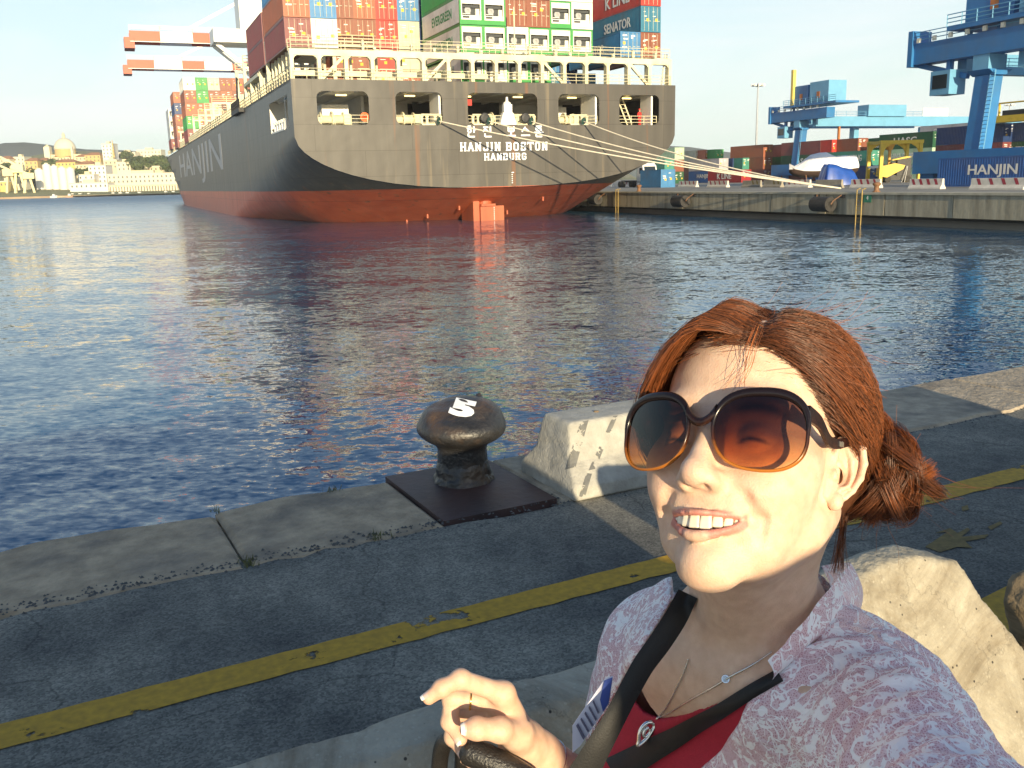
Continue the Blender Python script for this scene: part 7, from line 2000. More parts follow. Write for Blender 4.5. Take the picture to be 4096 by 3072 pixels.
# nails
NAIL = pm('nail', (.72, .50, .42), .25, var=.03, spec=.6); NAILW = pm('nail_tip', (.85, .82, .76), .3, var=.02)
def nail(tip, prev, out_dir, w, L_):
    t = (tip - prev).normalized(); o_ = (out_dir - t * out_dir.dot(t)).normalized(); s = t.cross(o_); mb = MB(); n_ = 7
    for j in range(9):
        for i in range(n_):
            a_ = (i / (n_ - 1) - .5) * 1.9; tt = j / 8; ww = w * (1 - .25 * abs(tt - .45) ** 2 * 4)
            p = tip + t * (L_ * (tt - .55)) + s * (ww * math.sin(a_)) + o_ * (w * 1.02 * math.cos(a_) - .0004 + .0003)
            mb.v.append(tuple(p))
    for j in range(8):
        for i in range(n_ - 1): a_ = j * n_ + i; mb.f.append((a_, a_ + 1, a_ + n_ + 1, a_ + n_)); mb.mi.append(1 if j >= 6 else 0)
    o = mb.build('fingernail', [NAIL, NAILW], None, True); child(o)
CD = (CAMP - HAND['thumb'][-1]).normalized()
nail(HAND['thumb'][-1], HAND['thumb'][-2], CD + Vector((0, 0, .25)), .0088, .016)
nail(HAND['index'][-1], HAND['index'][-2], Vector((-.75, -.1, .8)), .0070, .014)
nail(HAND['middle'][-1], HAND['middle'][-2], Vector((-.6, -.8, -.2)), .0073, .013); nail(HAND['ring'][-1], HAND['ring'][-2], Vector((-.6, -.8, -.3)), .0070, .014)
nail(HAND['little'][-1], HAND['little'][-2], Vector((-.6, -.7, -.3)), .0060, .012)
# teeth
TEETH = pm('tooth_enamel', (.80, .74, .58), .2, var=.04, scale=200, spec=.6)
tw = [(-.0252, .0064), (-.0196, .0070), (-.0128, .0078), (-.0045, .0094), (.0045, .0094), (.0128, .0078), (.0196, .0070), (.0252, .0064)]
thh = [.0074, .0098, .0100, .0124, .0119, .0106, .0094, .0080]
for (x, w_), h_ in zip(tw, thh):
    Vt = Vol((x - .008, yf(x) - .019, -.080), (x + .008, yf(x) + .002, -.056), .0009)
    yc = yf(x) - .0060; top = -.0600 + 1.5 * x * x; ang = -math.atan(2 * 15 * x) * .6
    Rt = np.array(Matrix.Rotation(ang, 3, 'Z'))
    def ft(X, Y, Z, x=x, w_=w_, h_=h_, yc=yc, top=top, Rt=Rt):
        lx = (X - x) * Rt[0][0] + (Y - yc) * Rt[1][0]; ly = (X - x) * Rt[0][1] + (Y - yc) * Rt[1][1]; zc_ = top - h_ / 2
        r_ = .0019; tp = w_ / 2 * (1 - .10 * np.clip((Z - zc_) / h_ * 2, -1, 1))
        dx = np.abs(lx) - tp + r_; dy = np.abs(ly) - .0034 + r_; dz = np.abs(Z - zc_) - h_ / 2 + r_
        return np.sqrt(np.maximum(dx, 0) ** 2 + np.maximum(dy, 0) ** 2 + np.maximum(dz, 0) ** 2) + np.minimum(np.maximum(np.maximum(dx, dy), dz), 0) - r_
    Vt.blend(ft, (x - .008, yc - .008, -.08), (x + .008, yc + .008, -.056))
    v2, q2 = Vt.surface(); v2 = (np.array(HR) @ np.asarray(v2).T).T + np.array(HO)
    child(obj('tooth', np_mesh('tooth', v2, q2), TEETH))
GUM = pm('gum', (.42, .13, .11), .35, var=.08)
mb = MB(); mb.tube([(x, yf(x) - .0078, -.0605 + 1.5 * x * x) for x in XL], [.003, .004, .0042, .0042, .0042, .0042, .0042, .004, .003], 8)
o = mb.build('gum', GUM, None, True); o.matrix_world = HMAT; child(o)
# ---------------------------------------------------------------- clothes
def cam_px(X, Y, Z):
    vx, vy, vz = X - CAMP.x, Y - CAMP.y, Z - CAMP.z
    w_ = vx * FW.x + vy * FW.y + vz * FW.z; w_ = np.maximum(w_, .05)
    return 2048 + 3700 * (vx * RT.x + vy * RT.y + vz * RT.z) / w_, 1536 - 3700 * (vx * UPV.x + vy * UPV.y + vz * UPV.z) / w_, w_
def carve(V, poly, ymax=None, invert=False, k=0.0):
    """cut an opening in a garment along an outline"""
    X = V.ax[0][:, None, None]; Y = V.ax[1][None, :, None]; Z = V.ax[2][None, None, :]
    m_ = V.f < .03
    idx = np.argwhere(m_)
    x = V.ax[0][idx[:, 0]]; y = V.ax[1][idx[:, 1]]; z = V.ax[2][idx[:, 2]]
    px, py, w_ = cam_px(x, y, z)
    d = pdist(poly, px, py) * w_ / 3700
    if ymax is not None: d = np.maximum(d, ymax(x, y, z))
    cur = V.f[idx[:, 0], idx[:, 1], idx[:, 2]]
    V.f[idx[:, 0], idx[:, 1], idx[:, 2]] = np.maximum(cur, -d)
ident = lambda p: p
RED = pm('red_jersey', (.42, .012, .035), .75, var=.08, scale=220, bump=.0004, bscale=900)
Vt = Vol((-.01, .62, .86), (.46, 1.14, 1.36), .0031)
torso_into(Vt, ident, .004)
front = lambda x, y, z: -((x - NB.x) * FD.x + (y - NB.y) * FD.y) - .06
carve(Vt, [(2380, 2300), (2440, 2520), (2500, 2700), (2535, 2790), (2575, 2845), (2640, 2872), (2730, 2858), (2860, 2805), (2990, 2755), (3090, 2700), (3250, 2560), (3420, 2480), (3700, 2400), (3700, 1800), (2300, 1800)])
tv, tq = Vt.surface(); tv = relax(tv, tq, 9)
redtop = child(obj('top', np_mesh('top', tv, tq), RED))
def lace_mat():
    mt = bpy.data.materials.new('white_lace'); mt.use_nodes = True; n = mt.node_tree; l = n.links; b = n.nodes['Principled BSDF']
    t = n.nodes.new('ShaderNodeTexCoord')
    b.inputs['Roughness'].default_value = .7
    def noise(sc, det, dist, rough=.55):
        z = n.nodes.new('ShaderNodeTexNoise'); z.inputs['Scale'].default_value = sc; z.inputs['Detail'].default_value = det; z.inputs['Distortion'].default_value = dist; z.inputs['Roughness'].default_value = rough; l.new(t.outputs['Object'], z.inputs['Vector']); return z.outputs['Fac']
    def ramp(f_, a, c):
        r = n.nodes.new('ShaderNodeMapRange'); r.inputs['From Min'].default_value = a; r.inputs['From Max'].default_value = c; l.new(f_, r.inputs['Value']); return r.outputs[0]
    def mth(op, a, b_=None, v=None):
        m_ = n.nodes.new('ShaderNodeMath'); m_.operation = op; l.new(a, m_.inputs[0])
        if b_ is not None: l.new(b_, m_.inputs[1])
        if v is not None: m_.inputs[1].default_value = v
        return m_.outputs[0]
    # floral line work: contour lines of a distorted noise, filled petals, patches of plain net
    n1 = noise(30, 2, 1.8); line = n.nodes.new('ShaderNodeMapRange'); line.inputs['From Min'].default_value = .030; line.inputs['From Max'].default_value = .018; l.new(mth('ABSOLUTE', mth('SUBTRACT', n1, v=.5)), line.inputs['Value'])
    n2 = noise(64, 2, 1.2); line2 = n.nodes.new('ShaderNodeMapRange'); line2.inputs['From Min'].default_value = .034; line2.inputs['From Max'].default_value = .02; l.new(mth('ABSOLUTE', mth('SUBTRACT', n2, v=.5)), line2.inputs['Value'])
    petal = ramp(noise(46, 3, 1.4), .555, .575)
    patch = ramp(noise(11, 2, .6), .43, .50)
    motif = mth('MAXIMUM', mth('MAXIMUM', line.outputs[0], petal), mth('MULTIPLY', line2.outputs[0], patch))
    v2 = n.nodes.new('ShaderNodeTexVoronoi'); v2.feature = 'DISTANCE_TO_EDGE'; v2.inputs['Scale'].default_value = 480; l.new(t.outputs['Object'], v2.inputs['Vector'])
    net = n.nodes.new('ShaderNodeMapRange'); net.inputs['From Min'].default_value = .22; net.inputs['From Max'].default_value = .10; net.inputs['To Min'].default_value = .10; net.inputs['To Max'].default_value = .60; l.new(v2.outputs['Distance'], net.inputs['Value'])
    al = mth('MAXIMUM', motif, net.outputs[0])
    cr = n.nodes.new('ShaderNodeValToRGB'); ce = cr.color_ramp.elements; ce[0].position = 0; ce[0].color = (.93, .47, .53, 1); ce[1].position = 1; ce[1].color = (.96, .92, .92, 1); c3 = ce.new(.6); c3.color = (.95, .74, .78, 1)
    l.new(al, cr.inputs[0]); l.new(cr.outputs[0], b.inputs['Base Color'])
    al2 = n.nodes.new('ShaderNodeMapRange'); al2.inputs['To Min'].default_value = .52; al2.inputs['To Max'].default_value = .98; l.new(al, al2.inputs['Value'])
    tr = n.nodes.new('ShaderNodeBsdfTransparent'); ms = n.nodes.new('ShaderNodeMixShader')
    l.new(al2.outputs[0], ms.inputs[0]); l.new(tr.outputs[0], ms.inputs[1]); l.new(b.outputs[0], ms.inputs[2]); l.new(ms.outputs[0], n.nodes['Material Output'].inputs[0])
    z3 = noise(38, 3, 1.6); bp = n.nodes.new('ShaderNodeBump'); bp.inputs['Distance'].default_value = .004; l.new(z3, bp.inputs['Height']); l.new(bp.outputs[0], b.inputs['Normal'])
    return mt
LACE = lace_mat()
Vj = Vol((.02, .22, 1.04), (.44, 1.14, 1.56), .0044)
torso_into(Vj, ident, .011)
Vj.cap(tuple(LS), tuple(EL), .066, .060, .03); Vj.cap(tuple(EL), tuple(EL.lerp(WR, .95)), .058, .045, .02)
Vj.cap(tuple(NB - FD * .03 + Vector((0, 0, .005))), tuple(LS.lerp(NB, .35) + Vector((0, 0, .012))), .050, .052, .03)
Vj.cap(tuple(NB - FD * .03 + Vector((0, 0, .005))), tuple(RS.lerp(NB, .35) + Vector((0, 0, .012))), .050, .052, .03)
carve(Vj, [(2700, 2250), (2690, 2400), (2600, 2540), (2520, 2680), (2450, 2800), (2330, 3000), (2200, 3300), (2640, 3300), (2800, 3072), (2890, 2990), (2950, 2890), (2990, 2800), (3060, 2740), (3150, 2660), (3260, 2560), (3330, 2470), (3330, 2250)], ymax=lambda x, y, z: -((x - NB.x) * FD.x + (y - NB.y) * FD.y) - .075)
jv, jq = Vj.surface(); jv = relax(jv, jq, 5)
# gathers and folds running round the sleeve and shoulder
ax_ = np.array((EL - LS).normalized()); tt = (jv - np.array(LS)) @ ax_; ctr = np.array(LS)[None] + tt[:, None] * ax_; rad = jv - ctr; rl_ = np.linalg.norm(rad, axis=1); rad /= rl_[:, None] + 1e-6
wgt = np.clip((.12 - rl_) / .04, 0, 1) * np.clip((tt + .05) / .05, 0, 1)
jv += rad * (wgt * (.0030 * np.sin(tt * 150 + 2.2 * np.sin(rad[:, 0] * 3) + 3 * rad[:, 2]) + .0022 * np.sin(tt * 310 + 4 * rad[:, 1])))[:, None]
jv += rad * ((1 - wgt) * .0020 * vnoise(jv, 9, 5))[:, None]
jacket = child(obj('lace_jacket', np_mesh('lace_jacket', jv, jq), LACE))
# standing collar on her left side
lo_ = [(3040, 2760, .735), (3120, 2690, .748), (3220, 2600, .765), (3330, 2510, .795), (3430, 2470, .850), (3420, 2450, .915), (3300, 2430, .960)]
hi_ = [(3075, 2640, .728), (3150, 2560, .742), (3235, 2460, .762), (3320, 2350, .795), (3395, 2262, .850), (3380, 2250, .930), (3290, 2262, .975)]
mb = MB(); nn = 36; mm = 10
def crv(pts, t_):
    x = t_ * (len(pts) - 1); i = min(int(x), len(pts) - 2); f_ = x - i
    P = [Vector(aty(*pts[max(0, min(len(pts) - 1, i + k))])) for k in (-1, 0, 1, 2)]
    return .5 * ((2 * P[1]) + (P[2] - P[0]) * f_ + (2 * P[0] - 5 * P[1] + 4 * P[2] - P[3]) * f_ ** 2 + (3 * P[1] - P[0] - 3 * P[2] + P[3]) * f_ ** 3)
for i in range(nn + 1):
    a, b_ = crv(lo_, i / nn), crv(hi_, i / nn)
    for j in range(mm + 1):
        t_ = j / mm; p = a.lerp(b_, t_); p += Vector((.006, -.004, 0)) * math.sin(math.pi * t_) + Vector((.0015, .001, 0)) * math.sin(i * .9 + j * .4)
        mb.v.append(tuple(p))
for i in range(nn):
    for j in range(mm): a = i * (mm + 1) + j; mb.f.append((a, a + 1, a + mm + 2, a + mm + 1)); mb.mi.append(0)
collar = child(mb.build('collar', LACE, None, True))
# black straps of the bag carrier crossing her chest
bvt = bvh_of([redtop, body])
BLKC = pm('black_strap', (.006, .006, .007), .62, var=.2, scale=60, bump=.0003, bscale=600)
def ribbon(name, path, mat, parent, lift=.006, thick=.003, nu=10, nv=40, puff=.006):
    """cloth band laid over the chest; path: (x, y, half width) in picture units"""
    mb = MB(); rows = []
    for j in range(nv + 1):
        x = j / nv * (len(path) - 1); i = min(int(x), len(path) - 2); f_ = x - i
        a, b_ = path[i], path[i + 1]; cx, cy, w_ = [a[k] * (1 - f_) + b_[k] * f_ for k in range(3)]
        dx, dy = b_[0] - a[0], b_[1] - a[1]; L_ = math.hypot(dx, dy); nx_, ny_ = -dy / L_, dx / L_
        row = []
        for q in range(nu + 1):
            s = -1 + 2 * q / nu; h = hit_px(bvt, cx + nx_ * w_ * s, cy + ny_ * w_ * s, lift + puff * (1 - s * s))
            if len(a) > 3:
                yy = a[3] * (1 - f_) + b_[3] * f_ - puff * (1 - s * s)
                if h is None or h.y > yy: h = aty(cx + nx_ * w_ * s, cy + ny_ * w_ * s, yy)
            row.append(h)
        rows.append(row)
    for q in range(nu + 1):                                   # bridge over gaps
        last = None
        for r_ in rows:
            if r_[q] is None: r_[q] = last
            last = r_[q]
        last = None
        for r_ in rows[::-1]:
            if r_[q] is None: r_[q] = last
            last = r_[q]
    rows = [r_ for r_ in rows if all(p is not None for p in r_)]
    for _ in range(3):
        rows = [rows[0]] + [[(rows[j - 1][q] + rows[j][q] * 2 + rows[j + 1][q]) / 4 for q in range(nu + 1)] for j in range(1, len(rows) - 1)] + [rows[-1]]
    n_ = nu + 1
    for r_ in rows: mb.v += [tuple(p) for p in r_]
    base = len(mb.v)
    for r_ in rows: mb.v += [tuple(p + (p - CAMP).normalized() * thick) for p in r_]
    for j in range(len(rows) - 1):
        for q in range(nu):
            a = j * n_ + q; mb.f.append((a, a + 1, a + n_ + 1, a + n_)); mb.mi.append(0); mb.f.append((base + a, base + a + n_, base + a + n_ + 1, base + a + 1)); mb.mi.append(0)
    o = mb.build(name, mat, None, True); child(o, parent); return o
ribbon('strap', [(2752, 2375, 42, .815), (2705, 2470, 47, .797), (2640, 2570, 47, .783), (2572, 2660, 45, .772), (2512, 2770, 43, .762), (2458, 2875, 44, .754), (2390, 2995, 52, .747), (2325, 3110, 62, .745)], BLKC, woman, puff=.0022)
ribbon('strap', [(3120, 2700, 28), (3000, 2768, 29), (2886, 2843, 31), (2780, 2903, 36), (2700, 2952, 42), (2600, 3005, 50), (2450, 3090, 62)], BLKC, woman, lift=.006, puff=.003)
# lower body: trousers and shoes, standing on the road
JEAN = pm('dark_trousers', (.02, .025, .045), .8, var=.2, scale=30); SHOE = pm('shoe_leather', (.03, .025, .022), .5, var=.2)
Vl = Vol((-.02, .62, -.0), (.48, 1.12, .95), .011)
hip = CH - Vector((0, 0, .40))
for s in (-1, 1):
    h_ = hip + SA * .075 * s - Vector((0, 0, .02)); kn = Vector((h_.x, h_.y - .02, .46)) + SA * .01 * s; an = Vector((h_.x, h_.y, .07))
    Vl.cap(tuple(h_), tuple(kn), .088, .062, .05); Vl.cap(tuple(kn), tuple(an), .060, .048, .02)
    Vl.cap(tuple(hip + SA * .06 * s + Vector((0, 0, .06))), tuple(h_), .10, .10, .05)
lv, lq = Vl.surface(); child(obj('trousers', np_mesh('trousers', lv, lq), JEAN))
for s in (-1, 1):
    h_ = hip + SA * .075 * s; Vs = Vol((h_.x - .2, h_.y - .25, -.005), (h_.x + .2, h_.y + .2, .13), .008)
    Vs.cap(tuple(Vector((h_.x, h_.y, .04)) - FD * .05), tuple(Vector((h_.x, h_.y, .035)) + FD * .14), .038, .034); Vs.cap((h_.x, h_.y, .04), (h_.x, h_.y, .10), .042, .045, .03)
    v2, q2 = Vs.surface(); child(obj('shoe', np_mesh('shoe', v2, q2), SHOE))
# ---------------------------------------------------------------- hair
HAIRD = np.random.RandomState(5)
def hair_mat():
    mt = bpy.data.materials.new('auburn_hair'); mt.use_nodes = True; n = mt.node_tree; l = n.links; b = n.nodes['Principled BSDF']
    b.inputs['Roughness'].default_value = .38; b.inputs['Specular IOR Level'].default_value = .5
    a = n.nodes.new('ShaderNodeAttribute'); a.attribute_name = 'tone'
    r = n.nodes.new('ShaderNodeValToRGB'); e = r.color_ramp.elements; e[0].position = 0; e[0].color = (.035, .017, .011, 1); e[1].position = 1; e[1].color = (.60, .21, .065, 1)
    e2 = e.new(.35); e2.color = (.18, .06, .022, 1); e3 = e.new(.65); e3.color = (.36, .10, .028, 1)
    l.new(a.outputs['Fac'], r.inputs[0]); l.new(r.outputs[0], b.inputs['Base Color'])
    b.inputs['Anisotropic'].default_value = 0.0
    return mt
HAIR = hair_mat()
class Strands:
    def __init__(s): s.v, s.f, s.t = [], [], []; s.n = 0
    def add(s, P, r0, r1, tone0, tone1):
        """P: (k, 3) points in the head frame"""
        k = len(P); d = np.gradient(P, axis=0); d /= np.linalg.norm(d, axis=1)[:, None] + 1e-9
        u = np.cross(d, np.array([.3, .2, .93])); u /= np.linalg.norm(u, axis=1)[:, None] + 1e-9; w_ = np.cross(d, u)
        rr = (np.linspace(r0, r1, k) * np.clip(.35 + np.linspace(0, 4, k), 0, 1))[:, None]
        ring = np.stack([P + rr * (math.cos(a) * u + math.sin(a) * w_) for a in (0, 2.094, 4.189)], 1).reshape(-1, 3)
        i = np.arange(k - 1)[:, None] * 3; j = np.arange(3)[None]; j2 = (j + 1) % 3
        q = np.stack([i + j, i + j2, i + 3 + j2, i + 3 + j], -1).reshape(-1, 4) + s.n
        s.v.append(ring); s.f.append(q); s.t.append(np.repeat(np.linspace(tone0, tone1, k), 3)); s.n += len(ring)
    def build(s, name, parent):
        v = np.concatenate(s.v); v = (np.array(HR) @ v.T).T + np.array(HO); me = np_mesh(name, v, np.concatenate(s.f))
        at = me.attributes.new('tone', 'FLOAT', 'POINT'); at.data.foreach_set('value', np.concatenate(s.t).astype(np.float32))
        return child(obj(name, me, HAIR), parent)
CRC, CRR = np.array([0, -.018, .050]), np.array([.0755, .096, .0865])
FHC, FHR = np.array([0, .030, .052]), np.array([.0640, .0565, .0645])
def on_skull(p, lift):
    """push points out to the skull's surface (cranium or forehead, whichever is farther out) plus a lift"""
    u = p - CRC; u = u / (np.linalg.norm(u) + 1e-9); t1 = 1 / np.linalg.norm(u / CRR)
    a_ = u / FHR; b_ = (CRC - FHC) / FHR; A_ = a_ @ a_; B_ = a_ @ b_; C_ = b_ @ b_ - 1; D_ = B_ * B_ - A_ * C_
    t2 = (-B_ + math.sqrt(D_)) / A_ if D_ > 0 else 0
    return CRC + u * (max(t1, t2) + lift)
def spl(pts, k):
    """smooth curve through control points"""
    pts = np.asarray(pts, float); n_ = len(pts); t = np.linspace(0, n_ - 1, k); o = []
    for x in t:
        i = min(int(x), n_ - 2); f_ = x - i; P = [pts[max(0, min(n_ - 1, i + q))] for q in (-1, 0, 1, 2)]
        o.append(.5 * (2 * P[1] + (P[2] - P[0]) * f_ + (2 * P[0] - 5 * P[1] + 4 * P[2] - P[3]) * f_ ** 2 + (3 * P[1] - P[0] - 3 * P[2] + P[3]) * f_ ** 3))
    return np.array(o)
KN = np.array([-.052, -.098, .022])                           # where the hair is gathered, behind her left ear
S = Strands(); rr_ = HAIRD
def tone(base, sp=.22): return float(np.clip(base + rr_.normal() * sp, .02, 1))
# cap under the strands
Vc = Vol((-.105, -.145, -.10), (.105, .105, .165), .0032)
Vc.ell(tuple(CRC), tuple(CRR + .0035)); Vc.ell((0, .030, .052), (.0655, .0575, .0655), .01)
Vc.cap((-.03, -.09, .02), (-.058, -.098, .02), .035, .025, .03); Vc.cap((.03, -.07, -.02), (-.03, -.09, -.0), .035, .035, .03)
def hairline(X, Y, Z):
    # keep what lies behind/above the hairline; the face side is cut away
    lim = np.where(X < -.015, .062 - .55 * np.maximum(-X - .015, 0), .058 + 0 * X)
    face = (Y - lim) - .55 * (Z - .098)
    low = np.where(Y > -.01, .030 + .5 * (Y + .01) - Z, -.055 - Z) - .0
    return np.maximum(face, low)
Vc.f = np.maximum(Vc.f, hairline(Vc.ax[0][:, None, None], Vc.ax[1][None, :, None], Vc.ax[2][None, None, :])).astype(np.float32)
cv_, cq_ = Vc.surface(); cw = (np.array(HR) @ np.asarray(cv_).T).T + np.array(HO); me = np_mesh('hair', cw, cq_)
at = me.attributes.new('tone', 'FLOAT', 'POINT'); at.data.foreach_set('value', np.full(len(cw), .12, np.float32))
hair = child(obj('hair', me, HAIR))
# 1. her left side and top: from the hairline and parting straight back to the knot
PART = np.array([[-.031, .086, .092], [-.030, .083, .098], [-.026, .062, .121], [-.020, .035, .135], [-.014, .0, .1415], [-.008, -.04, .136]])
def part_pt(t): return spl(PART, 40)[int(np.clip(t, 0, 1) * 39)]
LHL = np.array([[-.030, .083, .096], [-.045, .072, .083], [-.0565, .055, .066], [-.064, .040, .048], [-.070, .022, .034], [-.074, .006, .036], [-.077, -.012, .040]])
lhl = spl(LHL, 60)
for i in range(7000):
    a_ = rr_.rand(); b0 = rr_.rand() ** 1.0
    root = lhl[int(a_ * 59)] * (1 - b0) + part_pt(rr_.rand() * .95) * b0 if i % 3 else (lhl[int(a_ * 59)] if i % 2 else part_pt(a_))
    root = on_skull(root + rr_.normal(size=3) * .0022, .002)
    end = KN + rr_.normal(size=3) * np.array([.008, .008, .013])
    P = [root]
    for t_ in (.2, .4, .6, .8):
        p = root * (1 - t_) + end * t_; lf = .004 + .011 * math.sin(math.pi * t_) * (.5 + .9 * rr_.rand()); P.append(on_skull(p, lf + .003 * rr_.rand()))
    P.append(end)
    pp = spl(P, 14) + np.cumsum(rr_.normal(size=(14, 3)) * .00009, 0)
    up_ = np.clip((root[2] - .04) / .09, 0, 1)
    t0 = tone(.20 - .08 * up_, .14); S.add(pp, .00026, .00021, t0, tone(.50, .2))
# 2. fringe swept from the parting over the forehead to her right temple and back
for i in range(6500):
    a_ = rr_.rand() ** .8; st = part_pt(a_ * .75) + rr_.normal(size=3) * .002
    st = on_skull(st, .002); w_ = a_ + rr_.normal() * .06; lay = rr_.rand()
    m1 = np.array([.012, .100 - .052 * w_, .094 + .038 * w_]); m2 = np.array([.045 + .004 * w_, .094 - .070 * w_, .072 + .040 * w_]); m3 = np.array([.0735 + .004 * lay, .068 - .070 * w_, .034 + .045 * w_]); m4 = np.array([.0800 + .003 * lay, .030 - .055 * w_, -.004 + .05 * w_]); en = np.array([.066, -.060 - .02 * rr_.rand(), -.030 + .03 * w_])
    P = [st, m1 + np.array([0, .002, .004]) * lay, m2 + np.array([.002, .004, .003]) * lay, m3 + np.array([.004, .003, 0]) * lay, m4, en]
    P = [P[0]] + [p + rr_.normal(size=3) * .0016 for p in P[1:]]
    P[1] = np.where(((P[1] - CRC) / CRR @ ((P[1] - CRC) / CRR)) < 1.05, on_skull(P[1], .006), P[1])
    pp = spl(P, 16) + np.cumsum(rr_.normal(size=(16, 3)) * .00009, 0)
    S.add(pp, .00026, .00022, tone(.22, .15), tone(.62, .2))
# 3. crown and right side, combed back
for i in range(2600):
    st = part_pt(.2 + .8 * rr_.rand()); en = np.array([.02 * rr_.normal(), -.105, .0 + .05 * rr_.rand()]); en = on_skull(en, .006)
    md = np.array([.035 + .035 * rr_.rand(), -.02 - .05 * rr_.rand(), .09 + .03 * rr_.normal()]); md = on_skull(md, .010 + .004 * rr_.rand())
    pp = spl([on_skull(st, .002), on_skull((st + md) / 2, .009 + .005 * rr_.rand()), md, en], 12); S.add(pp, .00026, .00022, tone(.2, .15), tone(.4, .2))
for i in range(1800):                                          # short roots that close the parting
    a_ = rr_.rand(); st = part_pt(a_) + rr_.normal(size=3) * .0045; sd_ = rr_.choice((-1, 1)); st = on_skull(st, .0015); d_ = np.array([sd_ * .030, -.012, -.004]) + rr_.normal(size=3) * .006
    P = [st, on_skull(st + d_ * .4, .006 + .003 * rr_.rand()), on_skull(st + d_ * .9, .008 + .003 * rr_.rand())]; S.add(spl(P, 8), .00026, .0002, tone(.10, .08), tone(.28, .15))
S.build('combed_strands', hair)
# 4. the loose knot: loops of hair and flicked ends
S = Strands(); BC = np.array([-.078, -.100, .022])
for lp in range(17):
    ang = rr_.rand() * 6.28; rad = .013 + .016 * rr_.rand(); cx = BC + rr_.normal(size=3) * np.array([.008, .006, .011]); v1 = np.array([-.62, -.55, .1]) + rr_.normal(size=3) * .35; v1 /= np.linalg.norm(v1)
    ax1 = np.cross(v1, np.array([.2, .3, .9])); ax1 /= np.linalg.norm(ax1); ax2 = np.cross(v1, ax1)
    arc = 3.6 + 2.4 * rr_.rand(); tb = .10 + .45 * rr_.rand(); wd = .0022 + .0016 * rr_.rand()
    for q in range(210):
        o1 = rr_.normal(size=3) * wd; r2 = rad + rr_.normal() * wd; th = ang + np.linspace(0, arc + .2 * rr_.normal(), 16)
        P = cx + o1 + r2 * (np.cos(th)[:, None] * ax1 + 1.2 * np.sin(th)[:, None] * ax2) + np.linspace(0, 1, 16)[:, None] * v1 * .006
        S.add(P, .00025, .0002, tone(tb, .10), tone(tb + .12, .14))
KE = KN
def tuft(pts, n_, spread, tb):
    for q in range(n_):
        o0 = rr_.normal(size=3) * spread * .35; o1 = rr_.normal(size=3) * spread; k_ = len(pts)
        P = [np.array(p) + o0 * (1 - i / (k_ - 1)) + o1 * (i / (k_ - 1)) * .8 for i, p in enumerate(pts)]
        S.add(spl(P, 14), .00025, .00014, tone(tb, .12), tone(tb + .12, .12))
tuft([KE, (-.070, -.10, .050), (-.098, -.10, .042), (-.102, -.10, .018), (-.090, -.10, .004), (-.118, -.10, .022)], 420, .0045, .5)
tuft([KE, (-.066, -.10, .004), (-.074, -.10, -.010), (-.071, -.098, -.024)], 380, .0055, .40)
tuft([KE, (-.060, -.095, .004), (-.058, -.09, -.010), (-.055, -.088, -.020)], 220, .005, .36)
tuft([KE, (-.078, -.10, .052), (-.097, -.10, .050), (-.105, -.10, .030), (-.095, -.10, .008), (-.082, -.10, -.004)], 480, .0055, .45)
tuft([KE, (-.060, -.09, .052), (-.066, -.09, .070), (-.080, -.095, .064), (-.086, -.10, .042)], 380, .005, .35)
tuft([(-.060, -.06, -.03), (-.055, -.07, -.055), (-.052, -.075, -.075)], 60, .005, .22)
S.build('knot', hair)
# 5. stray hairs
S = Strands()
for i in range(150):
    st = on_skull(part_pt(rr_.rand()) + rr_.normal(size=3) * .02, .004); d_ = rr_.normal(size=3) * .3 + np.array([-.2, -.3, .5]); d_ /= np.linalg.norm(d_); L_ = .015 + .03 * rr_.rand(); b2 = rr_.normal(size=3) * .4
    P = np.array([st + d_ * L_ * t_ + b2 * L_ * t_ * t_ + np.array([-.02, -.05, -.01]) * t_ for t_ in np.linspace(0, 1, 9)]); S.add(P, .0002, .00012, tone(.55), tone(.7))
for i in range(60):
    st = KN + rr_.normal(size=3) * .012 + np.array([-.03, 0, 0]); d_ = rr_.normal(size=3) * .6 + np.array([-.6, 0, -.2]); L_ = .03 + .03 * rr_.rand()
    P = np.array([st + d_ * L_ * t_ + rr_.normal(size=3) * .001 for t_ in np.linspace(0, 1, 9)]); S.add(spl(P[::2], 9), .0002, .00012, tone(.6), tone(.75))
for i in range(11):                                            # wisps falling on the forehead
    st = np.array([-.030, .084, .094]) + rr_.normal(size=3) * .003; P = spl([st, st + np.array([.001, .007, -.016]), st + np.array([.004, .008, -.032]) + rr_.normal(size=3) * .002, st + np.array([.010 + .006 * rr_.normal(), .008, -.050]) + rr_.normal(size=3) * .003], 10); S.add(P, .00028, .00014, tone(.5), tone(.65))
for i in range(40):
    st = lhl[int((.35 + .6 * rr_.rand()) * 59)] + rr_.normal(size=3) * .002; st = on_skull(st, .002); P = spl([st, st + np.array([-.004, -.012, -.004]) + rr_.normal(size=3) * .003, st + np.array([-.006, -.03, -.006]) + rr_.normal(size=3) * .004], 8); S.add(P, .00024, .00014, tone(.4), tone(.6))
S.build('stray_strands', hair)
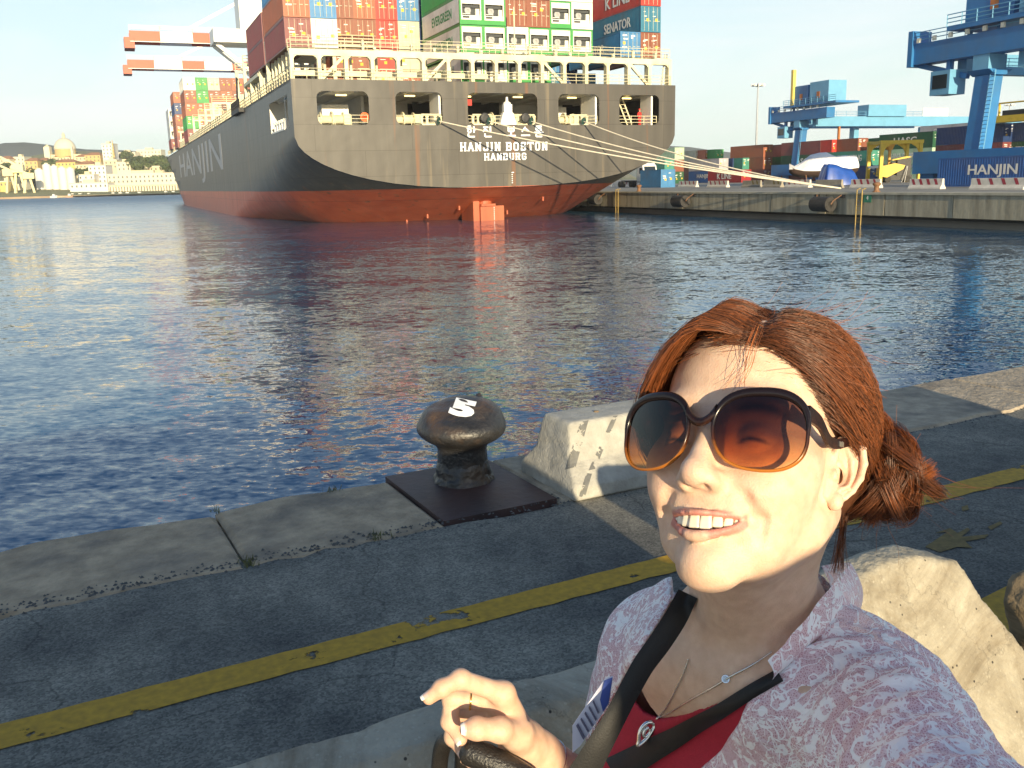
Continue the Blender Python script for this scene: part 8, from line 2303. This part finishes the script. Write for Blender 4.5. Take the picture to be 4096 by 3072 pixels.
# ---------------------------------------------------------------- sunglasses
sg_ = thing('sunglasses', 'large dark brown sunglasses with gradient lenses worn by the woman', 'sunglasses', tuple(hw((0, .10, .004))))
bpy.context.view_layer.update()
def lens_outline(side, n_=64, grow=0.0):
    """outline points (x, z) of one lens; side +1 her right"""
    o = []
    cx, cz, a_, b_ = .0445, .0035, .0332 + grow, .0292 + grow
    for k in range(n_):
        t = 2 * math.pi * k / n_; c_, s_ = math.cos(t), math.sin(t); e_ = 2 / 2.6
        x = cx + a_ * math.copysign(abs(c_) ** e_, c_); z = cz + b_ * math.copysign(abs(s_) ** e_, s_)
        if s_ < 0: x += .0035 * s_ * (1 if c_ < 0 else -.2) * -1
        z += .10 * (x - cx) * (.5 if s_ > 0 else -.1)
        o.append((side * x, z))
    return o
def gl_y(x, z): return .1075 - 3.4 * x * x - 1.6 * (z + .004) ** 2 + .06 * z
def tort_mat():
    mt = bpy.data.materials.new('tortoise_acetate'); mt.use_nodes = True; n = mt.node_tree; l = n.links; b = n.nodes['Principled BSDF']; b.inputs['Roughness'].default_value = .22; b.inputs['Specular IOR Level'].default_value = .35
    a = n.nodes.new('ShaderNodeAttribute'); a.attribute_name = 'down'
    t = n.nodes.new('ShaderNodeTexCoord'); z = n.nodes.new('ShaderNodeTexNoise'); z.inputs['Scale'].default_value = 140; z.inputs['Detail'].default_value = 3; l.new(t.outputs['Object'], z.inputs['Vector'])
    ad = n.nodes.new('ShaderNodeMath'); ad.operation = 'MULTIPLY_ADD'; ad.inputs[1].default_value = .30; l.new(z.outputs['Fac'], ad.inputs[0]); l.new(a.outputs['Fac'], ad.inputs[2])
    r = n.nodes.new('ShaderNodeValToRGB'); e = r.color_ramp.elements; e[0].position = .5; e[0].color = (.010, .006, .007, 1); e[1].position = 1.0; e[1].color = (.42, .14, .02, 1); x_ = e.new(.72); x_.color = (.05, .016, .008, 1)
    l.new(ad.outputs[0], r.inputs[0]); l.new(r.outputs[0], b.inputs['Base Color']); return mt
TORT = tort_mat()
def lens_mat():
    mt = bpy.data.materials.new('gradient_lens'); mt.use_nodes = True; n = mt.node_tree; l = n.links
    for x in list(n.nodes):
        if x.type == 'BSDF_PRINCIPLED': n.nodes.remove(x)
    a = n.nodes.new('ShaderNodeAttribute'); a.attribute_name = 'down'
    r = n.nodes.new('ShaderNodeValToRGB'); e = r.color_ramp.elements; e[0].position = 0; e[0].color = (.085, .050, .052, 1); e[1].position = 1; e[1].color = (.88, .58, .28, 1); x_ = e.new(.5); x_.color = (.27, .15, .105, 1); x2 = e.new(.78); x2.color = (.62, .35, .15, 1)
    l.new(a.outputs['Fac'], r.inputs[0])
    # tint deepens where sight passes the lens at a slant (longer way through the plastic)
    lw = n.nodes.new('ShaderNodeLayerWeight'); lw.inputs['Blend'].default_value = .5; gm = n.nodes.new('ShaderNodeGamma'); mr = n.nodes.new('ShaderNodeMapRange'); mr.inputs['From Max'].default_value = .75; mr.inputs['To Min'].default_value = .85; mr.inputs['To Max'].default_value = 2.6
    l.new(lw.outputs['Facing'], mr.inputs['Value']); l.new(mr.outputs[0], gm.inputs['Gamma']); l.new(r.outputs[0], gm.inputs['Color'])
    tr = n.nodes.new('ShaderNodeBsdfTransparent'); l.new(gm.outputs[0], tr.inputs[0])
    gl = n.nodes.new('ShaderNodeBsdfGlossy'); gl.inputs['Roughness'].default_value = .02; gl.inputs['Color'].default_value = (1, 1, 1, 1)
    fr = n.nodes.new('ShaderNodeFresnel'); fr.inputs['IOR'].default_value = 1.45
    ms = n.nodes.new('ShaderNodeMixShader'); l.new(fr.outputs[0], ms.inputs[0]); l.new(tr.outputs[0], ms.inputs[1]); l.new(gl.outputs[0], ms.inputs[2])
    l.new(ms.outputs[0], n.nodes['Material Output'].inputs[0]); return mt
LENS = lens_mat()
def put(name, mb, mats, parent, dn, smooth=True):
    zs_ = np.array([v[2] for v in mb.v]); me = mb.mesh(name); at = me.attributes.new('down', 'FLOAT', 'POINT'); zz = np.array([v.co.z for v in me.vertices])
    at.data.foreach_set('value', np.clip((dn[0] - zz) / (dn[0] - dn[1]), 0, 1).astype(np.float32))
    o = obj(name, me, mats, None, smooth); o.matrix_world = HMAT; o.parent = parent; o.matrix_parent_inverse = parent.matrix_world.inverted(); return o
for side in (1, -1):
    ol = lens_outline(side); n_ = len(ol)
    mb = MB(); rings = []                                        # lens as a domed sheet of rings
    cx = sum(p[0] for p in ol) / n_; cz = sum(p[1] for p in ol) / n_
    for g_ in range(1, 9):
        f_ = g_ / 8; rings.append([(cx + (x - cx) * f_, cz + (z - cz) * f_) for x, z in ol])
    mb.v.append((cx, gl_y(cx, cz), cz))
    for rg_ in rings: mb.v += [(x, gl_y(x, z), z) for x, z in rg_]
    for k in range(n_): mb.f.append((0, 1 + k, 1 + (k + 1) % n_)); mb.mi.append(0)
    for g_ in range(7):
        for k in range(n_): a = 1 + g_ * n_; mb.f.append((a + k, a + n_ + k, a + n_ + (k + 1) % n_, a + (k + 1) % n_)); mb.mi.append(0)
    put('lens', mb, LENS, sg_, (.030, -.026))
    mb = MB(); o2 = []                                           # rim: swept section, heavier along the brow
    for k in range(n_):
        x, z = ol[k]; xp, zp = ol[(k + 1) % n_]; xm, zm = ol[k - 1]; tx, tz = xp - xm, zp - zm; L_ = math.hypot(tx, tz); nx_, nz_ = tz / L_ * side, -tx / L_ * side
        up_ = max(0, (z - .004) / .03); w_ = .0013 + .0027 * up_; y = gl_y(x, z)
        for a_ in range(8):
            t = 2 * math.pi * a_ / 8; o2.append((x + nx_ * (w_ * math.cos(t) + w_ * .6), y + .0024 * math.sin(t), z + nz_ * (w_ * math.cos(t) + w_ * .6)))
    mb.v = o2
    for k in range(n_):
        for a_ in range(8): mb.f.append((k * 8 + a_, k * 8 + (a_ + 1) % 8, ((k + 1) % n_) * 8 + (a_ + 1) % 8, ((k + 1) % n_) * 8 + a_)); mb.mi.append(0)
    put('rim', mb, TORT, sg_, (.030, -.030))
    # temple arm
    mb = MB(); pts = [(side * .0765, .0845, .0215), (side * .0790, .066, .0190), (side * .0795, .045, .0100), (side * .0800, .025, .0130), (side * .0800, .004, .0200), (side * .0790, -.016, .0240), (side * .0775, -.030, .012)]
    P = spl(pts, 24); hz_ = np.interp(np.linspace(0, 1, 24), [0, .15, .35, .6, 1], [.0062, .0052, .0045, .0040, .0030])
    for p, h_ in zip(P, hz_):
        for dx, dz in ((-.0014, -1), (.0014, -1), (.0014, 1), (-.0014, 1)): mb.v.append((p[0] + dx, p[1], p[2] + dz * h_))
    for k in range(23):
        for a_ in range(4): mb.f.append((k * 4 + a_, k * 4 + (a_ + 1) % 4, (k + 1) * 4 + (a_ + 1) % 4, (k + 1) * 4 + a_)); mb.mi.append(0)
    mb.f += [(0, 1, 2, 3), (92, 95, 94, 93)]; mb.mi += [0, 0]
    tpo = put('temple', mb, TORT, sg_, (.10, -.10), False)
    if side == -1:
        mb = MB()
        for k in range(2): mb.box((-.0822, .0225 - .005 * k, .0108 + .0012 * k), (-.0815, .0265 - .005 * k, .0148 + .0012 * k))
        o = mb.build('emblem', pm('gold_emblem', (.6, .55, .45), .3, metal=.8, var=0), None); o.matrix_world = HMAT; o.parent = tpo; o.matrix_parent_inverse = tpo.matrix_world.inverted()
mb = MB(); bx_ = np.linspace(-.0125, .0125, 13)
for x in bx_:
    z = .0125 - 26 * x * x * 0 + 60 * x * x - .0030; y = gl_y(x, z) + .001
    h_ = .0036 + 12 * x * x
    for a_ in range(8): t = 2 * math.pi * a_ / 8; mb.v.append((x, y + .0026 * math.sin(t), z + h_ * math.cos(t)))
for k in range(12):
    for a_ in range(8): mb.f.append((k * 8 + a_, k * 8 + (a_ + 1) % 8, (k + 1) * 8 + (a_ + 1) % 8, (k + 1) * 8 + a_)); mb.mi.append(0)
put('bridge', mb, TORT, sg_, (.05, -.05))
# ---------------------------------------------------------------- jewellery, badge, bag
SILV = pm('silver', (.75, .74, .72), .22, metal=1.0, var=.05); GOLD = pm('gold', (.85, .58, .2), .2, metal=1.0, var=.03)
bva = bvh_of([redtop, body])
nk = thing('necklace', 'fine silver chain with open heart pendant around the woman\'s neck', 'necklace', tuple(aty(2600, 2900, .74))); bpy.context.view_layer.update()
def chain_path(pts, lift=.0022, k=70):
    P = spl([(x, y, 0) for x, y in pts], k); o = []
    for x, y, _ in P:
        h = hit_px(bva, x, y, lift)
        if h is not None: o.append(h)
    return o
for pts in ([(2752, 2640), (2735, 2690), (2700, 2760), (2665, 2830), (2625, 2876)], [(3085, 2610), (3000, 2665), (2925, 2705), (2860, 2745), (2760, 2800), (2680, 2850), (2625, 2876)]):
    o_ = chain_path(pts); mb = MB()
    if len(o_) > 3:
        mb.tube(o_, .0008, 6)
        for p in o_[::1]: mb.lathe([(.0, -.0011), (.0011, 0), (.0, .0011)], 6, tuple(p))
        c_ = mb.build('chain', SILV, None, True); child(c_, nk)
hc = hit_px(bva, 2580, 2935, .012)
rx, ry = RT, UPV
def pend(pts, r, name):
    mb = MB(); P = spl([(x, y, 0) for x, y in pts], 50); mb.tube([hc + rx * ((x - 2580) * .0002) - ry * ((y - 2935) * .0002) for x, y, _ in P], r, 8); return child(mb.build(name, SILV, None, True), nk)
pend([(2622, 2880), (2600, 2876), (2572, 2895), (2552, 2930), (2548, 2970), (2545, 2995), (2585, 2965), (2615, 2925), (2630, 2895), (2622, 2880)], .0021, 'pendant_outline'); pend([(2600, 2902), (2580, 2915), (2572, 2940), (2585, 2950), (2605, 2930), (2608, 2910)], .0019, 'pendant_curl')
mb = MB(); a = hit_px(bva, 2902, 2716, .003); Mq = (CAMP - a).to_track_quat('Z', 'Y').to_matrix(); mb.lathe([(.0028, -.0005), (.0036, -.0005), (.0036, .0005), (.0028, .0005), (.0028, -.0005)], 14, tuple(a), M=Mq); child(mb.build('clasp', SILV, None), nk)
# badge
bd = thing('name_badge', 'white name badge with blue band hanging beside the black strap', 'badge', tuple(aty(2360, 2860, .80))); bpy.context.view_layer.update()
BW = pm('badge_card', (.62, .62, .76), .4, var=.03); BB = pm('badge_blue', (.06, .10, .38), .4, var=.03); BT = pm('badge_print', (.12, .12, .2), .5, var=0)
def bq(s, t, lift=0):
    c0, c1, c2, c3 = aty(2422, 2706, .775 - lift), aty(2462, 2716, .772 - lift), aty(2330, 3020, .765 - lift), aty(2288, 2968, .770 - lift)
    c0, c1, c2, c3 = aty(2405, 2722, .792 - lift), aty(2462, 2700, .780 - lift), aty(2425, 2880, .772 - lift), aty(2292, 3030, .772 - lift)
    return None
def bpt(px, py, lift=0.0): return aty(px, py, .785 - lift + (2380 - px) * .00006)
def bpoly(pts, mat, name, lift, parent):
    mb = MB(); P = [bpt(x, y, lift) for x, y in pts]; n_ = len(P); Q = [p + Vector((0, .0012, 0)) for p in P]; mb.add(P + Q, [tuple(range(n_)), tuple(range(n_, 2 * n_))[::-1]] + [(i, (i + 1) % n_, n_ + (i + 1) % n_, n_ + i) for i in range(n_)]); return child(mb.build(name, mat, None), parent)
bpoly([(2290, 2905), (2418, 2717), (2452, 2706), (2436, 2815), (2320, 2985), (2290, 3012)], BW, 'card', 0, bd)
bpoly([(2418, 2724), (2450, 2712), (2434, 2812), (2412, 2848), (2400, 2800)], BB, 'blue_band', .002, bd)
for k, (a, b_, c_, d_) in enumerate((((2305, 2905), (2312, 2896), (2340, 2950), (2333, 2960)), ((2322, 2880), (2326, 2874), (2356, 2925), (2352, 2931)), ((2338, 2856), (2342, 2850), (2372, 2902), (2368, 2908)), ((2354, 2832), (2358, 2826), (2386, 2878), (2382, 2884)), ((2370, 2808), (2374, 2802), (2396, 2850), (2392, 2856)))):
    bpoly([a, b_, c_, d_], BT, 'printed_line', .002, bd)
# ring, bracelet
def band(c, d, r, rr, name, mat, label, cat):
    mb = MB(); d = d.normalized(); Mq = d.to_track_quat('Z', 'Y').to_matrix(); prof = [(r + rr * math.cos(t), rr * math.sin(t)) for t in [2 * math.pi * k / 8 for k in range(9)]]; mb.lathe(prof, 28, tuple(c), M=Mq); o = mb.build(name, mat, None, True); tag(o, label, cat); return o
md = HAND['middle']; band(md[0].lerp(md[1], .60), md[1] - md[0], .0102, .0011, 'finger_ring', GOLD, 'thin gold ring on the woman\'s finger', 'ring')
wa, wb_ = hp(2095, 2978, .893), hp(2150, 3020, .905); band(hp(2185, 3046, .912), Vector(hp(2420, 3230, .955)) - Vector(wb_), .0262, .0009, 'bracelet', SILV, 'thin white bracelet around the woman\'s wrist', 'bracelet')
# black leather bag held by its handle
LEA = pm('black_leather', (.018, .016, .015), .35, var=.2, scale=40, bump=.0012, bscale=420, spec=.6)
bg_ = thing('handbag', 'black leather bag with thick handle held in the woman\'s hand', 'bag', tuple(aty(1990, 3072, .86))); bpy.context.view_layer.update()
mb = MB(); hpth = [(1850, 2985, .862), (1880, 3005, .858), (1960, 3040, .852), (2050, 3085, .848), (2140, 3160, .848), (2180, 3300, .855)]; P = [aty(*p) for p in hpth]; PP = spl([tuple(p) for p in P], 30); mb.tube([Vector(p) for p in PP], [.004 + .0105 * min(1, i / 5) for i in range(30)], 14); child(mb.build('handle', LEA, None, True), bg_)
Vg = Vol((-.16, .74, .66), (.10, .96, 1.20), .007)
def bag(X, Y, Z):
    c_ = np.array(aty(1900, 3300, .90)); dx = np.abs(X - c_[0] - .0) - .085 + .03; dy = np.abs(Y - c_[1]) - .035 + .03; dz = np.abs(Z - .93) - .13 + .03
    return np.sqrt(np.maximum(dx, 0) ** 2 + np.maximum(dy, 0) ** 2 + np.maximum(dz, 0) ** 2) + np.minimum(np.maximum(np.maximum(dx, dy), dz), 0) - .03
Vg.blend(bag, (-.16, .76, .7), (.1, .98, 1.1)); gv, gq = Vg.surface(); child(obj('bag_body', np_mesh('bag_body', gv, gq), LEA), bg_)
mb = MB(); P = spl([tuple(aty(*p)) for p in ((1760, 3200, .915), (1758, 3060, .905), (1775, 2975, .898), (1815, 2958, .895), (1850, 2985, .905), (1850, 3100, .92))], 30); mb.tube([Vector(p) for p in P], .0095, 10); child(mb.build('second_handle', LEA, None, True), bg_)
# ================================================================== AIR
hzm = bpy.data.materials.new('harbour_haze'); hzm.use_nodes = True
hn = hzm.node_tree
for x in list(hn.nodes):
    if x.type == 'BSDF_PRINCIPLED': hn.nodes.remove(x)
pv = hn.nodes.new('ShaderNodeVolumePrincipled'); pv.inputs['Color'].default_value = (.93, .95, .97, 1); pv.inputs['Density'].default_value = .00016; pv.inputs['Anisotropy'].default_value = 0.0
hn.links.new(pv.outputs[0], hn.nodes['Material Output'].inputs['Volume'])
mb = MB(); mb.box((-2300, -90, -6), (2300, 1660, 90)); hz_o = mb.build('haze', hzm)
tag(hz_o, 'thin pale haze over the whole harbour', 'haze', kind='stuff')
